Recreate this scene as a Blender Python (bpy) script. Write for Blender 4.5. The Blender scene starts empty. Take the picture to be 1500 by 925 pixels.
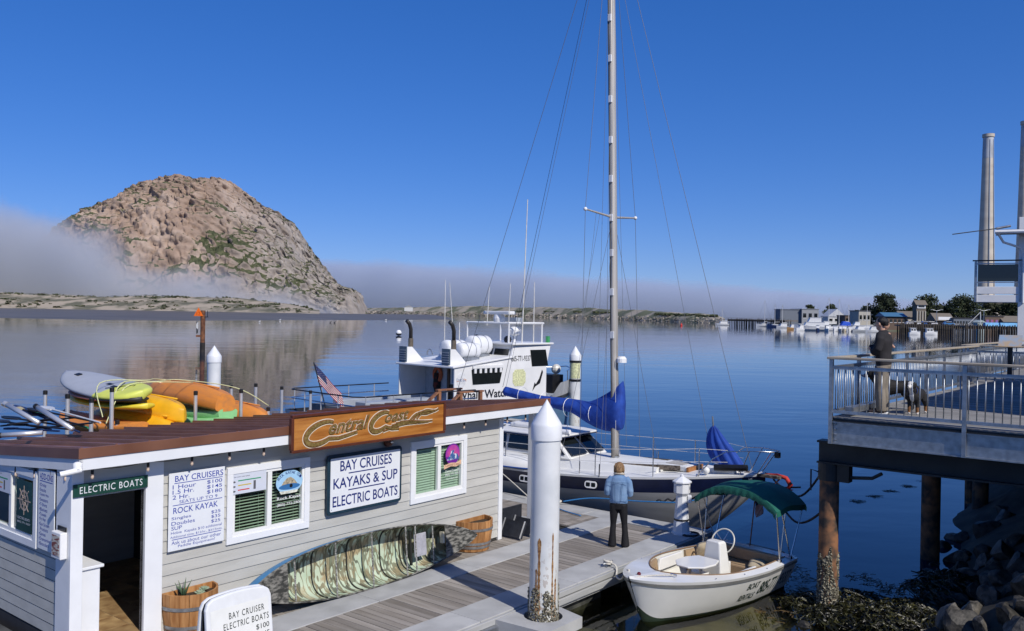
import bpy, bmesh, math, random
import numpy as np
from mathutils import Vector, Matrix, noise as mnoise
R = math.radians
rnd = random.Random(7)
scene = bpy.context.scene
col = scene.collection

# ---------------------------------------------------------------- camera
FPX, IMW, IMH = 1290.0, 1500.0, 925.0
CAMZ, PITCH, ROLL = 5.1, math.atan(2.7 / 1290.0), R(1.0)
cam_data = bpy.data.cameras.new('camera')
cam_data.sensor_width = 36.0
cam_data.lens = 36.0 * FPX / IMW
cam_data.clip_start, cam_data.clip_end = 0.1, 60000.0
cam = bpy.data.objects.new('camera', cam_data)
col.objects.link(cam)
cam.matrix_world = (Matrix.Translation((0, 0, CAMZ)) @ Matrix.Rotation(R(90) - PITCH, 4, 'X')
                    @ Matrix.Rotation(ROLL, 4, 'Z'))
scene.camera = cam

# ---------------------------------------------------------------- sky, sun, exposure
SUN_H = Vector((0.588, -0.809, 0)).normalized()
SUN_EL = R(42)
world = bpy.data.worlds.new('World')
scene.world = world
world.use_nodes = True
wn = world.node_tree.nodes
sky = wn.new('ShaderNodeTexSky')
sky.sky_type = 'NISHITA'
sky.sun_disc = False
sky.sun_elevation = SUN_EL
sky.sun_rotation = math.atan2(SUN_H.x, SUN_H.y)
sky.air_density, sky.dust_density, sky.ozone_density, sky.altitude = 0.8, 0.2, 4.5, 0
hs_ = wn.new('ShaderNodeHueSaturation'); hs_.inputs['Saturation'].default_value = 1.55
tint = wn.new('ShaderNodeMixRGB'); tint.blend_type = 'MULTIPLY'; tint.inputs[0].default_value = 1.0; tint.inputs[2].default_value = (0.74, 0.88, 1.40, 1)
gam = wn.new('ShaderNodeGamma'); gam.inputs[1].default_value = 0.65; world.node_tree.links.new(sky.outputs[0], gam.inputs[0]); world.node_tree.links.new(gam.outputs[0], hs_.inputs['Color']); world.node_tree.links.new(hs_.outputs[0], tint.inputs[1]); world.node_tree.links.new(tint.outputs[0], wn['Background'].inputs[0])
wn['Background'].inputs[1].default_value = 0.148
sun_data = bpy.data.lights.new('sun', 'SUN')
sun_data.energy, sun_data.angle, sun_data.color = 4.2, R(0.5), (1.0, 0.95, 0.87)
sun = bpy.data.objects.new('sun', sun_data)
col.objects.link(sun)
sun.rotation_euler = (SUN_H * math.cos(SUN_EL) + Vector((0, 0, math.sin(SUN_EL)))).to_track_quat('Z', 'Y').to_euler()
scene.view_settings.view_transform = 'Standard'
scene.view_settings.look = 'None'
scene.view_settings.exposure = 0.0
scene.view_settings.gamma = 1.0
scene.view_settings.use_curve_mapping = False
scene.cycles.max_bounces = 6
scene.cycles.volume_bounces = 2
scene.cycles.transparent_max_bounces = 16
scene.cycles.use_denoising = True

# ---------------------------------------------------------------- layout frame: the dock and the shed share one pair of axes
O = Vector((-0.16, 17.95, 0.0))
D3 = Vector((0.628, 0.778, 0)).normalized()      # along the shed's front wall
N3 = Vector((D3.y, -D3.x, 0))                    # out from that wall, over the dock
TH = math.atan2(D3.y, D3.x)
def W(s, o, z): return O + D3 * s + N3 * o + Vector((0, 0, z))
def ray(px, py):
    u, v = (px - 750.0) / FPX, -(py - 462.5) / FPX
    c, s = math.cos(ROLL), math.sin(ROLL)
    x, z = u * c - v * s, u * s + v * c
    cp, sp = math.cos(PITCH), math.sin(PITCH)
    return Vector((x, cp + sp * z, cp * z - sp))
def at(px, py, y):
    d = ray(px, py); return Vector((0, 0, CAMZ)) + d * (y / d.y)
def gz(px, py, z):
    d = ray(px, py); return Vector((0, 0, CAMZ)) + d * ((z - CAMZ) / d.z)

# ---------------------------------------------------------------- helpers
class MB:
    """collects shapes; build() links them as one mesh object"""
    def __init__(s): s.v, s.f, s.m = [], [], []
    def add(s, vs, fs, mi=0):
        b = len(s.v); s.v += [tuple(p) for p in vs]; s.f += [tuple(b + i for i in q) for q in fs]; s.m += [mi] * len(fs); return s
    def box(s, x0, x1, y0, y1, z0, z1, mi=0):
        vs = [(x, y, z) for z in (z0, z1) for y in (y0, y1) for x in (x0, x1)]
        return s.add(vs, [(0, 2, 3, 1), (4, 5, 7, 6), (0, 1, 5, 4), (2, 6, 7, 3), (0, 4, 6, 2), (1, 3, 7, 5)], mi)
    def xbox(s, M, sx, sy, sz, mi=0):
        vs = [M @ Vector((x * sx / 2, y * sy / 2, z * sz / 2)) for z in (-1, 1) for y in (-1, 1) for x in (-1, 1)]
        return s.add(vs, [(0, 2, 3, 1), (4, 5, 7, 6), (0, 1, 5, 4), (2, 6, 7, 3), (0, 4, 6, 2), (1, 3, 7, 5)], mi)
    def bar(s, p, q, w, h, mi=0, up=(0, 0, 1)):
        p, q = Vector(p), Vector(q); d = (q - p); L = d.length; x = d / L
        y = Vector(up).cross(x)
        if y.length < 1e-4: y = Vector((0, 1, 0))
        y.normalize(); z = x.cross(y)
        M = Matrix((x, y, z)).transposed().to_4x4(); M.translation = (p + q) / 2
        return s.xbox(M, L, w, h, mi)
    def tube(s, pts, r, n=8, mi=0, cap=True, closed=False, ry=None):
        pts = [Vector(p) for p in pts]; k = len(pts)
        rs = r if isinstance(r, (list, tuple)) else [r] * k
        rys = ry if isinstance(ry, (list, tuple)) else ([ry] * k if ry else rs)
        b = len(s.v); up = None
        for i, p in enumerate(pts):
            if closed: t = pts[(i + 1) % k] - pts[i - 1]
            else: t = pts[min(i + 1, k - 1)] - pts[max(i - 1, 0)]
            if t.length < 1e-9: t = Vector((0, 0, 1))
            t.normalize()
            if up is None:
                up = Vector((0, 0, 1)) if abs(t.z) < 0.9 else Vector((0, 1, 0))
            a = up - t * up.dot(t)
            if a.length < 1e-4: a = Vector((1, 0, 0)) - t * t.x
            a.normalize(); up = a; c = t.cross(a)
            for j in range(n):
                th = 2 * math.pi * j / n
                s.v.append(tuple(p + a * (rys[i] * math.sin(th)) + c * (rs[i] * math.cos(th))))
        segs = k if closed else k - 1
        for i in range(segs):
            i2 = (i + 1) % k
            for j in range(n):
                j2 = (j + 1) % n
                s.f.append((b + i * n + j, b + i * n + j2, b + i2 * n + j2, b + i2 * n + j)); s.m.append(mi)
        if cap and not closed:
            s.f.append(tuple(b + j for j in reversed(range(n)))); s.m.append(mi)
            s.f.append(tuple(b + (k - 1) * n + j for j in range(n))); s.m.append(mi)
        return s
    def lathe(s, prof, n=20, c=(0, 0, 0), mi=0, a0=0.0, a1=2 * math.pi):
        full = abs(a1 - a0 - 2 * math.pi) < 1e-6; b = len(s.v); m = n if full else n + 1
        for r_, z in prof:
            for j in range(m):
                th = a0 + (a1 - a0) * j / n
                s.v.append((c[0] + r_ * math.cos(th), c[1] + r_ * math.sin(th), c[2] + z))
        for i in range(len(prof) - 1):
            for j in range(n):
                j2 = (j + 1) % m
                s.f.append((b + i * m + j, b + i * m + j2, b + (i + 1) * m + j2, b + (i + 1) * m + j)); s.m.append(mi)
        return s
    def loft(s, rings, closed=True, cap=False, mi=0, flip=False):
        b = len(s.v); n = len(rings[0])
        for rg in rings: s.v += [tuple(p) for p in rg]
        for i in range(len(rings) - 1):
            for j in range(n if closed else n - 1):
                j2 = (j + 1) % n
                q = (b + i * n + j, b + i * n + j2, b + (i + 1) * n + j2, b + (i + 1) * n + j)
                s.f.append(q[::-1] if flip else q); s.m.append(mi)
        if cap:
            s.f.append(tuple(b + j for j in reversed(range(n)))); s.m.append(mi)
            s.f.append(tuple(b + (len(rings) - 1) * n + j for j in range(n))); s.m.append(mi)
        return s
    def prism(s, poly, h0, h1, f=None, mi=0):
        """polygon (u, v) thickened from h0 to h1; f maps (u, v, h) to a point"""
        f = f or (lambda u, v, h: (u, v, h)); n = len(poly)
        vs = [f(u, v, h0) for u, v in poly] + [f(u, v, h1) for u, v in poly]
        return s.add(vs, [tuple(range(n))[::-1], tuple(range(n, 2 * n))] + [(i, (i + 1) % n, n + (i + 1) % n, n + i) for i in range(n)], mi)
    def ball(s, c, rx, ry=None, rz=None, n=10, m=7, mi=0):
        ry, rz = ry or rx, rz or rx; b = len(s.v); c = Vector(c)
        rings = []
        for i in range(m + 1):
            ph = math.pi * i / m - math.pi / 2
            rings.append([(c.x + rx * math.cos(ph) * math.cos(2 * math.pi * j / n), c.y + ry * math.cos(ph) * math.sin(2 * math.pi * j / n), c.z + rz * math.sin(ph)) for j in range(n)])
        return s.loft(rings, mi=mi)
    def mesh(s, name, mats, smooth=False):
        me = bpy.data.meshes.new(name)
        me.from_pydata(s.v, [], s.f)
        for m_ in (mats if isinstance(mats, (list, tuple)) else [mats]): me.materials.append(m_)
        if len(me.polygons) == len(s.m): me.polygons.foreach_set('material_index', s.m)
        bm = bmesh.new(); bm.from_mesh(me); bmesh.ops.recalc_face_normals(bm, faces=bm.faces); bm.to_mesh(me); bm.free()
        if smooth: me.polygons.foreach_set('use_smooth', [True] * len(me.polygons))
        me.update(); return me
    def build(s, name, mats, parent=None, smooth=False, bevel=0, loc=None, rz=0):
        o = bpy.data.objects.new(name, s.mesh(name, mats, smooth)); col.objects.link(o)
        if parent: o.parent = parent
        if loc is not None: o.location = loc
        if rz: o.rotation_euler.z = rz
        if smooth == 'auto':
            pass
        if bevel:
            bv = o.modifiers.new('bevel', 'BEVEL'); bv.width = bevel; bv.segments = 2; bv.limit_method = 'ANGLE'
        return o
def smooth_angle(o, deg=40):
    o.data.polygons.foreach_set('use_smooth', [True] * len(o.data.polygons))
    o.data.set_sharp_from_angle(angle=R(deg)); return o
def tag(o, label=None, cat=None, group=None, kind=None):
    if label: o['label'] = label
    if cat: o['category'] = cat
    if group: o['group'] = group
    if kind: o['kind'] = kind
    return o
def thing(name, label, cat, loc=(0, 0, 0), rz=0, group=None):
    o = bpy.data.objects.new(name, None); o.empty_display_size = 0.2; col.objects.link(o)
    o.location = loc; o.rotation_euler = (0, 0, rz); return tag(o, label, cat, group)
def inst(name, me, parent=None, loc=(0, 0, 0), rot=(0, 0, 0), sc=(1, 1, 1)):
    o = bpy.data.objects.new(name, me); col.objects.link(o)
    if parent: o.parent = parent
    o.location, o.rotation_euler, o.scale = loc, rot, sc; return o
def copy_tree(o, parent=None):
    c = o.copy(); col.objects.link(c); c.parent = parent
    for ch in list(o.children): copy_tree(ch, c)
    return c
def remeshed(mb, voxel, smooth_it=4):
    """one continuous skin round overlapping shapes"""
    me = mb.mesh('tmp', []); o = bpy.data.objects.new('tmp', me); col.objects.link(o)
    r_ = o.modifiers.new('r', 'REMESH'); r_.mode = 'VOXEL'; r_.voxel_size = voxel; r_.use_smooth_shade = True
    sm = o.modifiers.new('s', 'SMOOTH'); sm.iterations = smooth_it; sm.factor = 0.5
    dg = bpy.context.evaluated_depsgraph_get(); out = bpy.data.meshes.new_from_object(o.evaluated_get(dg))
    bpy.data.objects.remove(o); bpy.data.meshes.remove(me)
    out.polygons.foreach_set('use_smooth', [True] * len(out.polygons)); return out
def textmesh(body, h=None, w=None, shear=0, bold=0.0, align='LEFT', spacing=1.0, depth=0.0):
    """flat lettering: list of verts (u, v) with its lower left corner at 0, 0, and faces"""
    cu = bpy.data.curves.new('t', 'FONT'); cu.body = body; cu.shear = shear; cu.offset = bold; cu.space_character = spacing; cu.resolution_u = 3
    cu.align_x = align; cu.fill_mode = 'FRONT'
    o = bpy.data.objects.new('t', cu); col.objects.link(o)
    dg = bpy.context.evaluated_depsgraph_get(); me = bpy.data.meshes.new_from_object(o.evaluated_get(dg))
    vs = [(v.co.x, v.co.y) for v in me.vertices]; fs = [tuple(p.vertices) for p in me.polygons]
    bpy.data.objects.remove(o); bpy.data.curves.remove(cu); bpy.data.meshes.remove(me)
    if not vs: return [], [], 0, 0
    x0, x1 = min(v[0] for v in vs), max(v[0] for v in vs); y0, y1 = min(v[1] for v in vs), max(v[1] for v in vs)
    sy = (h / (y1 - y0)) if h else None; sx = (w / (x1 - x0)) if w else sy
    sy = sy or sx
    return [((a - x0) * sx, (b - y0) * sy) for a, b in vs], fs, (x1 - x0) * sx, (y1 - y0) * sy
def put_text(mb, body, u, v, h, w=None, f=None, align='L', mi=0, **k):
    vs, fs, tw, th = textmesh(body, h, w, **k)
    du = {'L': 0, 'C': -tw / 2, 'R': -tw}[align]
    mb.add([f(u + du + a, v + b) for a, b in vs], fs, mi); return tw

# ---------------------------------------------------------------- materials
_mats = {}
def M(name, c=(0.5, 0.5, 0.5), rough=0.6, metal=0.0, var=0.12, scale=5.0, bump=0.0, bscale=None, rand=0.0, c2=None, stretch=None,
      spec=0.5, lo=0.35, hi=0.65, detail=5.0, alpha=None, trans=0.0, emit=None, ior=1.45, bdist=0.02, coat=0.0):
    if name in _mats: return _mats[name]
    m = bpy.data.materials.new(name); m.use_nodes = True; nt = m.node_tree; L = nt.links.new
    p = nt.nodes['Principled BSDF']
    p.inputs['Roughness'].default_value = rough; p.inputs['Metallic'].default_value = metal; p.inputs['IOR'].default_value = ior
    p.inputs['Specular IOR Level'].default_value = spec; p.inputs['Transmission Weight'].default_value = trans; p.inputs['Coat Weight'].default_value = coat
    tc = nt.nodes.new('ShaderNodeTexCoord'); mp = nt.nodes.new('ShaderNodeMapping'); L(tc.outputs['Object'], mp.inputs[0])
    if stretch: mp.inputs['Scale'].default_value = stretch
    nz = nt.nodes.new('ShaderNodeTexNoise'); nz.inputs['Scale'].default_value = scale; nz.inputs['Detail'].default_value = detail; L(mp.outputs[0], nz.inputs[0])
    ca = tuple(max(0, x * (1 - var)) for x in c) + (1,); cb = tuple(min(1, x * (1 + var)) for x in (c2 or c)) + (1,)
    if c2: ca = tuple(c) + (1,); cb = tuple(c2) + (1,)
    rp = nt.nodes.new('ShaderNodeValToRGB'); rp.color_ramp.elements[0].position = lo; rp.color_ramp.elements[1].position = hi
    rp.color_ramp.elements[0].color, rp.color_ramp.elements[1].color = ca, cb
    L(nz.outputs['Fac'], rp.inputs[0]); out = rp.outputs[0]
    if rand:
        oi = nt.nodes.new('ShaderNodeObjectInfo'); mr = nt.nodes.new('ShaderNodeMapRange')
        mr.inputs[3].default_value, mr.inputs[4].default_value = 1 - rand, 1 + rand; L(oi.outputs['Random'], mr.inputs[0])
        hs = nt.nodes.new('ShaderNodeHueSaturation'); L(mr.outputs[0], hs.inputs['Value']); L(out, hs.inputs['Color']); out = hs.outputs[0]
        ad = nt.nodes.new('ShaderNodeVectorMath'); ad.operation = 'MULTIPLY_ADD'
        cx = nt.nodes.new('ShaderNodeCombineXYZ'); L(oi.outputs['Random'], cx.inputs[0]); L(oi.outputs['Random'], cx.inputs[1])
        L(cx.outputs[0], ad.inputs[0]); ad.inputs[1].default_value = (37, 53, 0); L(tc.outputs['Object'], ad.inputs[2]); L(ad.outputs[0], mp.inputs[0])
    L(out, p.inputs['Base Color'])
    if bump:
        nb = nt.nodes.new('ShaderNodeTexNoise'); nb.inputs['Scale'].default_value = bscale or scale * 4; nb.inputs['Detail'].default_value = 6; L(mp.outputs[0], nb.inputs[0])
        bp = nt.nodes.new('ShaderNodeBump'); bp.inputs['Strength'].default_value = bump; bp.inputs['Distance'].default_value = bdist
        L(nb.outputs['Fac'], bp.inputs['Height']); L(bp.outputs[0], p.inputs['Normal'])
    if emit: p.inputs['Emission Color'].default_value = tuple(emit[:3]) + (1,); p.inputs['Emission Strength'].default_value = emit[3]
    if alpha is not None: p.inputs['Alpha'].default_value = alpha
    _mats[name] = m; return m
def nodes_of(m): return m.node_tree, m.node_tree.nodes, m.node_tree.links.new, m.node_tree.nodes['Principled BSDF']
WHITE = M('white paint', (0.78, 0.78, 0.77), 0.45, var=0.04, scale=3, bump=0.05, bscale=60)
BLACK = M('black plastic', (0.012, 0.012, 0.013), 0.4, var=0.2)
RUBBER = M('black rubber', (0.02, 0.02, 0.02), 0.8, var=0.3)
STEEL = M('stainless tube', (0.62, 0.62, 0.62), 0.25, metal=1.0, var=0.08)
GALV = M('galvanised steel', (0.38, 0.40, 0.42), 0.42, metal=0.85, var=0.18, scale=9, bump=0.08)
ALU = M('aluminium pole', (0.66, 0.66, 0.66), 0.38, metal=0.6, var=0.06)
GLASSDARK = M('dark window glass', (0.010, 0.013, 0.014), 0.06, var=0.1, spec=0.8)
WIRE = M('rigging wire', (0.13, 0.135, 0.15), 0.6, var=0.05)
ROPEW = M('white rope', (0.55, 0.52, 0.45), 0.9, var=0.25, scale=60)
ROPEB = M('blue rope', (0.03, 0.18, 0.42), 0.8, var=0.3, scale=60)
ROPEK = M('dark rope', (0.025, 0.025, 0.03), 0.85, var=0.4, scale=60)
ROPEY = M('yellow rope', (0.62, 0.62, 0.33), 0.8, var=0.2, scale=60)

# ================================================================ SETTING
def struct(o): o['kind'] = 'structure'; return o
def fbm(x, y, z=0.0, o=5): return mnoise.fractal(Vector((x, y, z)), 1.0, 2.0, o)
def grid_mesh(name, pts, mat, smooth=True):
    """pts[i][j] -> sheet"""
    mb = MB(); mb.loft(pts, closed=False); return mb.build(name, mat, smooth=smooth)

# ---- water: clear over the shallows by the float, dark where it is deep
wm = bpy.data.materials.new('harbour water'); wm.use_nodes = True
nt, nd, L, p = nodes_of(wm)
geo = nd.new('ShaderNodeNewGeometry'); outn = nd['Material Output']
def noise_at(scale, sx, sy, detail=3, rough=0.5):
    mp = nd.new('ShaderNodeMapping'); mp.inputs['Scale'].default_value = (sx, sy, 1); L(geo.outputs['Position'], mp.inputs[0])
    n = nd.new('ShaderNodeTexNoise'); n.inputs['Scale'].default_value = scale; n.inputs['Detail'].default_value = detail; n.inputs['Roughness'].default_value = rough; L(mp.outputs[0], n.inputs[0]); return n.outputs['Fac']
def mathn(op, a, b=None, c=None):
    n = nd.new('ShaderNodeMath'); n.operation = op
    for i, v in enumerate((a, b, c)):
        if v is None: continue
        if isinstance(v, (int, float)): n.inputs[i].default_value = v
        else: L(v, n.inputs[i])
    return n.outputs[0]
w1 = noise_at(0.55, 1.0, 1.7, 4); w2 = noise_at(3.0, 1.0, 1.5, 3); w3 = noise_at(0.06, 1.0, 2.2, 3)
h = mathn('ADD', mathn('MULTIPLY', w1, 0.030), mathn('MULTIPLY', w2, 0.0035)); h = mathn('ADD', h, mathn('MULTIPLY', w3, 0.16))
bp = nd.new('ShaderNodeBump'); L(mathn('MULTIPLY_ADD', noise_at(0.012, 1.0, 2.6, 4, 0.6), 1.1, -0.20), bp.inputs['Strength']); bp.inputs['Distance'].default_value = 0.7; L(h, bp.inputs['Height'])
p.inputs['Base Color'].default_value = (0.004, 0.016, 0.040, 1); p.inputs['Roughness'].default_value = 0.03; p.inputs['IOR'].default_value = 1.333
L(bp.outputs[0], p.inputs['Normal'])
fr = nd.new('ShaderNodeFresnel'); fr.inputs[0].default_value = 1.333; L(bp.outputs[0], fr.inputs['Normal'])
tr = nd.new('ShaderNodeBsdfTransparent'); tr.inputs[0].default_value = (0.80, 0.82, 0.66, 1)
gl = nd.new('ShaderNodeBsdfGlossy'); gl.inputs['Roughness'].default_value = 0.03; L(bp.outputs[0], gl.inputs['Normal'])
mx = nd.new('ShaderNodeMixShader'); L(fr.outputs[0], mx.inputs[0]); L(tr.outputs[0], mx.inputs[1]); L(gl.outputs[0], mx.inputs[2])
dv = nd.new('ShaderNodeVectorMath'); dv.operation = 'DISTANCE'; L(geo.outputs['Position'], dv.inputs[0]); dv.inputs[1].default_value = (3.7, 13.2, 0)
dd = mathn('ADD', dv.outputs['Value'], mathn('MULTIPLY', mathn('SUBTRACT', noise_at(0.6, 1, 1, 4), 0.5), 3.2))
mr = nd.new('ShaderNodeMapRange'); mr.inputs[1].default_value, mr.inputs[2].default_value, mr.inputs[3].default_value, mr.inputs[4].default_value = 3.3, 5.2, 1.0, 0.0; L(dd, mr.inputs[0])
mx2 = nd.new('ShaderNodeMixShader'); L(mr.outputs[0], mx2.inputs[0]); L(p.outputs[0], mx2.inputs[1]); L(mx.outputs[0], mx2.inputs[2]); L(mx2.outputs[0], outn.inputs[0])
xs = [-9000, -1500, -300, -60, -15, 0, 15, 60, 300, 1500, 9000]; ys = [-300, -40, 0, 10, 20, 40, 100, 300, 900, 3000, 9000, 24000]
water = struct(grid_mesh('water', [[(x, y, 0) for x in xs] for y in ys], wm, False))
bedm = M('shallow bay mud', (0.080, 0.076, 0.036), 0.9, c2=(0.30, 0.26, 0.14), scale=0.9, bump=0.4, bscale=9, detail=8)
pts = [[(x, y, -0.32 - 0.035 * max(0, math.hypot(x - 3.7, y - 13) - 2.5) ** 1.6 + 0.06 * fbm(x * .8, y * .8)) for x in np.linspace(-12, 16, 40)] for y in np.linspace(3, 27, 36)]
seabed = struct(grid_mesh('seabed', pts, bedm)); deep = struct(grid_mesh('deep_seabed', [[(x, y, -9) for x in (-9000, 9000)] for y in (-300, 24000)], M('deep mud', (0.02, 0.03, 0.04), 0.9), False))

# ---- sand spit on the far side of the channel: mud flat, beach, dunes
mudm = M('wet mud flat', (0.085, 0.078, 0.068), 0.55, c2=(0.15, 0.135, 0.115), scale=0.02, stretch=(1, 3, 1), detail=8)
front = [(-200, 330), (0, 341), (149, 334), (280, 357), (429, 444), (560, 487), (640, 590), (672, 640)]
back = [(-200, 905), (0, 905), (149, 905), (280, 905), (429, 915), (560, 1500), (610, 1700), (630, 1750)]
rows = []
for k in range(9):
    t = k / 8; row = []
    for (fx, fd), (bx, bd) in zip(front, back):
        d_ = fd + (bd - fd) * t ** 1.6; xx = ((fx + (bx - fx) * t) - 750) / FPX * d_
        row.append((xx, d_, -0.15 + 1.0 * min(1, t * 6) * 0.35 + (1.6 * t if bx < 440 else 0.25 * t)))
    rows.append(row)
struct(grid_mesh('mud_flat', rows, mudm))
sandm = M('dune sand and scrub', (0.37, 0.31, 0.235), 0.9, c2=(0.12, 0.115, 0.075), scale=0.05, lo=0.44, hi=0.60, detail=7, stretch=(1, 0.6, 1.6))
topy = [(-160, 427), (0, 428), (40, 430), (100, 432), (150, 433), (200, 432), (250, 434), (300, 436), (350, 439), (400, 442), (440, 448), (465, 454)]
rows = []
for k in range(26):
    t = k / 25; d_ = 890 + 260 * t; row = []
    for i in range(150):
        px = -160 + 628 * i / 149; ty = np.interp(px, [a for a, b in topy], [b for a, b in topy])
        hz = 459.8 + (px - 750) * math.tan(ROLL)
        H = 5.1 + (hz - ty) * 960 / FPX
        xx = (px - 750) / FPX * d_
        base = 1.3 + max(0, H - 1.3) * (1 - (1 - min(1, t * 1.9)) ** 1.7)
        n_ = fbm(xx * .02, d_ * .02, 3, 6) * 2.6 * min(1, t * 4) * min(1, (468 - px) / 60)
        row.append((xx, d_, base + n_ if t < .98 else 0.5))
    rows.append(row)
struct(grid_mesh('sand_dunes', rows, sandm))
def scrub(name, spots, mat, label, cat='bush'):
    mb = MB()
    for (x, y, z, r_) in spots:
        for q in range(7):
            a = rnd.uniform(0, 6.28); e = rnd.uniform(0.1, 1.3); c = Vector((x + math.cos(a) * r_ * .6, y + math.sin(a) * r_ * .5, z + r_ * .45 * math.sin(e)))
            v = [c + Vector((rnd.uniform(-1, 1), rnd.uniform(-1, 1), rnd.uniform(-.5, .6))) * r_ * .75 for _ in range(4)]
            mb.add(v, [(0, 1, 2), (0, 2, 3), (0, 3, 1), (1, 3, 2)])
    return tag(mb.build(name, mat), label, cat, kind='stuff')
bushm = M('dune scrub leaves', (0.035, 0.045, 0.02), 0.9, c2=(0.10, 0.11, 0.05), scale=0.15)
spots = []
for _ in range(1500):
    i = rnd.randrange(0, 148); k = rnd.randrange(1, 20)
    if mnoise.fractal(Vector((i * .09, k * .35, 1)), 1, 2, 3) < 0.02: continue
    q = rows[k][i]; spots.append((q[0] + rnd.uniform(-2, 2), q[1], q[2] - .4, rnd.uniform(1.2, 3.2)))
scrub('dune_scrub', spots, bushm, 'dark low scrub scattered over the pale dunes across the channel')

# ---- far breakwater with low dunes behind
bw = [(520, 2050), (600, 1750), (700, 1560), (780, 1390), (850, 1200), (930, 980), (1000, 800), (1056, 700), (1062, 690)]
topb = [(520, 452), (600, 451), (650, 450), (700, 449), (760, 451), (800, 451), (850, 452), (900, 454), (950, 456), (1000, 459), (1050, 462), (1062, 468)]
rows = []
cols_ = 240
bwpts = []
for i in range(cols_):
    px = 520 + 542 * i / (cols_ - 1); d_ = np.interp(px, [a for a, b in bw], [b for a, b in bw]); hz = 459.8 + (px - 750) * math.tan(ROLL)
    ty = np.interp(px, [a for a, b in topb], [b for a, b in topb]); bwpts.append((px, d_, 5.1 + (hz - ty) * (d_ + 60) / FPX))
for k in range(15):
    t = k / 14; row = []
    for (px, d_, H) in bwpts:
        dd_ = d_ + 120 * t; xx = (px - 750) / FPX * dd_
        z = -0.4 + 4.5 * min(1, t / .13) if t < .14 else 4.1 + (H - 4.1) * min(1, (t - .14) / .45)
        if t > .95: z = 0.2
        row.append((xx, dd_, z + (fbm(xx * .03, dd_ * .03, 7, 5) * (0.8 if t < .2 else 2.2))))
    rows.append(row)
bwm = M('breakwater dune', (0.33, 0.29, 0.23), 0.95, c2=(0.11, 0.12, 0.07), scale=0.03, lo=0.44, hi=0.56, detail=7)
struct(grid_mesh('far_shore', rows, bwm))
mb = MB()
for _ in range(1700):
    i = rnd.randrange(0, cols_ - 1); px, d_, H = bwpts[i]; t = rnd.uniform(0, .16); dd_ = d_ + 120 * t; xx = (px - 750 + rnd.uniform(-1, 1)) / FPX * dd_; r_ = rnd.uniform(.8, 2.2) * d_ / 1100
    c = Vector((xx, dd_, -0.4 + 4.6 * t / .16))
    v = [c + Vector((rnd.uniform(-1, 1), rnd.uniform(-1, 1), rnd.uniform(-.7, .9))) * r_ for _ in range(6)]
    mb.add(v, [(0, 1, 2), (0, 2, 3), (0, 3, 4), (0, 4, 1), (5, 2, 1), (5, 3, 2), (5, 4, 3), (5, 1, 4)])
tag(mb.build('breakwater_rocks', M('breakwater rock', (0.16, 0.14, 0.12), 0.9, c2=(0.42, 0.37, 0.31), scale=0.08, detail=2)), 'grey and tan rubble rocks lining the far breakwater', 'rocks', kind='stuff')
spots = []
for _ in range(260):
    i = rnd.randrange(90, cols_ - 6); px, d_, H = bwpts[i]
    if mnoise.noise(Vector((i * .06, 0, 5))) < .05 and px < 960: continue
    spots.append(((px - 750) / FPX * (d_ + 40), d_ + 40, 4.1 + (H - 4.1) * .42, rnd.uniform(1.5, 3.4)))
scrub('shore_scrub', spots, bushm, 'dark scrub on the low dunes behind the breakwater')

# ---- the great rock
prof = [(20, 0), (40, 20), (60, 60), (80, 85), (100, 104), (120, 128), (150, 148), (190, 167), (215, 179), (245, 190), (265, 194.5), (290, 195.5), (318, 190), (345, 180), (365, 166), (385, 152), (400, 146), (420, 134), (435, 115), (450, 91), (470, 66), (482, 50), (500, 38), (520, 33), (527, 18), (536, 0)]
RX0, RX1, RY = 10.0, 540.0, 1330.0
nx_, ny_ = 360, 210
rows = []
for k in range(ny_):
    t = -1 + 1.55 * k / (ny_ - 1); row = []
    for i in range(nx_):
        px = RX0 + (RX1 - RX0) * i / (nx_ - 1); H = float(np.interp(px, [a for a, b in prof], [b for a, b in prof])) * 1.03 + 6
        X = (px - 750) / FPX * RY; wdt = 40 + 165 * math.sqrt(max(0, H - 6) / 200)
        g = max(0.0, 1 - abs(t) ** 2.1) ** 0.72
        Y = RY + t * wdt; Z = H * g
        P = Vector((X, Y, Z)) * 0.01
        big = mnoise.fractal(P * 2.2, 1.0, 2.0, 4)
        rid = mnoise.ridged_multi_fractal(Vector((P.x * 5 + P.z * 3, P.y * 4, P.z * 6 - P.x * 2.5)), 0.9, 2.1, 5, 1.0, 2.0)
        d4, _ = mnoise.voronoi(Vector((P.x * 5 + P.z * 2 + big, P.y * 5, P.z * 7 + P.x * 4 + .6 * big)))
        d5, _ = mnoise.voronoi(Vector((P.x * 13 + P.z * 5, P.y * 13, P.z * 22 + P.x * 11 + big)))
        blk = min(1, (d4[1] - d4[0]) * 4) + 0.5 * min(1, (d5[1] - d5[0]) * 4)
        sc_ = min(1, g * 4) * min(1, (H - 5) / 40)
        X2 = X + 5 * mnoise.noise(P * 12) * sc_
        Y2 = Y - (9 * big + 4.5 * rid + 4.2 * blk - 8) * sc_ * 1.15
        Z2 = Z + (5 * big + 2.2 * rid + 1.5 * blk - 4) * sc_ + 1.2 * mnoise.noise(P * 40) * sc_
        row.append((X2, Y2, max(-2, Z2 - 4)))
    rows.append(row)
rkm = bpy.data.materials.new('great rock'); rkm.use_nodes = True; nt, nd, L, p = nodes_of(rkm); geo = nd.new('ShaderNodeNewGeometry')
def ramp(fac, stops):
    r_ = nd.new('ShaderNodeValToRGB'); e = r_.color_ramp.elements
    while len(e) < len(stops): e.new(0.5)
    for k_, (po, c) in enumerate(stops): e[k_].position = po; e[k_].color = tuple(c) + (1,)
    L(fac, r_.inputs[0]); return r_.outputs[0]
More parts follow.
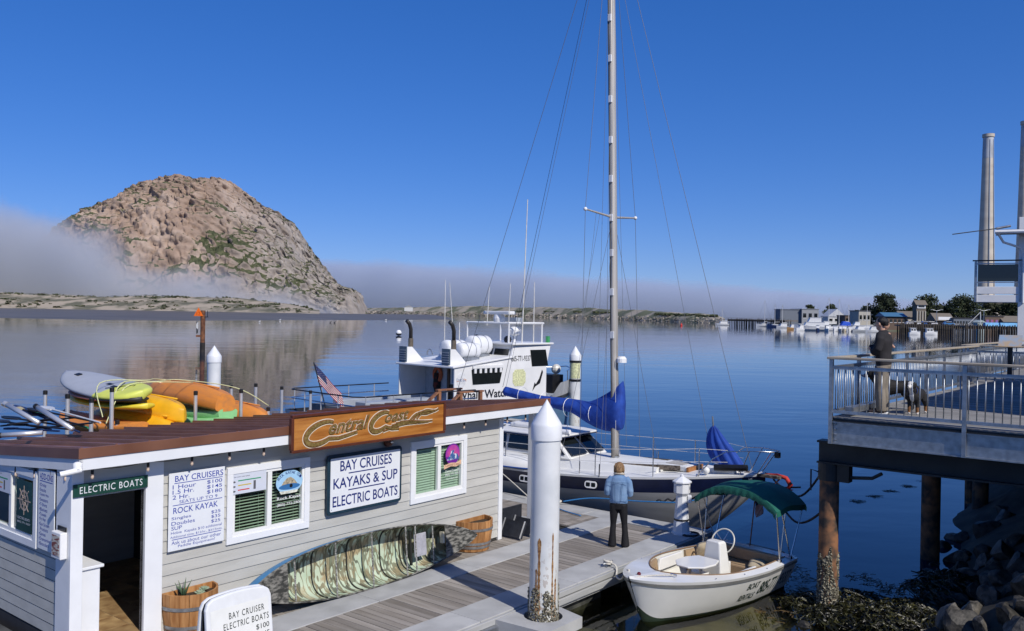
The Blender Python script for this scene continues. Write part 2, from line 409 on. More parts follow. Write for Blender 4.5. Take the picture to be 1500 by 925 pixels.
def mixc(f, a, b):
    m_ = nd.new('ShaderNodeMixRGB')
    for i, v in enumerate((f, a, b)):
        if isinstance(v, (int, float)): m_.inputs[i].default_value = v
        elif isinstance(v, tuple): m_.inputs[i].default_value = v + (1,)
        else: L(v, m_.inputs[i])
    return m_.outputs[0]
base = ramp(noise_at(0.018, 1, 1, 8, 0.65), [(0.30, (0.20, 0.145, 0.112)), (0.48, (0.325, 0.235, 0.18)), (0.62, (0.42, 0.325, 0.262)), (0.75, (0.30, 0.25, 0.22))])
sep = nd.new('ShaderNodeSeparateXYZ'); L(geo.outputs['Position'], sep.inputs[0])
mrg = nd.new('ShaderNodeMapRange'); mrg.inputs[1].default_value, mrg.inputs[2].default_value = -400, -290; L(mathn('ADD', sep.outputs[0], mathn('MULTIPLY', noise_at(0.02, 1, 1, 5), 60)), mrg.inputs[0])
base = mixc(mathn('MULTIPLY', mrg.outputs[0], 0.7), base, ramp(noise_at(0.06, 1, 1, 6), [(0.35, (0.20, 0.19, 0.175)), (0.65, (0.38, 0.36, 0.335))]))
sepn = nd.new('ShaderNodeSeparateXYZ'); L(geo.outputs['Normal'], sepn.inputs[0])
veg = mathn('ADD', mathn('ADD', mathn('MULTIPLY', sepn.outputs[2], 0.30), mathn('MULTIPLY', noise_at(0.03, 1, 1, 6, 0.62), 0.6)), mathn('MULTIPLY', noise_at(0.0105, 1, 1, 3), 0.62))
vr = nd.new('ShaderNodeMapRange'); vr.inputs[1].default_value, vr.inputs[2].default_value = 0.80, 0.84; L(veg, vr.inputs[0])
base = mixc(vr.outputs[0], base, ramp(noise_at(0.2, 1, 1, 4), [(0.4, (0.045, 0.055, 0.028)), (0.6, (0.10, 0.105, 0.055))]))
L(base, p.inputs['Base Color']); p.inputs['Roughness'].default_value = 0.95; p.inputs['Specular IOR Level'].default_value = 0.15
bpn = nd.new('ShaderNodeBump'); bpn.inputs['Strength'].default_value = 0.9; bpn.inputs['Distance'].default_value = 1.8
L(noise_at(0.12, 1, 1, 9, 0.7), bpn.inputs['Height']); L(bpn.outputs[0], p.inputs['Normal'])
struct(grid_mesh('rock_hill', rows, rkm, True))

# ---- fog: a bank out at sea and a drift round the rock's foot
def fog(name, label, x0, x1, y0, y1, z0, z1, x_lo, z_lo, x_hi, z_hi, soft, dens, nscale, colr):
    m_ = bpy.data.materials.new(name); m_.use_nodes = True; nt_ = m_.node_tree; nt_.nodes.remove(nt_.nodes['Principled BSDF'])
    global nd, L, geo
    nd = nt_.nodes; L = nt_.links.new
    pv = nd.new('ShaderNodeVolumePrincipled'); pv.inputs['Color'].default_value = colr + (1,); pv.inputs['Anisotropy'].default_value = 0.1
    L(pv.outputs[0], nd['Material Output'].inputs['Volume'])
    geo = nd.new('ShaderNodeNewGeometry'); sp = nd.new('ShaderNodeSeparateXYZ'); L(geo.outputs['Position'], sp.inputs[0])
    lim = nd.new('ShaderNodeMapRange'); lim.inputs[1].default_value, lim.inputs[2].default_value, lim.inputs[3].default_value, lim.inputs[4].default_value = x_lo, x_hi, z_lo, z_hi
    L(sp.outputs[0], lim.inputs[0])
    nz = noise_at(nscale, 1, 1, 6, 0.62)
    hgt = mathn('ADD', lim.outputs[0], mathn('MULTIPLY', mathn('SUBTRACT', nz, 0.5), soft * 3.0))
    f_ = nd.new('ShaderNodeMapRange'); f_.inputs[1].default_value, f_.inputs[2].default_value = -0.15 * soft, soft; L(mathn('SUBTRACT', hgt, sp.outputs[2]), f_.inputs[0])
    L(mathn('MULTIPLY', f_.outputs[0], dens), pv.inputs['Density'])
    mb_ = MB(); mb_.box(x0, x1, y0, y1, z0, z1); o_ = mb_.build(name, m_); tag(o_, label, 'fog', kind='stuff'); return o_
fog('fog_bank', 'grey fog bank lying low along the sea horizon', -6000, 4200, 2600, 3300, 0.5, 420, -1500, 205, 1500, 62, 34, 0.0120, 0.0045, (0.74, 0.80, 0.90))
fog('fog_drift', 'pale fog drifting over the left foot of the great rock', -1150, -225, 1010, 1240, 0.5, 220, -640, 128, -262, 8, 46, 0.0270, 0.010, (0.82, 0.85, 0.90))

# ================================================================ DOCK
DZ = 0.5
plankm = M('weathered dock plank', (0.20, 0.175, 0.145), 0.85, c2=(0.30, 0.27, 0.235), scale=7, stretch=(1, 0.12, 1), rand=0.22, bump=0.25, bscale=30, detail=6)
concm = M('pale concrete edge', (0.39, 0.39, 0.378), 0.85, var=0.12, scale=2.2, bump=0.12, bscale=90, rand=0.05, detail=8)
walem = M('grey dock waler', (0.27, 0.28, 0.28), 0.7, c2=(0.38, 0.38, 0.37), scale=3, stretch=(0.3, 1, 2), bump=0.15)
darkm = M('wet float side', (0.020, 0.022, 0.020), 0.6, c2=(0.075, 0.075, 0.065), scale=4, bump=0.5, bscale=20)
dock = thing('dock', 'floating dock of grey planks between pale concrete strips beside the shed', 'dock', (O.x, O.y, 0), TH)
def strip(name, x0, x1, y0, y1, z0, z1, mat, n=1, along='x', gap=0.008, bevel=0.008, parent=None):
    """n slabs end to end, each an object of its own"""
    for k in range(n):
        if along == 'x':
            L_ = (x1 - x0) / n; MB().box(-L_ / 2 + gap / 2, L_ / 2 - gap / 2, y0, y1, z0, z1).build(name, mat, parent or dock, bevel=bevel, loc=(x0 + L_ * (k + .5), 0, 0))
        else:
            L_ = (y1 - y0) / n; MB().box(x0, x1, -L_ / 2 + gap / 2, L_ / 2 - gap / 2, z0, z1).build(name, mat, parent or dock, bevel=bevel, loc=(0, y0 + L_ * (k + .5), 0))
# local axes: x along the shed's wall, y = minus the distance out from it
strip('concrete_slab', -14.0, 3.0, -1.07, -0.45, 0.2, DZ + .012, concm, 7)
strip('concrete_slab', -14.0, 3.65, -2.87, -2.24, 0.2, DZ + .012, concm, 7)
strip('concrete_slab', 3.0, 3.65, -2.236, 9.0, 0.2, DZ + .008, concm, 5, 'y')
strip('concrete_slab', 1.35, 1.9, 0.0, 9.0, 0.2, DZ + .012, concm, 4, 'y')
def planks(x0, x1, y0, y1, w=0.14, across='y'):
    if across == 'y':
        n = int((x1 - x0) / w); me = MB().box(-w / 2 + .005, w / 2 - .005, y0, y1, DZ - .04, DZ).mesh('plank', plankm)
        for k in range(n): inst('plank', me, dock, (x0 + w * (k + .5), 0, rnd.uniform(-.003, .003)))
    else:
        n = int((y1 - y0) / w); me = MB().box(x0, x1, -w / 2 + .005, w / 2 - .005, DZ - .04, DZ).mesh('plank', plankm)
        for k in range(n): inst('plank', me, dock, (0, y0 + w * (k + .5), rnd.uniform(-.003, .003)), (0, 0, 0))
planks(-11.2, 3.0, -2.235, -1.075)
planks(-11.2, 1.34, -0.445, 0.0)
planks(1.91, 2.995, -0.44, 6.5, across='x')
planks(0.02, 1.34, 0.005, 6.5, across='x')
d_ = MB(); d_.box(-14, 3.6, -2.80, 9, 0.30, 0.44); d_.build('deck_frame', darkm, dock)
for k, (a, b) in enumerate(((0.40, 0.495), (0.27, 0.38))):
    MB().box(-14, 3.70, -2.925 - .012 * k, -2.872, a, b).build('waler', walem, dock, bevel=.01)
    MB().box(3.652, 3.705 + .012 * k, -2.86, 9, a, b).build('waler', walem, dock, bevel=.01)
for k in range(8):
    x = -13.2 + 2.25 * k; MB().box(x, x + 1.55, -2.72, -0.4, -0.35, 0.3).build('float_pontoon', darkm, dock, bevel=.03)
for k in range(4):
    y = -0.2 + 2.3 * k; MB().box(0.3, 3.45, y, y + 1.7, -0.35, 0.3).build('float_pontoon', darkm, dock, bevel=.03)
# collar that holds the dock to its pile
PS, PO = -3.02, 3.36
collar = MB(); q = [(PS - .62, -2.93), (PS + .60, -2.93), (PS + .36, -3.84), (PS - .55, -3.84)]
ring = [(PS + .30 * math.cos(a), -PO + .30 * math.sin(a)) for a in np.linspace(0, 2 * math.pi, 25)[:-1]]
bmq = bmesh.new(); outer = [bmq.verts.new((x, y, DZ - .02)) for x, y in q]; inner = [bmq.verts.new((x, y, DZ - .02)) for x, y in ring]
ed = [bmq.edges.new((outer[i], outer[(i + 1) % 4])) for i in range(4)] + [bmq.edges.new((inner[i], inner[(i + 1) % 24])) for i in range(24)]
bmesh.ops.triangle_fill(bmq, edges=ed, use_beauty=True); g_ = bmesh.ops.extrude_face_region(bmq, geom=bmq.faces[:])
for v in g_['geom']:
    if isinstance(v, bmesh.types.BMVert): v.co.z -= 0.17
bmesh.ops.recalc_face_normals(bmq, faces=bmq.faces); me = bpy.data.meshes.new('pile_collar'); bmq.to_mesh(me); bmq.free(); me.materials.append(concm)
inst('pile_collar', me, dock)
MB().box(PS - .95, PS - .60, -2.99, -2.90, 0.22, 0.40).build('bolt_plate', GALV, dock, bevel=.01)

# ---- piles
pilem = bpy.data.materials.new('white pile sleeve'); pilem.use_nodes = True; nt, nd, L, p = nodes_of(pilem); geo = nd.new('ShaderNodeNewGeometry')
tcn = nd.new('ShaderNodeTexCoord'); sp = nd.new('ShaderNodeSeparateXYZ'); L(tcn.outputs['Object'], sp.inputs[0])
stain = nd.new('ShaderNodeMapRange'); stain.inputs[1].default_value, stain.inputs[2].default_value, stain.inputs[3].default_value, stain.inputs[4].default_value = 0.7, 1.75, 1, 0; L(sp.outputs[2], stain.inputs[0])
nzs = noise_at(5.0, 3.2, 0.9, 6, 0.7); rust = mathn('MULTIPLY', mathn('GREATER_THAN', mathn('MULTIPLY', noise_at(4.0, 3.0, 3.0, 3), noise_at(17, 1, 1, 5)), 0.335), stain.outputs[0])
base = ramp(noise_at(2.0, 1, 1, 5), [(0.35, (0.60, 0.62, 0.63)), (0.65, (0.74, 0.75, 0.75))])
base = mixc(mathn('MULTIPLY', stain.outputs[0], 0.35), base, (0.50, 0.49, 0.38)); base = mixc(mathn('MULTIPLY', rust, 0.55), base, (0.22, 0.10, 0.035))
L(base, p.inputs['Base Color']); p.inputs['Roughness'].default_value = 0.38
bcm = M('barnacle crust', (0.055, 0.048, 0.032), 0.9, c2=(0.42, 0.39, 0.29), scale=26, lo=0.42, hi=0.66, bump=1.0, bscale=40, detail=5, bdist=.03)
rustm = M('rust streak', (0.16, 0.065, 0.02), 0.9, c2=(0.42, 0.24, 0.10), scale=30, bump=.4)
def barnacles(r0, z0, z1, n, seed, size=(.010, .026), fade=True):
    mb = MB(); rr = random.Random(seed)
    for _ in range(n):
        t = rr.random() ** (.8 if fade else 1.0); z = z0 + (z1 - z0) * t; a = rr.uniform(0, 2 * math.pi); s_ = rr.uniform(*size)
        if fade and mnoise.noise(Vector((math.cos(a) * 2, math.sin(a) * 2, z * 3))) < (t - .62) * 2.2: continue
        c = Vector((math.cos(a) * r0, math.sin(a) * r0, z)); nrm = Vector((math.cos(a), math.sin(a), 0)); u = Vector((-math.sin(a), math.cos(a), 0)); w_ = Vector((0, 0, 1))
        base_ = [c + (u * math.cos(k * 1.571 + a * 9) + w_ * math.sin(k * 1.571 + a * 9)) * s_ for k in range(4)]
        mb.add(base_ + [c + nrm * s_ * rr.uniform(.8, 1.5)], [(0, 1, 4), (1, 2, 4), (2, 3, 4), (3, 0, 4)])
    return mb
def white_pile(loc, rad, top, label, full=True, notice=False):
    t = thing('dock_pile', label, 'piling', (loc[0], loc[1], 0), 0, 'white capped dock piles')
    smooth_angle(MB().lathe([(rad, -2.5), (rad, top - .60), (rad * .995, top - .60)], 40).build('sleeve', pilem, t))
    smooth_angle(MB().lathe([(rad, top - .615), (rad + .018, top - .615), (rad + .018, top - .40), (rad + .002, top - .36), (rad * .06, top - .02), (0.001, top)], 40).build('cap', M('white pile cap', (.74, .75, .76), .4, var=.04), t), 35)
    if full:
        tag(barnacles(rad, .1, 1.12, 4200, 3, (.009, .022)).build('barnacles', bcm, t), kind='stuff')
        for a, z0, z1, w in ((-1.95, .5, 1.72, .035), (-1.00, .5, 1.80, .022), (-2.15, .45, 1.25, .03), (-.72, .5, 1.1, .03)):
            mb = MB(); n = 26
            for side in range(2): pass
            vs = []
            for k in range(n):
                z = z0 + (z1 - z0) * k / (n - 1); w_ = w * (.35 + .9 * abs(mnoise.noise(Vector((k * .55, a * 7, 0))))) / rad * (1 if k < n - 1 else .1)
                for q_ in (-1, 1): vs.append(((rad + .0035) * math.cos(a + q_ * w_), (rad + .0035) * math.sin(a + q_ * w_), z))
            mb.add(vs, [(2 * k, 2 * k + 1, 2 * k + 3, 2 * k + 2) for k in range(n - 1)]); mb.build('rust_streak', rustm, t)
    if notice:
        MB().lathe([(rad + .004, top - 1.38), (rad + .006, top - .72)], 16, a0=R(-150), a1=R(-30)).build('notice', M('pale yellow notice', (.62, .63, .36), .6, var=.25, scale=14), t)
        for z in (top - .66, top - 1.46): MB().lathe([(rad + .004, z - .05), (rad + .014, z - .05), (rad + .014, z + .05), (rad + .004, z + .05)], 24).build('band', BLACK, t)
    return t
pw = W(PS, PO, 0)
white_pile(pw, .222, 3.80, 'white conical capped pile with rust streaks and barnacles at its foot, nearest the camera')
pf = at(842.5, 540, 37.6); white_pile((pf.x, pf.y), .235, 3.77, 'white capped pile with yellow notice beside the tour boat bow', False, True)
pl = at(313.5, 540, 31.8); white_pile((pl.x, pl.y), .24, 3.77, 'white capped pile standing behind the stacked orange kayaks', False)
# rusty channel marker
mk = gz(296.5, 516, 0); mt = thing('channel_marker', 'rusty steel pile with orange triangle daymark numbered 12 in the channel', 'channel marker', (mk.x, mk.y, 0))
rs = M('rusty steel', (.09, .035, .018), .85, c2=(.24, .10, .045), scale=3, bump=.3)
k_ = mk.y / FPX
MB().lathe([(3.4 * k_, -2), (3.4 * k_, 61 * k_), (0.01, 61 * k_)], 16).build('pile', rs, mt, smooth=False)
MB().lathe([(3.6 * k_, -1), (3.7 * k_, 14 * k_), (3.45 * k_, 14 * k_)], 16).build('tide_band', M('tide stained steel', (.025, .022, .02), .8, var=.4, scale=2), mt)
def tri(f, r_, y): return [(f * r_ * math.cos(a), y, f * r_ * math.sin(a)) for a in (R(90), R(210), R(330))]
orange = M('orange daymark', (.85, .16, .01), .5, var=.05)
tmb = MB(); cxx, czz, rr_ = -5.2 * k_, 57 * k_, 8.3 * k_
tmb.prism([(cxx + rr_ * math.cos(a), czz + rr_ * math.sin(a)) for a in (R(90), R(212), R(328))], -4.2 * k_, -3.9 * k_, lambda u, v, h: (u, h, v)); tri_o = tmb.build('daymark', orange, mt)
nmb = MB(); put_text(nmb, '12', cxx, czz - 3.2 * k_, 5.0 * k_, f=lambda a, b: (a, -4.25 * k_, b), align='C'); nmb.build('lettering', M('dark orange digits', (.45, .05, .005), .6), tri_o)
MB().box(2.5 * k_, 7.2 * k_, -2 * k_, 2 * k_, 51 * k_, 52 * k_).box(6.2 * k_, 6.9 * k_, -.4 * k_, .4 * k_, 52 * k_, 61 * k_).build('bracket', BLACK, mt)
gmb = MB(); gmb.box(-8.3 * k_, -5.6 * k_, -3.7 * k_, -3.4 * k_, 27 * k_, 45 * k_); gmb.build('gauge_board', M('tide gauge', (.6, .6, .58), .6, c2=(.06, .06, .06), scale=1.3, lo=.5, hi=.52), mt)
MB().box(-8.8 * k_, -2 * k_, -3.4 * k_, -2.6 * k_, 22 * k_, 25 * k_).build('ladder_bracket', rs, mt)

# ================================================================ SHED
shed = thing('rental_shed', 'long grey clapboard boat rental shed with brown metal roof on the dock', 'shed', (O.x, O.y, 0), TH)
sidm = M('grey lap siding', (0.475, 0.465, 0.425), 0.65, var=0.07, scale=3.5, stretch=(.35, 1, 2), rand=0.05, bump=0.06, bscale=50)
trimm = M('white trim board', (0.76, 0.77, 0.78), 0.5, var=0.03, scale=3, bump=0.04)
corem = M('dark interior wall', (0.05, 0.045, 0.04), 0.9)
roofm = M('brown metal roof', (0.15, 0.062, 0.036), 0.38, c2=(0.21, 0.095, 0.058), scale=1.6, rand=0.08, detail=7, spec=.6)
X0, X1, YB, ZB, ZT = -8.62, 0.0, 3.55, 0.5, 3.02
openF = [(-8.48, -7.645, 0.4, 2.63), (-6.28, -4.97, 1.71, 2.645), (-2.50, -1.19, 1.71, 2.64)]     # door, two windows
openL = [(1.08, 2.62, 1.92, 2.76)]
def wall_core(u0, u1, z0, z1, opens, f, name):
    us = sorted({u0, u1} | {o[0] for o in opens} | {o[1] for o in opens}); mb = MB()
    for a, b in zip(us, us[1:]):
        cuts = sorted([(o[2], o[3]) for o in opens if o[0] <= a + 1e-6 and o[1] >= b - 1e-6]); z = z0
        for c0, c1 in cuts + [(z1, z1)]:
            if c0 > z + 1e-4: f(mb, a, b, z, min(c0, z1))
            z = max(z, c1)
    return mb.build(name, corem, shed)
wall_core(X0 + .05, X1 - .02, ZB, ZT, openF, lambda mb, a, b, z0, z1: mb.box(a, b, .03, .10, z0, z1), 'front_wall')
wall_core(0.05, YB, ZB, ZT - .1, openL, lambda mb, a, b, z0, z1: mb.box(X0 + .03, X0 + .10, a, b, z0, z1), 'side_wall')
MB().box(X0 + .05, X1 - .02, YB, YB + .08, ZB, 2.84).build('back_wall', sidm, shed)
MB().box(X1 - .10, X1 - .015, .05, YB, ZB, 2.90).build('end_wall', sidm, shed)
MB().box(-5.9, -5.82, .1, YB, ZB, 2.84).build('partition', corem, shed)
def boards(u0, u1, z0, z1, pitch, opens, f, name='siding_board'):
    """each length of board between openings is a piece; casings hide the cut ends"""
    z = z0
    while z < z1 - .02:
        zt = min(z + pitch, z1); us = [u0]
        for o in sorted(opens):
            if min(zt, o[3]) - max(z, o[2]) > .055: us += [max(u0, o[0] - .04), min(u1, o[1] + .04)]
        us.append(u1)
        for a, b in zip(us[0::2], us[1::2]):
            if b - a > .01: mb = MB(); f(mb, a, b, z, zt, 0, (zt - z) / pitch); mb.build(name, sidm, shed)
        z += pitch
def lapF(mb, a, b, z0, z1, t0, t1):
    y0, y1 = .008 + .015 * t0 - .008, .008 + .015 * t1 - .008; g = .004 if t0 == 0 else 0
    mb.add([(a, y0, z0 + g), (b, y0, z0 + g), (b, y1, z1), (a, y1, z1), (a, .03, z0 + g), (b, .03, z0 + g), (b, .03, z1), (a, .03, z1)], [(0, 1, 2, 3), (4, 7, 6, 5), (0, 4, 5, 1), (3, 2, 6, 7), (0, 3, 7, 4), (1, 5, 6, 2)])
def lapL(mb, a, b, z0, z1, t0, t1):
    x0, x1 = X0 + .004 * t0, X0 + .004 * t1; g = .013 if t0 == 0 else 0
    mb.add([(x0, a, z0 + g), (x0, b, z0 + g), (x1, b, z1), (x1, a, z1), (X0 + .03, a, z0 + g), (X0 + .03, b, z0 + g), (X0 + .03, b, z1), (X0 + .03, a, z1)], [(0, 1, 2, 3), (4, 7, 6, 5), (0, 4, 5, 1), (3, 2, 6, 7), (0, 3, 7, 4), (1, 5, 6, 2)])
trimF = [(-8.62, -7.386, .4, 2.64), (-6.38, -4.87, 1.615, 2.74), (-2.60, -1.095, 1.61, 2.74)]
boards(-8.40, -0.09, 0.56, 3.0, .161, [(-8.62, -7.43, .4, 3.1)] + openF[1:], lapF)
boards(0.40, YB, 0.75, 2.9, .1455, openL, lapL)
MB().box(X0 + .01, X0 + .05, .35, YB, .52, .745).build('skirt_board', M('dark skirt', (.03, .03, .033), .8), shed)
for k in range(3): MB().box(X0 - .75 + .22 * k, X0 - .58 + .22 * k, -.4, 5.5, .52, .66 - .0 * k).build('side_step_plank', M('dark deck plank', (.05, .052, .05), .8, c2=(.09, .09, .085), scale=5, rand=.3), shed, bevel=.01)
# trim
def trim(name, x0, x1, y0, y1, z0, z1): return MB().box(x0, x1, y0, y1, z0, z1).build(name, trimm, shed, bevel=.006)
trim('corner_board', X0 - .022, X0 + .03, .005, .395, .5, 2.99); trim('corner_board', X0 - .024, X0 + .135, -.024, .003, .5, 3.0)
trim('corner_board', -.095, .022, -.022, .028, .5, 3.0); trim('corner_board', -.012, .02, .03, .12, .5, 2.95)
trim('door_jamb', -7.645, -7.386, -.026, .10, .5, 3.0); trim('door_jamb', X0 + .09, X0 + .138, .005, .11, .6, 2.63)
MB().box(-8.50, -7.64, -.010, .05, 2.63, 3.0).build('door_header', sidm, shed)
MB().box(-8.50, -7.62, -.06, .12, .50, .655).build('threshold', trimm, shed, bevel=.01)
# tiled floor inside the door
tilem = M('brown stone floor tile', (.20, .115, .05), .55, c2=(.40, .27, .13), scale=3.5, rand=.18, detail=8, bump=.1)
tme = MB().box(-.215, .215, -.215, .215, .63, .67).mesh('floor_tile', tilem)
MB().box(X0 + .1, -5.95, .12, YB, .5, .664).build('floor_slab', M('grout', (.35, .30, .22), .9), shed)
for i in range(6):
    for j in range(8): inst('floor_tile', tme, shed, (X0 + .36 + .44 * i, .24 + .44 * j, 0))
# windows
glassm = bpy.data.materials.new('window glass'); glassm.use_nodes = True; nt, nd, L, p = nodes_of(glassm)
lw = nd.new('ShaderNodeLayerWeight'); lw.inputs[0].default_value = .5; fr = nd.new('ShaderNodeMath'); fr.operation = 'MULTIPLY_ADD'; pw5 = nd.new('ShaderNodeMath'); pw5.operation = 'POWER'; pw5.inputs[1].default_value = 4.0; L(lw.outputs['Facing'], pw5.inputs[0]); L(pw5.outputs[0], fr.inputs[0]); fr.inputs[1].default_value = .7; fr.inputs[2].default_value = .05; tr = nd.new('ShaderNodeBsdfTransparent'); tr.inputs[0].default_value = (.72, .84, .76, 1); gl = nd.new('ShaderNodeBsdfGlossy'); gl.inputs['Roughness'].default_value = 0.02
mx = nd.new('ShaderNodeMixShader'); L(fr.outputs[0], mx.inputs[0]); L(tr.outputs[0], mx.inputs[1]); L(gl.outputs[0], mx.inputs[2]); L(mx.outputs[0], nd['Material Output'].inputs[0])
slatm = M('pale blind slat', (.54, .58, .50), .6, var=.04)
def window(x0, x1, z0, z1, f, tilt, lap=.10, name='window', blinds=(True, True)):
    """f maps (u, depth out of the wall, z); u runs to the viewer's right"""
    w_ = thing(name, None, None); w_.parent = shed
    def fb(nm, a, b, h0, h1, c0, c1, mat, par=w_, bev=.004):
        mb = MB(); mb.prism([(a, c0), (b, c0), (b, c1), (a, c1)], h0, h1, lambda u, v, h: f(u, h, v)); return mb.build(nm, mat, par, bevel=bev)
    for a, b, c, d in ((x0 - lap, x1 + lap, z1, z1 + lap), (x0 - lap, x1 + lap, z0 - lap, z0), (x0 - lap, x0, z0, z1), (x1, x1 + lap, z0, z1)):
        fb('casing', a, b, -.02, .028, c, d, trimm)
    vin = M('white vinyl frame', (.80, .80, .78), .35, var=.02)
    e = .045; mid = (x0 + x1) / 2
    for a, b, c, d in ((x0, x1, z1 - e, z1), (x0, x1, z0, z0 + e * 1.3), (x0, x0 + e, z0 + e * 1.3, z1 - e), (x1 - e, x1, z0 + e * 1.3, z1 - e), (mid - e * .9, mid + e * .9, z0 + e * 1.3, z1 - e)):
        fb('frame', a, b, -.06, .012, c, d, vin)
    for k, (a, b) in enumerate(((x0 + e, mid - e * .9), (mid + e * .9, x1 - e))):
        MB().add([f(a, -.032, z0 + e * 1.3), f(b, -.032, z0 + e * 1.3), f(b, -.032, z1 - e), f(a, -.032, z1 - e)], [(0, 1, 2, 3)]).build('pane', glassm, w_)
        if not blinds[k]: continue
        mb = MB(); n = int((z1 - z0 - .1) / .047)
        for q_ in range(n):
            zc = z0 + .075 + .047 * q_; dz = .020 * math.sin(tilt); dh = .020 * math.cos(tilt)
            mb.add([f(a, -.075 - dh, zc + dz), f(b, -.075 - dh, zc + dz), f(b, -.075 + dh, zc - dz), f(a, -.075 + dh, zc - dz)], [(0, 1, 2, 3)])
        for u in (a + .12, b - .12): mb.add([f(u - .002, -.05, z0 + .06), f(u + .002, -.05, z0 + .06), f(u + .002, -.05, z1 - .05), f(u - .002, -.05, z1 - .05)], [(0, 1, 2, 3)])
        tag(mb.build('blind', slatm, w_), kind='stuff')
    return w_
fF = lambda u, h, z: (u, -h, z)
fL = lambda u, h, z: (X0 - h, -u, z)
win1 = window(-6.28, -4.97, 1.71, 2.645, fF, R(10)); win2 = window(-2.50, -1.19, 1.71, 2.64, fF, R(62)); win3 = window(-2.62, -1.08, 1.92, 2.76, fL, R(40), blinds=(False, False))
# roof: falls to the back; every pan with its standing seam is a piece
RZ0, RSL, RF, RB, RXA, RXB = 3.285, 0.09, -.28, 3.82, -8.66, 1.21
def rz_(y): return RZ0 - RSL * (y - RF)
npan = 22; pw_ = (RXB - RXA) / npan
mb = MB(); mb.add([(0, RF, RZ0), (pw_ - .004, RF, RZ0), (pw_ - .004, RB, rz_(RB)), (0, RB, rz_(RB)), (0, RF, RZ0 - .02), (pw_ - .004, RF, RZ0 - .02), (pw_ - .004, RB, rz_(RB) - .02), (0, RB, rz_(RB) - .02)], [(0, 1, 2, 3), (4, 7, 6, 5), (0, 4, 5, 1), (3, 2, 6, 7), (0, 3, 7, 4), (1, 5, 6, 2)])
mb.add([(0, RF, RZ0 + .001), (.035, RF, RZ0 + .001), (.03, RF, RZ0 + .042), (.005, RF, RZ0 + .042), (0, RB + .02, rz_(RB) + .001), (.035, RB + .02, rz_(RB) + .001), (.03, RB + .02, rz_(RB) + .042), (.005, RB + .02, rz_(RB) + .042)], [(0, 1, 2, 3), (4, 7, 6, 5), (0, 4, 5, 1), (1, 5, 6, 2), (2, 6, 7, 3), (3, 7, 4, 0)])
pme = mb.mesh('roof_panel', roofm)
roof = thing('roof', None, None); roof.parent = shed
for k in range(npan): inst('roof_panel', pme, roof, (RXA + pw_ * k, 0, 0))
sofm = M('white soffit', (.70, .71, .72), .6, var=.03)
mb = MB(); mb.add([(RXA + .05, RF + .03, 3.06), (RXB - .03, RF + .03, 3.06), (RXB - .03, RB, rz_(RB) - .18), (RXA + .05, RB, rz_(RB) - .18), (RXA + .05, RF + .03, 3.24), (RXB - .03, RF + .03, 3.24), (RXB - .03, RB, rz_(RB) - .03), (RXA + .05, RB, rz_(RB) - .03)], [(0, 1, 2, 3), (4, 7, 6, 5), (0, 4, 5, 1), (3, 2, 6, 7), (0, 3, 7, 4), (1, 5, 6, 2)]); mb.build('soffit', sofm, roof)
MB().box(RXA - .03, RXB + .02, RF - .028, RF + .002, 3.185, 3.318).build('front_flashing', roofm, roof, bevel=.004)
MB().box(RXA - .012, RXB + .005, RF - .012, RF + .03, 3.035, 3.184).build('front_fascia', trimm, roof, bevel=.004)
def rake(x0, x1, za, zb, mat, name):
    MB().add([(x0, RF - .012, 3.285 + za), (x1, RF - .012, 3.285 + za), (x1, RB, rz_(RB) + za), (x0, RB, rz_(RB) + za), (x0, RF - .012, 3.285 + zb), (x1, RF - .012, 3.285 + zb), (x1, RB, rz_(RB) + zb), (x0, RB, rz_(RB) + zb)], [(0, 3, 2, 1), (4, 5, 6, 7), (0, 1, 5, 4), (3, 7, 6, 2), (0, 4, 7, 3), (1, 2, 6, 5)]).build(name, mat, roof)
rake(RXA - .03, RXA + .002, -.10, .03, roofm, 'rake_flashing'); rake(RXA - .012, RXA + .03, -.25, -.102, trimm, 'rake_fascia')
rake(RXB - .002, RXB + .022, -.10, .03, roofm, 'rake_flashing'); rake(RXB - .03, RXB + .008, -.25, -.102, trimm, 'rake_fascia')
MB().box(RXB - .16, RXB - .04, .02, .14, .5, 2.98).build('overhang_post', trimm, shed, bevel=.006)
# counter and stool inside the door
ct = thing('counter_cabinet', 'white cabinet just inside the shed door', 'cabinet', W(-8.3, -.35, .67), TH)
MB().box(-.17, .12, -.22, .75, .08, .98).build('cabinet_body', trimm, ct, bevel=.01); MB().box(-.17, .09, -.20, .75, 0, .08).build('plinth', trimm, ct); MB().box(-.17, .16, -.25, .78, .98, 1.02).build('counter_top', trimm, ct, bevel=.008)
st = thing('bar_stool', 'pale wooden bar stool behind the white cabinet in the doorway', 'stool', W(-7.95, -1.15, .67), TH)
oak = M('pale oak', (.30, .22, .13), .6, var=.2, scale=6, stretch=(3, 3, .4))
for sx in (-.15, .15):
    for sy in (-.15, .15): MB().bar((sx, sy, 0), (sx * .8, sy * .8, .72), .035, .035, up=(1, 0, 0)).build('leg', oak, st)
MB().box(-.18, .18, -.18, .18, .72, .76).build('seat', oak, st, bevel=.01); MB().box(-.14, .14, -.15, -.125, .25, .285).box(-.14, .14, .125, .15, .25, .285).build('stretcher', oak, st)

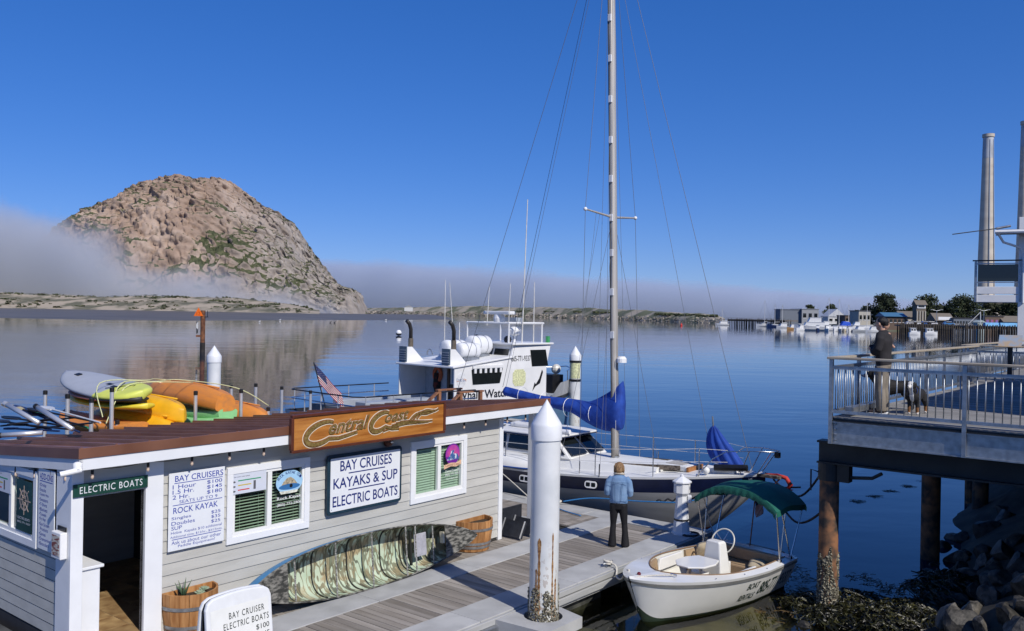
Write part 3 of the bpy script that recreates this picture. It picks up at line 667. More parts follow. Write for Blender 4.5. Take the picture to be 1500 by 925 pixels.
# ---- string lights under the eaves
bulbm = M('warm bulb', (.5, .42, .35), .2, var=0, emit=(1, .55, .25, .12)); 
def string_lights(pts, label):
    t = thing('string_lights', label, 'string lights', pts[0], TH)
    inv = Matrix.Translation(-Vector(pts[0])); rot = Matrix.Rotation(-TH, 3, 'Z')
    loc = [rot @ (Vector(q_) - Vector(pts[0])) for q_ in pts]; cab = []
    for a, b in zip(loc, loc[1:]):
        for k in range(6): t_ = k / 6; cab.append(a.lerp(b, t_) - Vector((0, 0, .035 * math.sin(math.pi * t_))))
    cab.append(loc[-1]); MB().tube(cab, .005, 5).build('cable', BLACK, t)
    so = MB().lathe([(.014, 0), (.019, -.02), (.019, -.075), (0.012, -.08)], 10).mesh('socket', BLACK, True); bu = MB().lathe([(.010, -.075), (.018, -.095), (.021, -.115), (.014, -.135), (.001, -.142)], 10).mesh('bulb', bulbm, True)
    for q_ in loc: inst('socket', so, t, q_); inst('bulb', bu, t, q_)
string_lights([W(s_, .17, 3.03) for s_ in (-8.45, -7.70, -7.05, -6.45, -5.86)], 'string of small warm bulbs hanging under the front eave by the doorway')
string_lights([W(s_, .17, 3.03) for s_ in (-2.05, -1.35, -.72, -.05, .55)], 'string of small warm bulbs under the eave above the boat sticker window')
string_lights([W(X0 - .02, -o_, 3.0 - .09 * o_) for o_ in (.15, .55, 1.05, 1.65, 2.3, 3.0)], 'string of small warm bulbs along the shaded end eave over the add-ons board')
# security camera at the corner
sc_ = thing('security_camera', 'white bullet security camera on the corner of the shed eave', 'security camera', W(-8.68, .26, 3.10), TH)
MB().lathe([(.055, -.03), (.055, .03), (.03, .045), (.001, .05)], 14).build('mount', WHITE, sc_, smooth=True)
MB().tube([(0, 0, -.02), (-.02, -.06, -.05)], .02, 8).build('arm', WHITE, sc_); MB().tube([(.03, -.04, -.05), (-.20, .03, -.09)], .036, 12).build('housing', WHITE, sc_, smooth=False)

# ================================================================ SIGNS ON THE SHED
navy = M('navy sign paint', (.012, .025, .16), .5, var=.05); signw = M('white sign face', (.72, .74, .76), .45, var=.02); bluel = M('blue sign lettering', (.018, .045, .34), .5, var=.05)
def fs(t0): return lambda a, b: (a, -t0, b)
def rrect(x0, x1, z0, z1, r_, n=5):
    out = []
    for cx, cz, a0 in ((x1 - r_, z1 - r_, 0), (x0 + r_, z1 - r_, 90), (x0 + r_, z0 + r_, 180), (x1 - r_, z0 + r_, 270)):
        out += [(cx + r_ * math.cos(R(a0 + 90 * k / n)), cz + r_ * math.sin(R(a0 + 90 * k / n))) for k in range(n + 1)]
    return out
fy = lambda u, v, h: (u, -h, v)
# main white sign
t = thing('boat_rental_sign', 'white sign with navy frame reading BAY CRUISES KAYAKS & SUP ELECTRIC BOATS', 'sign', W(-3.72, .03, 1.74), TH)
w_, h_ = .835, .985
MB().prism(rrect(-w_, w_, 0, h_, .06), 0, .05, fy).build('frame', M('dark teal frame', (.012, .035, .055), .4), t, bevel=.012)
MB().prism(rrect(-w_ + .055, w_ - .055, .055, h_ - .055, .02), .048, .056, fy).build('panel', signw, t)
mb = MB(); put_text(mb, 'BAY CRUISES', 0, .70, .175, 1.16, fs(.058), 'C', bold=.012); put_text(mb, 'KAYAKS & SUP', 0, .42, .175, 1.44, fs(.058), 'C', bold=.012); put_text(mb, 'ELECTRIC BOATS', 0, .125, .175, 1.46, fs(.058), 'C', bold=.012)
for z in (.645, .365): mb.prism([(-.40, z), (.42, z), (.42, z + .018), (-.40, z + .018)], .0575, .059, fy)
mb.build('lettering', navy, t)
for x in (-.75, .75):
    for z in (.09, .90): MB().lathe([(.008, 0), (.006, .004), (0, .005)], 8).build('screw', STEEL, t).matrix_local = Matrix.Translation((x, -.056, z)) @ Matrix.Rotation(R(90), 4, 'X')
# carved wooden sign
t = thing('carved_sign', 'long varnished wood sign with carved gold script reading Central Coast', 'sign', W(-3.80, .325, 2.93), TH)
woodm = M('varnished cedar', (.30, .10, .018), .3, c2=(.52, .22, .05), scale=2.2, stretch=(.5, 1, 5), detail=9, coat=.4, bump=.1)
MB().box(-1.68, 1.68, -.035, 0, 0, .53).build('board', woodm, t, bevel=.006)
bar = M('brown sign border', (.10, .028, .014), .4)
for a in ((-1.70, 1.70, -.06, .01, .515, .56), (-1.70, 1.70, -.055, .01, -.03, .015), (-1.715, -1.665, -.058, .012, .018, .512), (1.665, 1.715, -.058, .012, .018, .512)): MB().box(*a).build('border', bar, t, bevel=.008)
goldm = M('gilded carving', (.30, .19, .055), .35, metal=.6, c2=(.52, .36, .12), scale=25); creamm = M('cream carved outline', (.66, .60, .46), .5, var=.08); recm = M('stippled carved ground', (.24, .085, .025), .8, var=.35, scale=60, bump=.6)
def ribbon(mb, pts, w0, w1, h0, h1):
    """a carved stroke of changing width along a curve in the sign's plane"""
    P = [Vector(q_) for q_ in pts]; n = len(P); L_, R_ = [], []
    for i in range(n):
        t_ = (P[min(i + 1, n - 1)] - P[max(i - 1, 0)]).normalized(); w = w0 + (w1 - w0) * math.sin(math.pi * i / (n - 1)); nn = Vector((-t_.y, t_.x)) * w / 2
        L_.append(P[i] + nn); R_.append(P[i] - nn)
    mb.prism([tuple(q_) for q_ in L_ + R_[::-1]], h0, h1, fy)
def script(h0, h1, bold, mat, name, grow=0.0):
    mb = MB()
    for body, u, v, hh, ww in (('entral', -.985, .195, .225, .86), ('oast', .22, .285, .16, .56)):
        vs, fc, tw, th_ = textmesh(body, hh, ww, shear=.35, bold=bold)
        mb.add([(u + a, -h1, v + b + .035 * a) for a, b in vs], fc)
    for cx, cz, rx, rz, tail in ((-1.13, .235, .30, .165, 1), (.13, .305, .22, .15, 0)):
        pts = [(cx + rx * math.cos(R(a)) + .28 * rz * math.sin(R(a)), cz + rz * math.sin(R(a)) + .04 * math.cos(R(a))) for a in range(48, 318, 9)]
        if tail: pts += [(cx + .35, cz - .115), (cx + .55, cz - .085), (cx + .74, cz - .05)]
        else: pts += [(cx + .25, cz - .14), (cx + .42, cz - .15)]
        ribbon(mb, pts, .03 + grow, .075 + grow, h0, h1)
    for k in range(5): ribbon(mb, [(.18 + .1 * k + .8 * q_, .135 + .022 * k + .05 * math.sin(2.6 * q_ + .5 * k) + .05 * q_) for q_ in np.linspace(0, 1, 12)], .006 + grow, .016 + grow, h0, h1)
    for k in range(3): ribbon(mb, [(.78 + .10 * k + .55 * q_, .24 + .02 * k + .20 * q_ + .06 * math.sin(5 * q_)) for q_ in np.linspace(0, 1, 12)], .008 + grow, .022 + grow, h0, h1)
    return mb.build(name, mat, t)
script(.0355, .0375, .05, creamm, 'script_outline', .055); script(.038, .0395, .03, recm, 'carved_ground', .028); script(.040, .050, .004, goldm, 'lettering')
# round bell under it
b = thing('bell', 'small brown bell mounted under the carved sign', 'bell', W(-3.22, .06, 2.83), TH); MB().lathe([(.10, 0), (.09, .05), (.05, .09), (.02, .10), (.001, .10)], 18).build('gong', M('brown bell metal', (.10, .035, .02), .4, metal=.5), b, smooth=True).rotation_euler = (R(90), 0, 0)
MB().lathe([(.025, .10), (.018, .13), (.001, .135)], 10).build('striker', STEEL, b, smooth=True).rotation_euler = (R(90), 0, 0)
# price board
t = thing('price_board', 'white board with blue bay cruiser and kayak prices between door and window', 'sign', W(-6.88, .035, 1.70), TH)
MB().box(-.44, .44, -.012, 0, 0, 1.09).build('panel', signw, t, bevel=.003); mb = MB(); f_ = fs(.0135)
T = lambda s_, u, v, h, w=None, al='L', **k: put_text(mb, s_, u, v, h, w, f_, al, **k)
def rule(z, x0, x1, th=.009): mb.prism([(x0, z), (x1, z), (x1, z + th), (x0, z + th)], .0125, .0138, fy)
T('BAY CRUISERS', .03, .965, .085, .76, 'C', bold=.006); rule(.940, -.36, .40)
for k, (a, b) in enumerate((('1 Hour', '$100'), ('1.5 Hr.', '$145'), ('2 Hr.', '$180'))): T(a, -.385, .865 - .072 * k, .058, (.36, .33, .26)[k], bold=.004); T(b, .395, .865 - .072 * k, .058, .245, 'R', bold=.004)
T('SEATS UP TO 9', .02, .655, .045, .60, 'C'); rule(.632, -.38, .40); T('ROCK KAYAK', -.02, .52, .085, .70, 'C', bold=.006)
for k, (a, b) in enumerate((('Singles', '$25'), ('Doubles', '$35'), ('SUP', '$25'))): T(a, -.395, .425 - .066 * k, .052, (.30, .36, .16)[k], bold=.002); T(b, .375, .425 - .066 * k, .050, .15, 'R', bold=.002)
T('Hobie  Kayaks $10 additional', 0, .225, .048, .80, 'C'); T('Additional time: $12/hr., $3/15min.', 0, .175, .036, .82, 'C'); rule(.155, -.385, .39)
T('Ask us about our other', 0, .09, .050, .78, 'C'); T('Paddle Equipment!', 0, .03, .048, .58, 'C'); mb.build('lettering', bluel, t)
# green header sign over the door
t = thing('door_sign', 'narrow dark green sign reading ELECTRIC BOATS over the doorway', 'sign', W(-8.13, .03, 2.655), TH); MB().box(-.50, .50, -.02, 0, 0, .165).build('panel', M('dark green panel', (.008, .05, .035), .5, var=.15), t, bevel=.004)
mb = MB(); put_text(mb, 'ELECTRIC BOATS', .0, .038, .088, .84, fs(.0215), 'C', bold=.0, spacing=1.15); mb.build('lettering', signw, t)
# add-ons board on the end wall
t = thing('addons_board', 'tall white add-ons list board on the shaded end wall', 'sign', W(X0 - .025, -.42, 1.86), TH); MB().box(-.012, 0, 0, .48, 0, 1.07).build('panel', signw, t, bevel=.003)
mb = MB(); fl = lambda a, b: (-.0135, .47 - a, b); put_text(mb, 'ADD-ONS', .04, .93, .085, .38, fl, bold=.006); mb.add([fl(.04, .905), fl(.42, .905), fl(.42, .914), fl(.04, .914)], [(0, 1, 2, 3)])
for k, s_ in enumerate(('•Drinks', '•Snacks', '•Captain Hats', '•Sweaters', '•T-Shirts', '•Blankets', '•Towels', '•Dry Bags', '•Sun Screen', '  Products', '•Games', '•Dramamine', '•Binoculars')): put_text(mb, s_, .035 if k != 9 else .07, .835 - .065 * k, .045, None, fl)
mb.build('lettering', bluel, t)
# brochure box
t = thing('brochure_box', 'clear white brochure holder with pamphlets by the shed corner', 'brochure holder', W(X0 - .025, -.06, 1.86), TH); MB().box(-.09, 0, -.0, .26, 0, .34).build('holder', WHITE, t, bevel=.012)
MB().box(-.094, -.091, .03, .23, .04, .30).build('brochure', M('brochure print', (.55, .52, .45), .5, c2=(.22, .07, .06), scale=11, stretch=(1, .7, 2.5), lo=.45, hi=.55), t); MB().box(-.02, -.005, .02, .24, .34, .40).build('lid', BLACK, t)
# notices and stickers in the windows
safm = M('traffic light leaflet', (.60, .63, .70), .5, var=.02)
def leaflet(loc, label, f, flip=False):
    t = thing('safety_leaflet', label, 'poster', loc, TH)
    mb = MB(); mb.prism([(0, 0), (.60, 0), (.60, .30), (0, .30)], .0, .003, lambda u, v, h: f(u, h, v)); mb.build('sheet', safm, t)
    for z, c, x1 in ((.19, (.02, .28, .12), .5), (.12, (.55, .42, .05), .33), (.05, (.55, .04, .03), .30)):
        mb = MB(); mb.prism([(.10, z), (x1, z), (x1, z + .016), (.10, z + .016)], .003, .0045, lambda u, v, h: f(u, h, v)); mb.build('print_line', M('leaflet ink %.2f' % z, c, .6, var=.05), t)
    mb = MB(); mb.prism([(.37, .04), (.41, .04), (.41, .17), (.37, .17)], .003, .005, lambda u, v, h: f(u, h, v))
    for z in (.03, .10, .17): mb.prism([(.03 + .03 * math.cos(a), z + .016 + .014 * math.sin(a)) for a in np.linspace(0, 6, 9)], .003, .005, lambda u, v, h: f(u, h, v))
    put_text(mb, 'Sea otters need space', .03, .245, .022, .27, lambda a, b: f(a, .005, b)); mb.build('print_marks', M('leaflet dark ink', (.10, .10, .11), .6), t)
leaflet(W(-6.30, .020, 2.34), 'pale wildlife leaflet with coloured lines taped to the dark blind window', lambda u, h, z: (u, -h, z))
leaflet(W(X0 - .016, -2.42, 2.44), 'pale wildlife leaflet with coloured lines on the shaded end window', lambda u, h, z: (-h, -u, z))
t = thing('kayak_sticker', 'round sticker of the rock with white Rock Kayak lettering on the window', 'sticker', W(-5.27, .024, 2.10), TH)
f_ = fs(.001); ell = lambda cx, cz, rx, rz, a0=0, a1=360, n=28: [(cx + rx * math.cos(R(a0 + (a1 - a0) * k / n)), cz + rz * math.sin(R(a0 + (a1 - a0) * k / n))) for k in range(n)]
MB().prism(ell(0, .30, .255, .185), 0, .002, fy).build('disc', M('pale blue sticker', (.34, .56, .75), .5, var=.05), t)
MB().prism([(-.17, .23), (-.12, .30), (-.05, .36), (.02, .375), (.09, .33), (.14, .27), (.17, .23)], .002, .003, fy).build('rock_print', M('tan sticker ink', (.36, .30, .20), .6, var=.5, scale=30), t)
MB().prism(ell(0, .225, .20, .045), .003, .004, fy).build('sea_print', M('blue sticker ink', (.03, .14, .34), .6), t); MB().prism(ell(.03, .235, .03, .03), .004, .005, fy).build('paddler_print', BLACK, t)
MB().prism([(-.16, .12), (.14, .12), (.17, .16), (-.19, .165)], .002, .004, fy).build('banner_print', M('cream banner', (.62, .62, .52), .6, var=.3, scale=20), t)
mb = MB()
for k, ch in enumerate('ROCK KAYAK CO.'):
    a = R(150 - 120 * k / 13); vs, fc, tw, th_ = textmesh(ch, .045) if ch != ' ' else ([], [], 0, 0)
    cx, cz = .215 * math.cos(a), .30 + .145 * math.sin(a) - .02; ro = a - R(90)
    mb.add([(cx + (u - tw / 2) * math.cos(ro) - v * math.sin(ro), -.0045, cz + (u - tw / 2) * math.sin(ro) + v * math.cos(ro)) for u, v in vs], fc)
mb.build('lettering', navy, t); mb = MB(); put_text(mb, 'Rock Kayak', 0, .02, .062, .46, f_, 'C', bold=.012); put_text(mb, '(805) 772-2906', 0, -.075, .055, .46, f_, 'C', bold=.008); mb.build('window_lettering', WHITE, t)
t = thing('cruise_sticker', 'round purple sunset sticker with boat and white lettering on the window', 'sticker', W(-1.50, .024, 1.98), TH)
MB().prism(ell(0, .43, .20, .20), 0, .002, fy).build('disc', M('purple sunset', (.16, .02, .28), .5, var=.05), t); MB().prism(ell(0, .43, .19, .17, -20, 200), .002, .003, fy).build('sun_print', M('pink sunset', (.70, .10, .22), .5, c2=(.30, .03, .36), scale=4), t)
MB().prism([(-.17, .32), (.17, .32), (.14, .42), (.02, .44), (.05, .50), (-.04, .50), (-.07, .42)], .003, .004, fy).build('boat_print', M('boat sticker ink', (.65, .66, .72), .5, c2=(.05, .12, .30), scale=9, lo=.45, hi=.5), t)
MB().prism([(-.24, .24), (-.05, .27), (.1, .255), (.24, .30), (.24, .22), (.1, .18), (-.05, .20), (-.24, .16)], .004, .005, fy).build('banner', M('peach banner', (.72, .46, .30), .5), t); mb = MB(); put_text(mb, 'Central Coast', 0, .205, .05, .40, fs(.0055), 'C', shear=.3); mb.build('banner_lettering', M('brown ink', (.15, .05, .03), .6), t)
mb = MB(); put_text(mb, 'Central Coast ER', 0, .09, .05, .40, f_, 'C', bold=.004); put_text(mb, '(805) 771-9337', 0, .02, .05, .40, f_, 'C', bold=.004); put_text(mb, 'baycruisers.com', 0, -.05, .035, .32, f_, 'C'); mb.build('window_lettering', WHITE, t)
t = thing('ship_wheel_poster', 'dark green poster with a ship wheel on the shaded end window', 'poster', W(X0 - .018, -1.62, 1.99), TH); gl_ = lambda u, v, h: (-h, -u, v)
MB().prism([(-.0, 0), (.49, 0), (.49, .70), (0, .70)], 0, .003, gl_).build('sheet', M('dark green poster', (.012, .045, .035), .4, var=.3, scale=3), t)
mb = MB()
for a, b in ((.145, .115), (.075, .055)): pts = [(.245 + a * math.cos(q_), .43 + a * math.sin(q_)) for q_ in np.linspace(0, 6.283, 25)]; pti = [(.245 + b * math.cos(q_), .43 + b * math.sin(q_)) for q_ in np.linspace(0, 6.283, 25)]; mb.add([gl_(u, v, .004) for u, v in pts + pti], [(k, k + 1, 26 + k, 25 + k) for k in range(24)])
for k in range(8): a = k * math.pi / 4; mb.bar(gl_(.245 + .03 * math.cos(a), .43 + .03 * math.sin(a), .004), gl_(.245 + .2 * math.cos(a), .43 + .2 * math.sin(a), .004), .014, .004, up=(1, 0, 0))
mb.build('wheel_print', M('poster pale ink', (.45, .35, .28), .6), t); mb = MB(); put_text(mb, 'ELECTRIC BOATS', .245, .16, .035, .38, lambda a, b: gl_(a, b, .005), 'C'); put_text(mb, '(805) 771-9337', .245, .10, .035, .42, lambda a, b: gl_(a, b, .005), 'C'); mb.build('lettering', WHITE, t)

# ================================================================ THINGS ALONG THE SHED
barm = M('barrel oak', (.30, .125, .035), .65, c2=(.46, .23, .085), scale=6, stretch=(3, 3, .35), rand=.2, bump=.2, detail=7); hoop = M('galvanised hoop', (.30, .30, .30), .5, metal=.7, var=.25, scale=12)
def half_barrel(s_, label, plant, wd=.40, h=.62):
    t = thing('barrel_planter', label, 'planter', W(s_, .03, DZ + .012), TH); n = 9
    rad = lambda z: wd * (.78 + .22 * math.sin(math.pi * .5 * min(1, .15 + z / h * .9)))
    for k in range(n):
        a0, a1 = -math.pi * k / n, -math.pi * (k + .96) / n; mb = MB(); rings = []
        for q_ in range(6):
            z = h * q_ / 5; r_ = rad(z); rings.append([(r_ * math.cos(a0), r_ * math.sin(a0), z), (r_ * math.cos(a1), r_ * math.sin(a1), z), ((r_ - .03) * math.cos(a1), (r_ - .03) * math.sin(a1), z), ((r_ - .03) * math.cos(a0), (r_ - .03) * math.sin(a0), z)])
        mb.loft(rings, cap=True); mb.build('stave', barm, t)
    mb = MB(); mb.prism([(-rad(0), 0), (rad(0), 0), (rad(h / 2), h / 2), (rad(h), h), (-rad(h), h), (-rad(h / 2), h / 2)], -.028, -.003, fy); mb.build('back_board', barm, t)
    for z in (.06, .13, .40): mb = MB(); mb.lathe([(rad(z) + .001, z), (rad(z) + .006, z), (rad(z + .05) + .006, z + .05), (rad(z + .05) + .001, z + .05)], 24, a0=-math.pi, a1=0); mb.build('hoop', hoop, t)
    mb = MB(); mb.lathe([(rad(h * .86) - .03, h * .86), (.001, h * .88)], 18, a0=-math.pi, a1=0); mb.build('soil', M('potting soil', (.05, .035, .02), .95, var=.4, scale=30, bump=.6), t)
    return t
t = half_barrel(-6.98, 'half barrel planter with aloe and succulents beside the price sign', True)
mb = MB(); alm = M('aloe leaf', (.05, .10, .05), .5, c2=(.12, .16, .09), scale=8)
for k in range(7):
    a = -2.9 + .75 * k * .55 - .2; c = Vector((-.17, -.14, .53)); dr = Vector((math.cos(k * .9) * .5, math.sin(k * .9) * .35, 1)).normalized(); ln = rnd.uniform(.18, .30); mb.tube([c, c + dr * ln * .5 + Vector((0, 0, .02)), c + dr * ln], [.022, .016, .002], 5, ry=[.008, .006, .001])
mb.build('aloe', alm, t, smooth=True); mb = MB()
for c in (Vector((.06, -.18, .56)), Vector((.16, -.13, .58)), Vector((.02, -.26, .54))):
    for ring_ in range(3):
        for k in range(8):
            a = k * .785 + ring_ * .4; dr = Vector((math.cos(a), math.sin(a), .35 + .6 * ring_)).normalized(); r_ = .085 - .02 * ring_; p0 = c; mb.tube([p0, p0 + dr * r_ * .6, p0 + dr * r_], [.010, .024, .004], 5, ry=[.006, .010, .002])
mb.build('succulent', M('pale succulent', (.22, .30, .20), .5, c2=(.34, .38, .26), scale=12), t, smooth=True)
half_barrel(-.93, 'empty half barrel planter at the far corner of the shed past the canoe', False, .42, .58)

# ---- canoe on its side against the wall
ca = thing('canoe', 'blue canoe with camouflage painted inside lying on its side against the shed', 'canoe', W(-3.92, .47, .97), TH)
ca.rotation_euler = (R(84), R(.5), TH)
CL, CBm, CD = 2.46, .45, .40
def canoe_ring(x, off, n=9):
    u = x / CL; b_ = CBm * max(0, 1 - abs(u) ** 2.3) ** .75 + .004; rk = .16 * abs(u) ** 4; d_ = CD * (1 - .45 * abs(u) ** 5); zt = rk
    return [((b_ - off) * math.copysign(abs(math.cos(a)) ** .62, math.cos(a)) if True else 0, zt - max(.01, (d_ + rk * 0 - off)) * abs(math.sin(a)) ** .8) for a in np.linspace(0, math.pi, n * 2 + 1)]
def hull_loft(off, name, mat):
    mb = MB(); rings = [[(x, y, z) for y, z in canoe_ring(x, off)] for x in [CL * math.sin(math.pi / 2 * q_) for q_ in np.linspace(-1, 1, 41)]]; mb.loft(rings, closed=False); return mb.build(name, mat, ca, smooth=True)
camo = bpy.data.materials.new('reed camouflage'); camo.use_nodes = True; nt, nd, L, p = nodes_of(camo); tcn = nd.new('ShaderNodeTexCoord')
class _g: outputs = {'Position': tcn.outputs['Object']}
geo = _g
def waven(sc__, rot, dist):
    mp = nd.new('ShaderNodeMapping'); mp.inputs['Rotation'].default_value = (0, 0, rot); L(tcn.outputs['Object'], mp.inputs[0]); w = nd.new('ShaderNodeTexWave'); w.inputs['Scale'].default_value = sc__; w.inputs['Distortion'].default_value = dist; w.inputs['Detail'].default_value = 3; w.inputs['Detail Scale'].default_value = 1.2; L(mp.outputs[0], w.inputs[0]); return w.outputs['Fac']
base = ramp(noise_at(3.0, 1, 1, 5), [(.35, (.42, .52, .38)), (.52, (.50, .58, .44)), (.64, (.40, .32, .19))])
def streak(rot, sc__, seed):
    mp = nd.new('ShaderNodeMapping'); mp.inputs['Rotation'].default_value = (0, 0, rot); mp.inputs['Scale'].default_value = (3.6, 1.3, 1); mp.inputs['Location'].default_value = (seed, seed * 2, 0); L(tcn.outputs['Object'], mp.inputs[0])
    n = nd.new('ShaderNodeTexNoise'); n.inputs['Scale'].default_value = sc__; n.inputs['Detail'].default_value = 2; L(mp.outputs[0], n.inputs[0])
    return mathn('LESS_THAN', mathn('ABSOLUTE', mathn('SUBTRACT', n.outputs['Fac'], .5)), .022)
for rot, sc__, cc in ((.35, 1.2, (.17, .14, .08)), (-.65, 1.1, (.07, .065, .045)), (1.1, 1.0, (.13, .14, .09)), (-1.3, 1.4, (.26, .22, .13))): base = mixc(mathn('MULTIPLY', streak(rot, sc__, rot * 9), .8), base, cc)
L(base, p.inputs['Base Color']); p.inputs['Roughness'].default_value = .92; p.inputs['Specular IOR Level'].default_value = .15
hull_loft(0, 'hull', M('blue canoe hull', (.012, .17, .38), .35, var=.08)); hull_loft(.012, 'inner_skin', camo)
camd = M('dark bark camouflage', (.035, .035, .03), .7, c2=(.24, .23, .20), scale=9, lo=.42, hi=.62, detail=7, stretch=(1, 2.4, 1))
for sg in (-1, 1): MB().tube([(x, sg * canoe_ring(x, 0)[0][0], canoe_ring(x, 0)[0][1] + .008) for x in np.linspace(-CL, CL, 41)], .013, 6).build('gunwale', camd, ca, smooth=True)
for sg in (-1, 1):
    xs = [sg * CL * q_ for q_ in (.70, .77, .84, .92, .985)]; mb = MB(); mb.loft([[(x, canoe_ring(x, .004)[0][0], canoe_ring(x, 0)[0][1] + .014), (x, 0, canoe_ring(x, 0)[0][1] + .03), (x, -canoe_ring(x, .004)[0][0], canoe_ring(x, 0)[0][1] + .014)] for x in xs], closed=False); mb.build('end_deck', camd, ca, smooth=True)
for x in (-1.55, -.75, .02, .80, 1.03, 1.46): b_ = canoe_ring(x, 0)[0][0]; MB().tube([(x, -b_, .0), (x, b_, .0)], .014, 6).build('thwart', M('speckled thwart', (.42, .41, .38), .6, c2=(.08, .08, .07), scale=40), ca)
ribm = M('dark rib', (.015, .016, .014), .7)
for x in (-.95, -.22, .52, .98): pts = [(x, y, z + .004) for y, z in canoe_ring(x, .016)]; MB().tube(pts, .014, 5).build('rib', ribm, ca)
MB().box(1.10, 1.40, -.18, .22, -.12, -.105).build('seat', M('grey seat', (.36, .36, .40), .7, var=.12, scale=14), ca, bevel=.01); MB().box(1.0, 1.04, -.3, .3, -.15, -.11).build('seat_support', ribm, ca)
MB().box(1.66, 1.70, -.02, .18, -.02, .06).build('tag_plate', M('cream plate', (.55, .50, .36), .6), ca)

# ---- plastic pavement sign in the foreground
sw = M('moulded white plastic', (.74, .75, .75), .4, var=.04, scale=8); sg_ = thing('pavement_sign', 'white plastic folding sign of bay cruiser prices standing at the front of the dock', 'sign', W(-7.55, 2.02, DZ + .012), TH)
SH, SWd = 1.10, .46
prof_ = rrect(-SWd, SWd, 0, SH, .09); 
def arched(poly): return [(u, v + (.045 * (1 - (u / SWd) ** 2) if v > SH * .5 else 0)) for u, v in poly]
dense = [(-SWd, 0), (SWd, 0), (SWd, SH - .10), (SWd - .03, SH - .03), (SWd - .10, SH)] + [(u, SH) for u in np.linspace(SWd - .2, -SWd + .2, 7)] + [(-SWd + .10, SH), (-SWd + .03, SH - .03), (-SWd, SH - .10)]
for nm, h0, h1, tl in (('front_panel', 0.012, .07, R(7)), ('rear_panel', -.07, -.012, R(-7))):
    o_ = MB().prism(arched(dense), h0, h1, fy).build(nm, sw, sg_, bevel=.018); o_.rotation_euler.x = 0; 
    for v_ in o_.data.vertices: v_.co.y -= (SH - v_.co.z) * math.tan(tl)
    if nm == 'front_panel':
        mb = MB(); ff = lambda a, b: (a, -.0745 - (SH - b) * math.tan(R(7)), b); mb.add([ff(-SWd + .055, .06), ff(SWd - .055, .06), ff(SWd - .055, SH - .115), ff(-SWd + .055, SH - .115)], [(0, 1, 2, 3)]); mb.build('poster_face', M('sign poster face', (.76, .76, .72), .5, var=.03), o_)
        mb = MB(); ff = lambda a, b: (a, -.0775 - (SH - b) * math.tan(R(7)), b); k_ = SH - .26
        put_text(mb, 'BAY CRUISER', .09, k_, .075, .50, ff, 'C', spacing=1.2); put_text(mb, 'ELECTRIC BOATS', .08, k_ - .115, .075, .64, ff, 'C', spacing=1.15)
        for q_, (a, b) in enumerate((('1 Hour', '$100'), ('1.5 Hours', '$145'), ('2 Hours', '$180'))): put_text(mb, a, -.30, k_ - .235 - .10 * q_, .07, (.25, .36, .29)[q_], ff); put_text(mb, b, .40, k_ - .225 - .10 * q_, .07, .19, ff, 'R')
        put_text(mb, 'Seats up to 9', .06, k_ - .56, .07, .62, ff, 'C'); mb.build('lettering', M('black sign ink', (.012, .02, .022), .5), o_)
MB().prism([(u * .985, v * .99) for u, v in arched(dense)], -.0125, .0125, fy).build('gap_strip', BLACK, sg_).scale = (1, .8, 1)

# ---- black panels leaning at the end of the shed
fp = thing('folded_ramp', 'black panels with pale metal frames leaning by the far end of the shed', 'panel', W(.10, .10, DZ), TH)
for k, x in enumerate((.08, .42)):
    o_ = MB().box(0, .34, -.32, .26, 0, .03).build('panel', M('black mat panel', (.014, .016, .022), .6, var=.3, scale=12), fp); o_.location = (x, 0, .03); o_.rotation_euler = (0, R(-62), 0)
    for y in (-.30, .22): o2 = MB().box(0, .36, y, y + .025, .03, .045).build('frame_strip', ALU, fp); o2.location = (x, 0, .03); o2.rotation_euler = (0, R(-62), 0)
fpp = MB().box(.05, .80, .262, .29, 0, .55).build('backing', M('black mat panel'), fp)

# ================================================================ SAILING BOAT (bow to the right, lying across the dock's end)
SC = 5.38
sb = thing('sailboat', 'moored sailing yacht with grey hull, navy stripe and blue sail cover', 'sailboat', W(SC, 0, 0), math.atan2(N3.y, N3.x))   # local x = towards the bow, y = away from the dock
hullg = M('weathered grey hull', (.30, .30, .29), .42, c2=(.44, .43, .41), scale=1.3, stretch=(.35, 1, 2.5), detail=8, bump=.05); navyb = M('navy hull band', (.010, .016, .055), .3, var=.15); boot = M('dark red boot stripe', (.10, .018, .014), .5, var=.3)
deckw = M('white deck', (.70, .70, .68), .6, var=.05, scale=4, bump=.06, bscale=120)
XS, XB = -6.9, 3.35
def sheer(x): u = (x - XS) / (XB - XS); return 1.17 - .10 * math.sin(math.pi * u * .9) + .42 * u ** 2.2
def beam(x):
    u = (x - XS) / (XB - XS); return 1.62 * min(1, (.62 + 1.15 * u)) * max(0, 1 - max(0, (u - .42) / .58) ** 2.1) ** .85 + .02
def sring(x, z0, z1, n=7):
    """half section points from z0 up to z1 (0 keel line .. 1 sheer)"""
    u = (x - XS) / (XB - XS); s_, b_ = sheer(x), beam(x); zk = -.55 + 1.9 * max(0, (u - .72) / .28) ** 1.7 + .55 * max(0, (.14 - u) / .14); out = []
    zk = min(zk, s_ - .12)
    for k in range(n):
        t_ = z0 + (z1 - z0) * k / (n - 1); z = zk + (s_ - zk) * t_; out.append((x, -b_ * min(1, t_ * 1.02) ** (.42 + .25 * max(0, u - .5)), z))
    return out
xs_ = [XS + (XB - XS) * (1 - (1 - q_) ** 1.35) for q_ in np.linspace(0, 1, 34)]
def band(fz0, fz1, name, mat, n=4):
    mb = MB()
    for sg in (1, -1): mb.loft([[(x, sg * y, z) for x, y, z in sring(x, fz0(x), fz1(x), n)] for x in xs_], closed=False, flip=sg < 0)
    return smooth_angle(mb.build(name, mat, sb), 50)
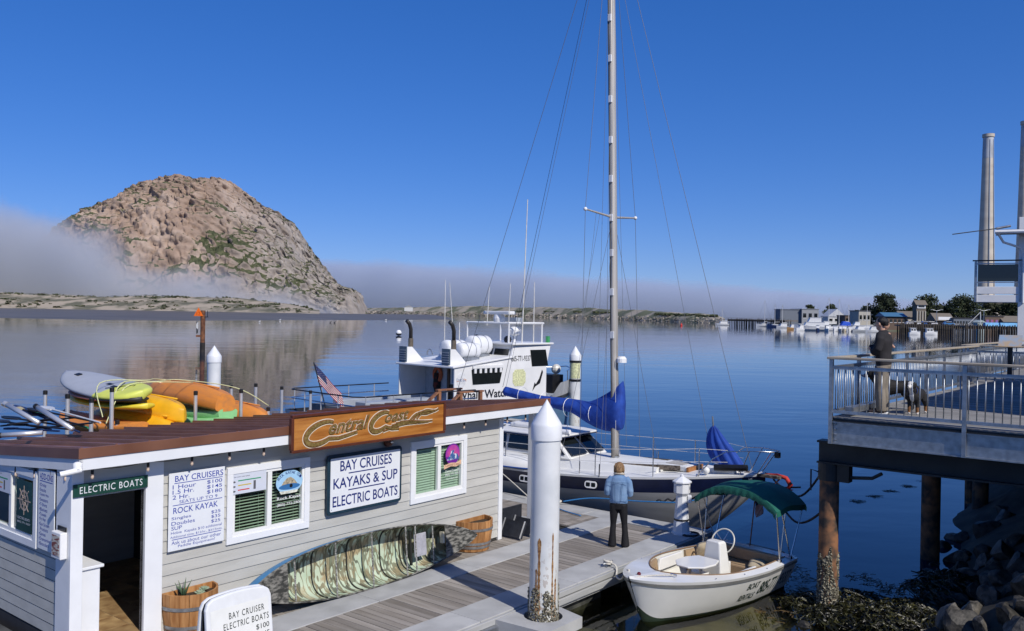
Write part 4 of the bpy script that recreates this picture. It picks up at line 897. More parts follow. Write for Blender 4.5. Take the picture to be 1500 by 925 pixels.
def tz(z):
    def g(x):
        u = (x - XS) / (XB - XS); s_ = sheer(x); zk = min(-.55 + 1.9 * max(0, (u - .72) / .28) ** 1.7 + .55 * max(0, (.14 - u) / .14), s_ - .12); return min(max((z - zk) / (s_ - zk), 0), 1)
    return g
rel = lambda d_: (lambda x: max(0, 1 - d_ / max(.14, sheer(x) - min(-.55 + 1.9 * max(0, ((x - XS) / (XB - XS) - .72) / .28) ** 1.7 + .55 * max(0, (.14 - (x - XS) / (XB - XS)) / .14), sheer(x) - .12))))
band(lambda x: 0, lambda x: min(tz(.10)(x), rel(.40)(x)), 'bottom', boot, 6); band(lambda x: min(tz(.10)(x), rel(.40)(x)), rel(.38), 'hull', hullg, 8); band(rel(.38), rel(.05), 'navy_band', navyb); band(rel(.05), lambda x: 1, 'toe_rail', deckw, 2)
mb = MB(); mb.loft([[(x, y * beam(x), sheer(x) + .05 * (1 - y * y) - .004) for y in np.linspace(-1, 1, 9)] for x in xs_], closed=False); mb.build('deck', deckw, sb, smooth=True)
mb = MB(); r0 = sring(XS, 0, 1, 8); mb.add([q_ for q_ in r0] + [(x, -y, z) for x, y, z in r0[::-1]], [tuple(range(16))]); mb.build('transom', hullg, sb)
# portlights in the band
for x in (-4.35, -2.32, -.42):
    z = sheer(x) - .22; y = sring(x, 1, 1, 2)[0][1] * .995
    o_ = MB(); o_.prism(rrect(-.16, .16, -.085, .085, .07), 0, .02, fy); f__ = o_.build('portlight', WHITE, sb, loc=(x, y + .005, z)); f__.rotation_euler = (R(-4), 0, R(0) + math.atan2(beam(x - .2) - beam(x + .2), .4))
    for u in (-.07, .07): MB().prism(rrect(u - .055, u + .055, -.05, .05, .02), .0205, .023, fy).build('pane', GLASSDARK, f__)
# cabin trunk, pilot house
def trunk(x0, x1, w0, w1, h0, h1, name, mat, tw=.82, zoff=0):
    rings = []
    for x, w_, h_ in ((x0, w0, h0), ((x0 + x1) / 2, (w0 + w1) / 2 * 1.05, (h0 + h1) / 2), (x1, w1, h1)):
        zb = sheer(x) + zoff; rings.append([(x, -w_, zb), (x + .02, -w_ * (tw + .06), zb + h_ * .85), (x + .03, -w_ * tw * .9, zb + h_), (x + .03, 0, zb + h_ * 1.12), (x + .03, w_ * tw * .9, zb + h_), (x + .02, w_ * (tw + .06), zb + h_ * .85), (x, w_, zb)])
    mb = MB(); mb.loft(rings, closed=True, cap=True); return smooth_angle(mb.build(name, mat, sb), 30)
trunk(-4.6, .9, 1.12, .74, .36, .16, 'cabin_trunk', deckw); 
ph = MB(); zb = sheer(-3) + .30
rings = [[(-4.5, -1.04, zb), (-4.5, -.92, zb + .50), (-4.5, .92, zb + .50), (-4.5, 1.04, zb)], [(-2.25, -1.0, zb), (-2.55, -.88, zb + .50), (-2.55, .88, zb + .50), (-2.25, 1.0, zb)], [(-1.45, -.86, zb - .02), (-1.98, -.78, zb + .46), (-1.98, .78, zb + .46), (-1.45, .86, zb - .02)]]
ph.loft(rings, closed=True, cap=True); phs = ph.build('pilot_house', deckw, sb, bevel=.02)
def pquad(a, b, c, d, mat, name, par, off=.012, inset=.0):
    P = [Vector(q_) for q_ in (a, b, c, d)]; n_ = (P[1] - P[0]).cross(P[3] - P[0]).normalized(); MB().add([q_ + n_ * off for q_ in P] + [q_ + n_ * (off - .008) for q_ in P], [(0, 1, 2, 3), (7, 6, 5, 4), (0, 4, 5, 1), (1, 5, 6, 2), (2, 6, 7, 3), (3, 7, 4, 0)]).build(name, mat, par)
for a, b in ((-4.42, -3.45), (-3.38, -2.50)): pquad((a, -1.022, zb + .10), (b, -1.008, zb + .10), (b - .06, -.905, zb + .45), (a, -.925, zb + .45), GLASSDARK, 'side_window', sb)
pquad((-2.16, -.955, zb + .08), (-1.60, -.875, zb + .08), (-2.0, -.80, zb + .42), (-2.50, -.875, zb + .42), GLASSDARK, 'quarter_window', sb)
for y0, y1 in ((-.76, -.06), (.06, .76)): pquad((-1.47, y0, zb + .06), (-1.47, y1, zb + .06), (-1.93, y1 * .93, zb + .42), (-1.93, y0 * .93, zb + .42), GLASSDARK, 'windscreen', sb, .02)
MB().prism([(-4.95, -1.05), (-2.3, -1.02), (-1.75, -.8), (-1.75, .8), (-2.3, 1.02), (-4.95, 1.05)], zb + .505, zb + .56).build('hard_top', deckw, sb, bevel=.02)
MB().prism([(-4.96, -1.062), (-2.3, -1.03), (-1.74, -.81), (-1.74, .81), (-2.3, 1.03), (-4.96, 1.062)], zb + .49, zb + .512).build('top_edge', navyb, sb)
MB().prism(rrect(-3.9, -2.9, -.35, .35, .1), zb + .56, zb + .68).build('roof_bag', deckw, sb, bevel=.04); MB().tube([(-2.5, -.6, zb + .62), (-1.7, -.55, zb + .63)], .06, 10).build('fender_roll', WHITE, sb)
# solar panels and small gear on the top
for y in (-.75, .45): MB().box(-4.8, -4.0, y, y + .4, zb + .575, zb + .60).build('solar_panel', GLASSDARK, sb)
# upturned dinghy on the side deck
dg_ = thing('dinghy', 'white upturned dinghy with blue rim lying on the yacht side deck', 'dinghy', W(SC - 1.28, -3.15, sheer(-3.1) + .03), math.atan2(N3.y, N3.x))
mb = MB(); mb.loft([[(1.25 * math.sin(q_) * 1.0, .48 * math.cos(q_) * math.cos(a) * 1.0, .02 + .30 * math.cos(q_) ** .7 * math.sin(a)) for a in np.linspace(0, math.pi, 11)] for q_ in np.linspace(-1.5, 1.5, 15)], closed=False); mb.build('hull', deckw, dg_, smooth=True)
MB().tube([(1.25 * math.sin(q_) * (1 if True else 0), .48 * math.cos(q_), .02) for q_ in np.linspace(0, 6.283, 33)[:-1]], .022, 6, closed=True).build('rim', M('blue rub rail', (.02, .07, .26), .5), dg_, smooth=True)
# mast, boom, spreaders
mastm = M('mast aluminium', (.50, .46, .40), .42, metal=.35, var=.12, scale=2, stretch=(6, 6, .3)); MX, MZ = -.66, 1.48
rake_ = lambda z: MX - .030 * (z - MZ)
MB().tube([(rake_(z), 0, z) for z in np.linspace(MZ, 16.2, 8)], .088, 14, ry=.12).build('mast', mastm, sb, smooth=True)
MB().tube([(rake_(z) - .03, -.108, z) for z in np.linspace(MZ, 16.0, 8)], .022, 6).build('mast_track', M('dark mast slot', (.06, .06, .06), .5), sb)
for z in (4.6, 5.7, 6.7, 7.6, 8.6, 9.6, 10.65, 11.7, 12.75): MB().box(-.05, .05, -.02, .03, -.09, .09).build('mast_step', WHITE, sb, loc=(rake_(z) + .02, -.135, z), bevel=.01)
for sg in (-1, 1): MB().tube([(rake_(7.62), 0, 7.62), (rake_(7.62) - .06, sg * 1.18, 7.72)], [.032, .022], 8).build('spreader', mastm, sb); MB().ball((rake_(7.62) - .06, sg * 1.19, 7.72), .05).build('spreader_boot', WHITE, sb, smooth=True)
MB().tube([(MX, 0, 2.42), (-4.15, 0, 2.86)], .06, 12).build('boom', mastm, sb, smooth=True)
MB().lathe([(.09, 0), (.13, 0), (.13, .10), (.08, .16)], 14, (MX + .14, 0, 3.9)).build('mast_light', WHITE, sb); MB().lathe([(.11, 0), (.11, .05)], 12, (MX, 0, MZ - .02)).build('mast_collar', GALV, sb)
bluec = M('royal blue canvas', (.008, .040, .25), .8, c2=(.014, .065, .36), scale=4, bump=.35, bscale=7, detail=3)
# sail cover: tall and gathered at the mast, tapering aft, with folds
rings = []
for q_ in np.linspace(0, 1, 46):
    x = MX + .20 - (4.10 + MX + .42) * q_; boomz = 2.42 + .48 * max(0, (MX - x)) / 3.79
    top = boomz + .16 + .86 * max(0, 1 - q_ / .28) ** 1.4 + .20 * math.sin(math.pi * min(1, q_ * 1.5)) * (1 - q_); bot = boomz - .10 - .30 * math.sin(math.pi * min(1, q_ * 2.2 + .12)) * (1 - q_) ** 1.2
    wd = (.14 + .08 * (1 - q_)) * (1 if q_ > .02 else .7); ring_ = []
    for k in range(20):
        a = 2 * math.pi * k / 20; fold = 1 + .15 * mnoise.noise(Vector((x * 3.0 + .9 * math.sin(a) * 2, math.sin(a) * 2.2, math.cos(a)))) + .07 * math.sin(x * 16 + 5 * math.sin(a))
        ring_.append((x, wd * math.cos(a) * fold * (1 - .45 * max(0, math.sin(a))), (top + bot) / 2 + (top - bot) / 2 * math.sin(a)))
    rings.append(ring_)
mb = MB(); mb.loft(rings, cap=True); mb.build('sail_cover', bluec, sb, smooth=True)
for x in (-1.35, -2.15, -2.95, -3.7): bz = 2.42 + .48 * (MX - x) / 3.79; MB().tube([(x, .24 * math.cos(a), bz + .02 + .24 * math.sin(a)) for a in np.linspace(0, 6.28, 17)[:-1]], .008, 4, closed=True).build('cover_tie', WHITE, sb)
def wire(name, p0, p1, r_=.0055, mat=WIRE, sag=0, par=sb):
    p0, p1 = Vector(p0), Vector(p1); MB().tube([p0.lerp(p1, t_) - Vector((0, 0, sag * math.sin(math.pi * t_))) for t_ in ([0, 1] if not sag else np.linspace(0, 1, 13))], r_, 5).build(name, mat, par)
TOP = (rake_(16.1), 0, 16.1)
wire('forestay', TOP, (3.02, 0, 1.66), .006); wire('inner_forestay', (rake_(15.2), 0, 15.2), (2.05, 0, 1.62), .005)
for sg in (-1, 1):
    xt = rake_(7.62) - .06; wire('cap_shroud', TOP, (xt, sg * 1.19, 7.72), .006); wire('cap_shroud', (xt, sg * 1.19, 7.72), (MX - .12, sg * 1.44, 1.25), .006)
    wire('lower_shroud', (rake_(7.5), sg * .08, 7.5), (MX + .45, sg * 1.40, 1.27), .005); wire('lower_shroud', (rake_(7.5), sg * .08, 7.5), (MX - .75, sg * 1.45, 1.25), .005)
    for dx in (-.75, -.12, .45): MB().tube([(MX + dx, sg * 1.43, 1.22), (MX + dx, sg * 1.42, 1.52)], .014, 6).build('turnbuckle', STEEL, sb)
wire('backstay', TOP, (-6.75, 0, 1.25), .007); wire('topping_lift', (TOP[0], -.05, 16.0), (-4.40, -.03, 3.02), .006, ROPEK); wire('topping_lift', (TOP[0] - .1, .05, 15.6), (-4.35, .05, 3.0), .005)
for k, (x, y) in enumerate(((-.52, -.20), (-.80, -.25), (-1.05, -.30), (-.44, .18))): wire('halyard', (rake_(12 + k), y * .3, 15.5), (x, y, 1.75), .0045, WHITE if k == 0 else WIRE)
wire('flag_halyard', (rake_(7.6) - .05, -.72, 7.66), (MX - .4, -1.2, 3.4), .004); wire('flag_halyard', (rake_(7.6) - .05, -.55, 7.66), (MX - .5, -1.05, 4.4), .004)
# lifelines and stanchions
for sg in (-1, 1):
    X_ = [-6.2, -4.6, -3.0, -1.75, -.35, 1.05, 2.05]; tops = []
    for x in X_: b_ = sg * (beam(x) - .07); z = sheer(x); MB().tube([(x, b_, z - .02), (x, b_, z + .66)], .0135, 8).build('stanchion', STEEL, sb); tops.append((x, b_, z))
    for hh in (.64, .34): mb = MB(); mb.tube([(x, y, z + hh) for x, y, z in tops] + ([(2.62, sg * .42, sheer(2.6) + hh * .9)]), .0065, 5); mb.build('lifeline', M('white lifeline', (.66, .66, .64), .5), sb)
# pulpit
for sg in (-1, 1): MB().tube([(2.0, sg * (beam(2.0) - .06), sheer(2.0)), (2.35, sg * .62, sheer(2.4) + .40), (2.62, sg * .5, sheer(2.6) + .56), (3.15, sg * .36, sheer(3.1) + .56), (3.62, sg * .14, sheer(3.3) + .54), (3.62, 0, sheer(3.3) + .54)], .014, 8).build('pulpit_rail', STEEL, sb, smooth=True); MB().tube([(2.86, sg * .30, sheer(2.9)), (3.12, sg * .36, sheer(3.1) + .56)], .013, 8).build('pulpit_leg', STEEL, sb); MB().tube([(3.2, sg * .12, sheer(3.2)), (3.55, sg * .17, sheer(3.3) + .54)], .013, 8).build('pulpit_leg', STEEL, sb)
MB().box(3.58, 3.68, -.06, .06, sheer(3.3) + .40, sheer(3.3) + .52).build('bow_light', BLACK, sb)
# foredeck: hatch, grab rails, windlass, bowsprit platform
teak = M('varnished teak', (.30, .12, .03), .4, c2=(.42, .19, .06), scale=6, stretch=(.4, 4, 4)); teakd = M('weathered teak', (.06, .045, .035), .8, c2=(.20, .16, .12), scale=14, lo=.4, hi=.6)
zt = sheer(.9) + .08; MB().prism([(.75, -.36), (1.55, -.36), (1.55, .36), (.75, .36)], zt + .02, zt + .14).build('hatch', deckw, sb, bevel=.02); MB().box(.92, 1.38, -.22, .22, zt + .142, zt + .15).build('hatch_screen', M('speckled screen', (.25, .23, .20), .8, c2=(.5, .47, .42), scale=90), sb)
MB().box(1.56, 1.62, -.38, .38, zt + .0, zt + .13).build('hatch_coaming', teak, sb, bevel=.006)
for y, x0, x1 in ((-.62, -.45, 1.45), (.60, -.3, 1.0)): MB().bar((x0, y * 1.05, sheer(x0) + .16), (x1, y * .78, sheer(x1) + .15), .035, .11).build('grab_rail', teakd, sb)
MB().box(1.95, 2.75, -.34, .34, sheer(2.3) + .02, sheer(2.3) + .16).build('anchor_locker', deckw, sb, bevel=.02); MB().tube([(2.3, -.42, sheer(2.4) + .17), (3.05, -.30, sheer(3) + .17)], .075, 10).build('raft_roll', BLACK, sb)
MB().ball((2.16, -.56, sheer(2.2) + .12), .085).build('deck_ball', WHITE, sb, smooth=True)
MB().box(2.9, 3.75, -.14, .14, sheer(3.2) - .05, sheer(3.2) + .02).build('bow_platform', teakd, sb, bevel=.01); MB().tube([(3.1, 0, .85), (3.72, 0, sheer(3.3) - .04)], .018, 6).build('bobstay', STEEL, sb)
chain = MB()
for k in range(9): a = k * .5; chain.tube([(2.75 + .07 * k + .03 * math.cos(q_), -.30 + .02 * k, sheer(3) - .02 - .02 * k + .035 * math.sin(q_)) for q_ in np.linspace(0, 6.28, 9)[:-1]], .013, 5, closed=True)
tag(chain.build('chain_and_lines', M('pale mooring gear', (.5, .5, .48), .5, c2=(.05, .05, .05), scale=30), sb), kind='stuff')
# furled blue bag on the inner stay
mb = MB(); rings = []
for q_ in np.linspace(0, 1, 16):
    z = 1.62 + .92 * q_; w_ = (.50 * (1 - q_) ** .75 + .02) * (1 - .25 * (1 - q_) ** 4); cx = 2.06 + .42 * (1 - q_) ** 1.6
    rings.append([(cx + w_ * math.cos(a) * (1.0 + .10 * math.sin(a * 9)), .34 * w_ * math.sin(a) * (1 + .18 * math.sin(a * 9 + 1)), z - .06 * math.cos(a) * (1 - q_)) for a in np.linspace(0, 2 * math.pi, 41)[:-1]])
mb.loft(rings, cap=True); mb.build('sail_bag', bluec, sb, smooth=True); MB().tube([(2.05, 0, 2.5), (2.02, 0, 2.75)], .02, 6).build('bag_shackle', GALV, sb)
# red anchor on the bow roller
redm = M('red anchor cover', (.42, .03, .02), .7, var=.25, scale=9, bump=.3)
an = thing('anchor', 'red wrapped anchor hanging on the yacht bow roller', 'anchor', W(SC, 3.72, sheer(3.3) - .05), math.atan2(N3.y, N3.x))
MB().tube([(-.5, 0, .02), (-.1, 0, .06), (.12, 0, .02), (.22, 0, -.12), (.14, 0, -.28)], [.03, .035, .05, .06, .04], 8).build('shank', redm, an, smooth=True)
MB().add([(.30, 0, -.22), (-.10, -.22, -.30), (-.16, 0, -.20), (-.10, .22, -.30), (.0, 0, -.38)], [(0, 1, 2), (0, 2, 3), (0, 4, 1), (0, 3, 4), (1, 4, 2), (3, 2, 4)]).build('fluke', redm, an); MB().tube([(-.2, 0, -.24), (.45, 0, -.14)], .02, 6).build('stock', BLACK, an)
# fenders and mooring lines on the near side
for k, (x, c_) in enumerate(((-4.9, BLACK), (-4.2, M('navy fender', (.01, .02, .08), .5)))):
    y = -beam(x) - .10; t = thing('fender', ('black boat fender hanging between yacht and dock', 'navy boat fender hanging between yacht and dock')[k], 'fender', W(SC + y, x, .78), 0); MB().lathe([(.001, -.36), (.07, -.33), (.11, -.22), (.11, .22), (.07, .33), (.001, .36)], 14).build('body', c_, t, smooth=True); MB().tube([(0, 0, .34), (0, .05, .75)], .008, 5).build('lanyard', ROPEW, t)
PLN = (1.62, 5.95)      # where the pier's first pile stands, in dock axes
def rope(name, label, pts, r_, mat, sub=8, sag=0.0, cat='rope'):
    P = [Vector(q_) for q_ in pts]; out = []
    for i in range(len(P) - 1):
        a, b, c, d = P[max(i - 1, 0)], P[i], P[i + 1], P[min(i + 2, len(P) - 1)]
        for k in range(sub): t_ = k / sub; out.append(.5 * ((2 * b) + (c - a) * t_ + (2 * a - 5 * b + 4 * c - d) * t_ ** 2 + (3 * b - a - 3 * c + d) * t_ ** 3) - Vector((0, 0, sag * math.sin(math.pi * (i + t_) / (len(P) - 1)))))
    out.append(P[-1]); return tag(MB().tube(out, r_, 6).build(name, mat, smooth=True), label, cat)
rope('mooring_line', 'long blue mooring line running along the yacht hull', [W(3.45, -.9, .60), W(3.72, -.2, .74), W(3.76, 1.2, .86), W(3.95, 2.3, 1.02), W(4.9, 3.0, 1.45)], .016, ROPEB)
rope('spring_line', 'blue line lying on the dock planks below the yacht', [W(3.35, -.95, .54), W(3.0, -.7, .53), W(2.75, .1, .53)], .014, ROPEB)
rope('chafe_line', 'black braided line wound round the blue mooring line', [W(3.80, 1.45, .90) + Vector((0, 0, .03 * math.sin(k * 1.9))) + N3 * (.85 * k / 14) + D3 * (.25 * k / 14) + Vector((0, 0, .16 * k / 14)) for k in range(15)], .022, ROPEK, 3)
rope('rope_coil', 'white rope hanging in a tangle from the yacht rail to the dock', [W(3.85, -1.3, 1.75), W(3.76, -1.32, 1.25), W(3.72, -1.3, .85), W(3.45, -1.35, .56), W(3.3, -1.15, .55), W(3.5, -1.0, .58), W(3.55, -1.3, .60), W(3.35, -1.4, .58), W(3.3, -1.05, .62)], .028, ROPEW)
rope('stern_line', 'white mooring line slanting from the yacht quarter to the dock by the shed', [W(3.85, -3.9, 1.28), W(3.6, -2.9, .98), W(3.35, -1.9, .60)], .014, ROPEW)
rope('pier_line', 'dark mooring line from the yacht bow up to the pier pile', [W(SC, 3.55, 1.45), W(3.6, 4.8, 1.60), W(PLN[0], PLN[1], 2.40)], .022, ROPEK, sag=.08)
rope('slack_line', 'dark slack mooring line from the yacht bow to the pier pile', [W(SC, 3.5, 1.25), W(3.7, 4.7, 1.10), W(PLN[0], PLN[1], 1.70)], .022, ROPEK, sag=.12)

# ================================================================ ELECTRIC LAUNCH
bowp, strn = Vector((-1.38, 3.88)), Vector((2.50, 4.44))          # in dock axes (along, out)
ax = (W(strn.x, strn.y, 0) - W(bowp.x, bowp.y, 0)); LL = ax.length; hd = math.atan2(-ax.y, -ax.x)
eb = thing('electric_boat', 'white open electric rental boat with green canopy and beige cushions at the dock', 'boat', W(strn.x, strn.y, 0), hd)   # local x runs stern to bow
gel = M('white gelcoat', (.76, .75, .71), .22, var=.03, scale=3, coat=.3); gel2 = M('cream gelcoat', (.66, .65, .59), .4, var=.05); cush = M('beige vinyl cushion', (.36, .25, .145), .55, var=.08, scale=12, bump=.1); cushd = M('tan piping', (.22, .14, .08), .6); alg = M('waterline green', (.03, .05, .03), .7, var=.3)
BW = .96
def eb_b(x): u = x / LL; return BW * (.86 + .14 * min(1, u / .3)) * max(0, 1 - max(0, (u - .38) / .62) ** 2.3) ** .72 + .012
def eb_s(x): u = x / LL; return .62 + .17 * u ** 2
def eb_k(x): u = x / LL; return -.16 + .30 * max(0, (u - .86) / .14) ** 2.2
def eb_ring(x, t0, t1, n=8):
    o = []
    for k in range(n):
        t_ = t0 + (t1 - t0) * k / (n - 1); z = eb_k(x) + (eb_s(x) - eb_k(x)) * t_; u = x / LL; o.append((x - .30 * (1 - t_) * u ** 6, eb_b(x) * (t_ ** (.22 + .5 * u ** 3)) * (.90 + .10 * t_), z))
    return o
ex = [LL * (1 - (1 - q_) ** 1.4) for q_ in np.linspace(0, 1, 36)]
def ebband(t0, t1, name, mat, grow=0, n=6):
    mb = MB()
    for sg in (1, -1): mb.loft([[(x, sg * (y + grow), z) for x, y, z in eb_ring(xx, t0, t1, n)] for xx in ex], closed=False, flip=sg > 0)
    return smooth_angle(mb.build(name, mat, eb), 55)
ebband(0, .24, 'bottom_paint', alg); ebband(.24, .88, 'hull', gel, n=8); ebband(.88, .94, 'rub_rail', M('grey rub rail', (.22, .22, .21), .5), .018, 3); ebband(.94, 1, 'gunwale_edge', gel, .004, 3)
r0 = eb_ring(0, 0, 1, 8); MB().add([(x, y, z) for x, y, z in r0] + [(x, -y, z) for x, y, z in r0[::-1]], [tuple(range(16))]).build('transom', gel, eb)
INX = .80 * LL
def well(x):          # half width of the cockpit opening
    u = x / INX; return max(0.0, (eb_b(x) - .15) * max(0, 1 - max(0, (u - .55) / .45) ** 2.6) ** .5) if x > .32 else max(0, (eb_b(x) - .15)) * (1 if x > .24 else 0)
def inn(x, z, w_):
    t_ = min(1, max(.02, (z - eb_k(x)) / (eb_s(x) - eb_k(x)))); return max(.004, min(w_, eb_b(x) * (t_ ** (.22 + .5 * (x / LL) ** 3)) * (.90 + .10 * t_) - .05))
wx = [q_ for q_ in ex if .26 < q_ < INX - .02]; wx = [.26] + wx + [INX - .01]
mb = MB()
for sg in (1, -1): mb.loft([[(x, sg * (eb_b(x) + .004), eb_s(x)), (x, sg * max(well(x), .002), eb_s(x) + .035)] for x in [0] + wx + [q_ for q_ in ex if q_ > INX]], closed=False)
mb.add([(0, -.8, eb_s(0) + .03), (.26, -.8, eb_s(.3) + .035), (.26, .8, eb_s(.3) + .035), (0, .8, eb_s(0) + .03)], [(0, 1, 2, 3)]); smooth_angle(mb.build('deck', gel, eb), 50)
mb = MB()
for sg in (1, -1): mb.loft([[(x, sg * well(x), eb_s(x) + .032), (x, sg * inn(x, .36, well(x) - .01), .36), (x, sg * inn(x, .12, well(x) - .03), .12)] for x in wx], closed=False)
mb.add([(.26, -well(.26), eb_s(.26) + .03), (.26, well(.26), eb_s(.26) + .03), (.26, inn(.26, .12, .9), .12), (.26, -inn(.26, .12, .9), .12)], [(0, 1, 2, 3)]); mb.build('cockpit_liner', gel2, eb)
mb = MB(); mb.loft([[(x, -inn(x, .12, well(x)), .125), (x, inn(x, .12, well(x)), .125)] for x in wx], closed=False); mb.build('cockpit_floor', gel2, eb)
MB().tube([(x, well(x) - .004, eb_s(x) + .037) for x in wx] + [(x, -well(x) + .004, eb_s(x) + .037) for x in wx[::-1]], .014, 6).build('coaming', cushd, eb, smooth=True)
# wrap-round seats
def seat(x0, x1, name, sg, deep=.36, n=10):
    X = np.linspace(x0, x1, n); mb = MB(); mb.loft([[(x, sg * inn(x, .17, well(x) - .04), .17), (x, sg * inn(x, .40, well(x) - .04), .40), (x, sg * inn(x, .42, well(x) - .06), .425), (x, sg * max(.01, well(x) - deep), .425), (x, sg * max(.0, well(x) - deep - .015), .39), (x, sg * max(.0, min(well(x) - deep, inn(x, .17, 9) - .05)), .17)] for x in X], closed=True, cap=True); mb.build(name, cush, eb, smooth=False)
    mb = MB(); mb.loft([[(x, sg * inn(x, .43, well(x) - .012), .43), (x, sg * inn(x, .6, well(x) - .012), eb_s(x) + .01), (x, sg * max(.03, well(x) - .05), eb_s(x) + .005), (x, sg * max(.02, well(x) - .10), .44)] for x in X], closed=True, cap=True); mb.build('backrest', cush, eb)
seat(1.95, INX - .05, 'bow_seat', 1); seat(2.30, INX - .05, 'bow_seat', -1); seat(.30, 1.25, 'stern_seat', 1, .42); seat(.30, 1.30, 'stern_seat', -1, .42)
MB().box(.28, .70, -.50, .50, .17, .42).build('stern_bench', cush, eb, bevel=.03); MB().box(.27, .36, -.75, .75, .44, .66).build('stern_backrest', cush, eb, bevel=.03)
for sg in (1, -1):
    for x in np.linspace(2.1, 2.8, 3): MB().ball((x, sg * (well(x) - .075), .56), .014, n=6, m=4).build('button', cushd, eb)
# side moulding with storage (port)
MB().prism([(1.30, .42), (1.92, .42), (1.86, .68), (1.36, .70)], 0, .06, lambda u, v, h: (u, well(u) - .02 - h, v)).build('side_pod', gel, eb, bevel=.015); MB().prism([(1.36, .45), (2.28, .45), (2.18, .66), (1.44, .66)], 0, .06, lambda u, v, h: (u, -(well(u) - .02 - h), v)).build('side_pod', gel, eb, bevel=.015)
# table and helm
TX = 2.02; MB().prism([(TX - .36, -.22), (TX - .10, -.33), (TX + .22, -.31), (TX + .44, -.12), (TX + .44, .12), (TX + .22, .31), (TX - .10, .33), (TX - .36, .22)], .70, .735).build('table_top', gel, eb, bevel=.012)
for x in (TX - .12, TX + .22): MB().lathe([(.035, .125), (.03, .70)], 10, (x, 0, 0)).build('table_leg', ALU, eb)
MB().prism([(TX - .15, -.16), (TX + .10, -.16), (TX + .10, .16), (TX - .15, .16)], .125, .55).build('ice_box', gel, eb, bevel=.02)
hm = MB(); rings = [[(HX - a, -b, z), (HX + a, -b, z), (HX + a, b, z), (HX - a, b, z)] for HX, a, b, z in ((1.42, .17, .21, .125), (1.42, .16, .20, .48), (1.44, .11, .15, .98), (1.46, .09, .13, 1.02))]; hm.loft(rings, cap=True); hel = hm.build('helm_console', gel, eb, bevel=.025)
MB().prism([(1.18, -.16), (1.30, -.16), (1.30, .16), (1.18, .16)], .125, .62).build('helm_step', gel, eb, bevel=.02); MB().box(1.595, 1.60, -.05, .03, .22, .34).build('vent_plate', GALV, eb); MB().box(1.58, 1.592, .06, .10, .24, .30).build('switch', BLACK, eb)
wc = Vector((1.22, .0, .96)); wa, wb_ = Vector((0, 1, 0)), Vector((-.45, 0, .89)).normalized(); wh = MB().tube([wc + wa * .235 * math.cos(a) + wb_ * .235 * math.sin(a) for a in np.linspace(0, 6.283, 29)[:-1]], .014, 7, closed=True).build('steering_wheel', M('cream wheel rim', (.62, .60, .52), .4), eb, smooth=True)
for k in range(5): a = k * 1.2566; MB().tube([wc, wc + wa * .23 * math.cos(a) + wb_ * .23 * math.sin(a)], .008, 5).build('spoke', STEEL, wh)
MB().tube([wc, (1.36, 0, .88)], .025, 8).build('hub', BLACK, wh)
pil = M('tan pillow', (.34, .28, .19), .8, c2=(.42, .36, .26), scale=6, bump=.3)
for k, (x, y, rz) in enumerate(((.55, -.62, .2), (.85, -.70, -.1), (.50, .30, .5))):
    t = thing('cushion', ('loose tan pillow in the stern corner of the electric boat', 'loose tan pillow against the right side of the electric boat', 'loose tan pillow on the bench behind the helm')[k], 'cushion', eb.location + Matrix.Rotation(hd, 3, 'Z') @ Vector((x, y, .60 if k < 2 else .47)), hd + rz)
    mb = MB(); n = 10; vs = []
    for i in range(n):
        for j in range(n): u, v = i / (n - 1) * 2 - 1, j / (n - 1) * 2 - 1; th_ = .08 * (max(0, (1 - u ** 4) * (1 - v ** 4))) ** .5; vs.append((u * .19, v * .17, th_))
    nn = n * n; fs_ = [(i * n + j, i * n + j + 1, (i + 1) * n + j + 1, (i + 1) * n + j) for i in range(n - 1) for j in range(n - 1)]
    mb.add(vs + [(x_, y_, -z_) for x_, y_, z_ in vs], fs_ + [tuple(nn + q_ for q_ in f_[::-1]) for f_ in fs_]); o_ = mb.build('cover', pil, t, smooth=True)
    if k < 2: o_.rotation_euler = (R(62), 0, 0)
# canopy: four-bow bimini arched across the boat
cgm = M('forest green canvas', (.006, .085, .058), .75, c2=(.010, .12, .082), scale=3, bump=.3, bscale=6, detail=3)
def cano(x, v):      # v -1 starboard .. 1 port
    z = 1.90 - .30 * abs(v) ** 2.6 + .05 * math.sin((x + .2) * 3.0) - .008 * math.cos(x * 9); return (x + .04 * v * v, v * .90 * (1 - .02 * abs(v)), z)
CX0, CX1 = -.22, .82
mb = MB(); top = [[cano(x, v) for v in np.linspace(-1, 1, 25)] for x in np.linspace(CX0, CX1, 13)]; mb.loft(top, closed=False)
mb.loft([[Vector(q_) - Vector((0, 0, .012)) for q_ in r_] for r_ in top], closed=False, flip=True); mb.build('canopy', cgm, eb, smooth=True)
for x, sg in ((CX0, -1), (CX1, 1)):
    mb = MB(); mb.loft([[Vector(cano(x, v)) + Vector((sg * .004, 0, 0)) for v in np.linspace(-1, 1, 41)], [Vector(cano(x, v)) + Vector((sg * (.03 + .012 * math.sin(v * 40)), 0, -.065)) for v in np.linspace(-1, 1, 41)], [Vector(cano(x, v)) + Vector((sg * (.015 + .018 * math.sin(v * 33 + 1)), 0, -.135 - .010 * math.sin(v * 47))) for v in np.linspace(-1, 1, 41)]], closed=False); mb.build('canopy_valance', cgm, eb, smooth=True)
for sg in (1, -1):
    mb = MB(); mb.loft([[cano(x, sg) for x in np.linspace(CX0, CX1, 25)], [Vector(cano(x, sg)) + Vector((0, sg * .012 * math.sin(x * 12), -.10)) for x in np.linspace(CX0, CX1, 25)]], closed=False); mb.build('canopy_valance', cgm, eb, smooth=True)
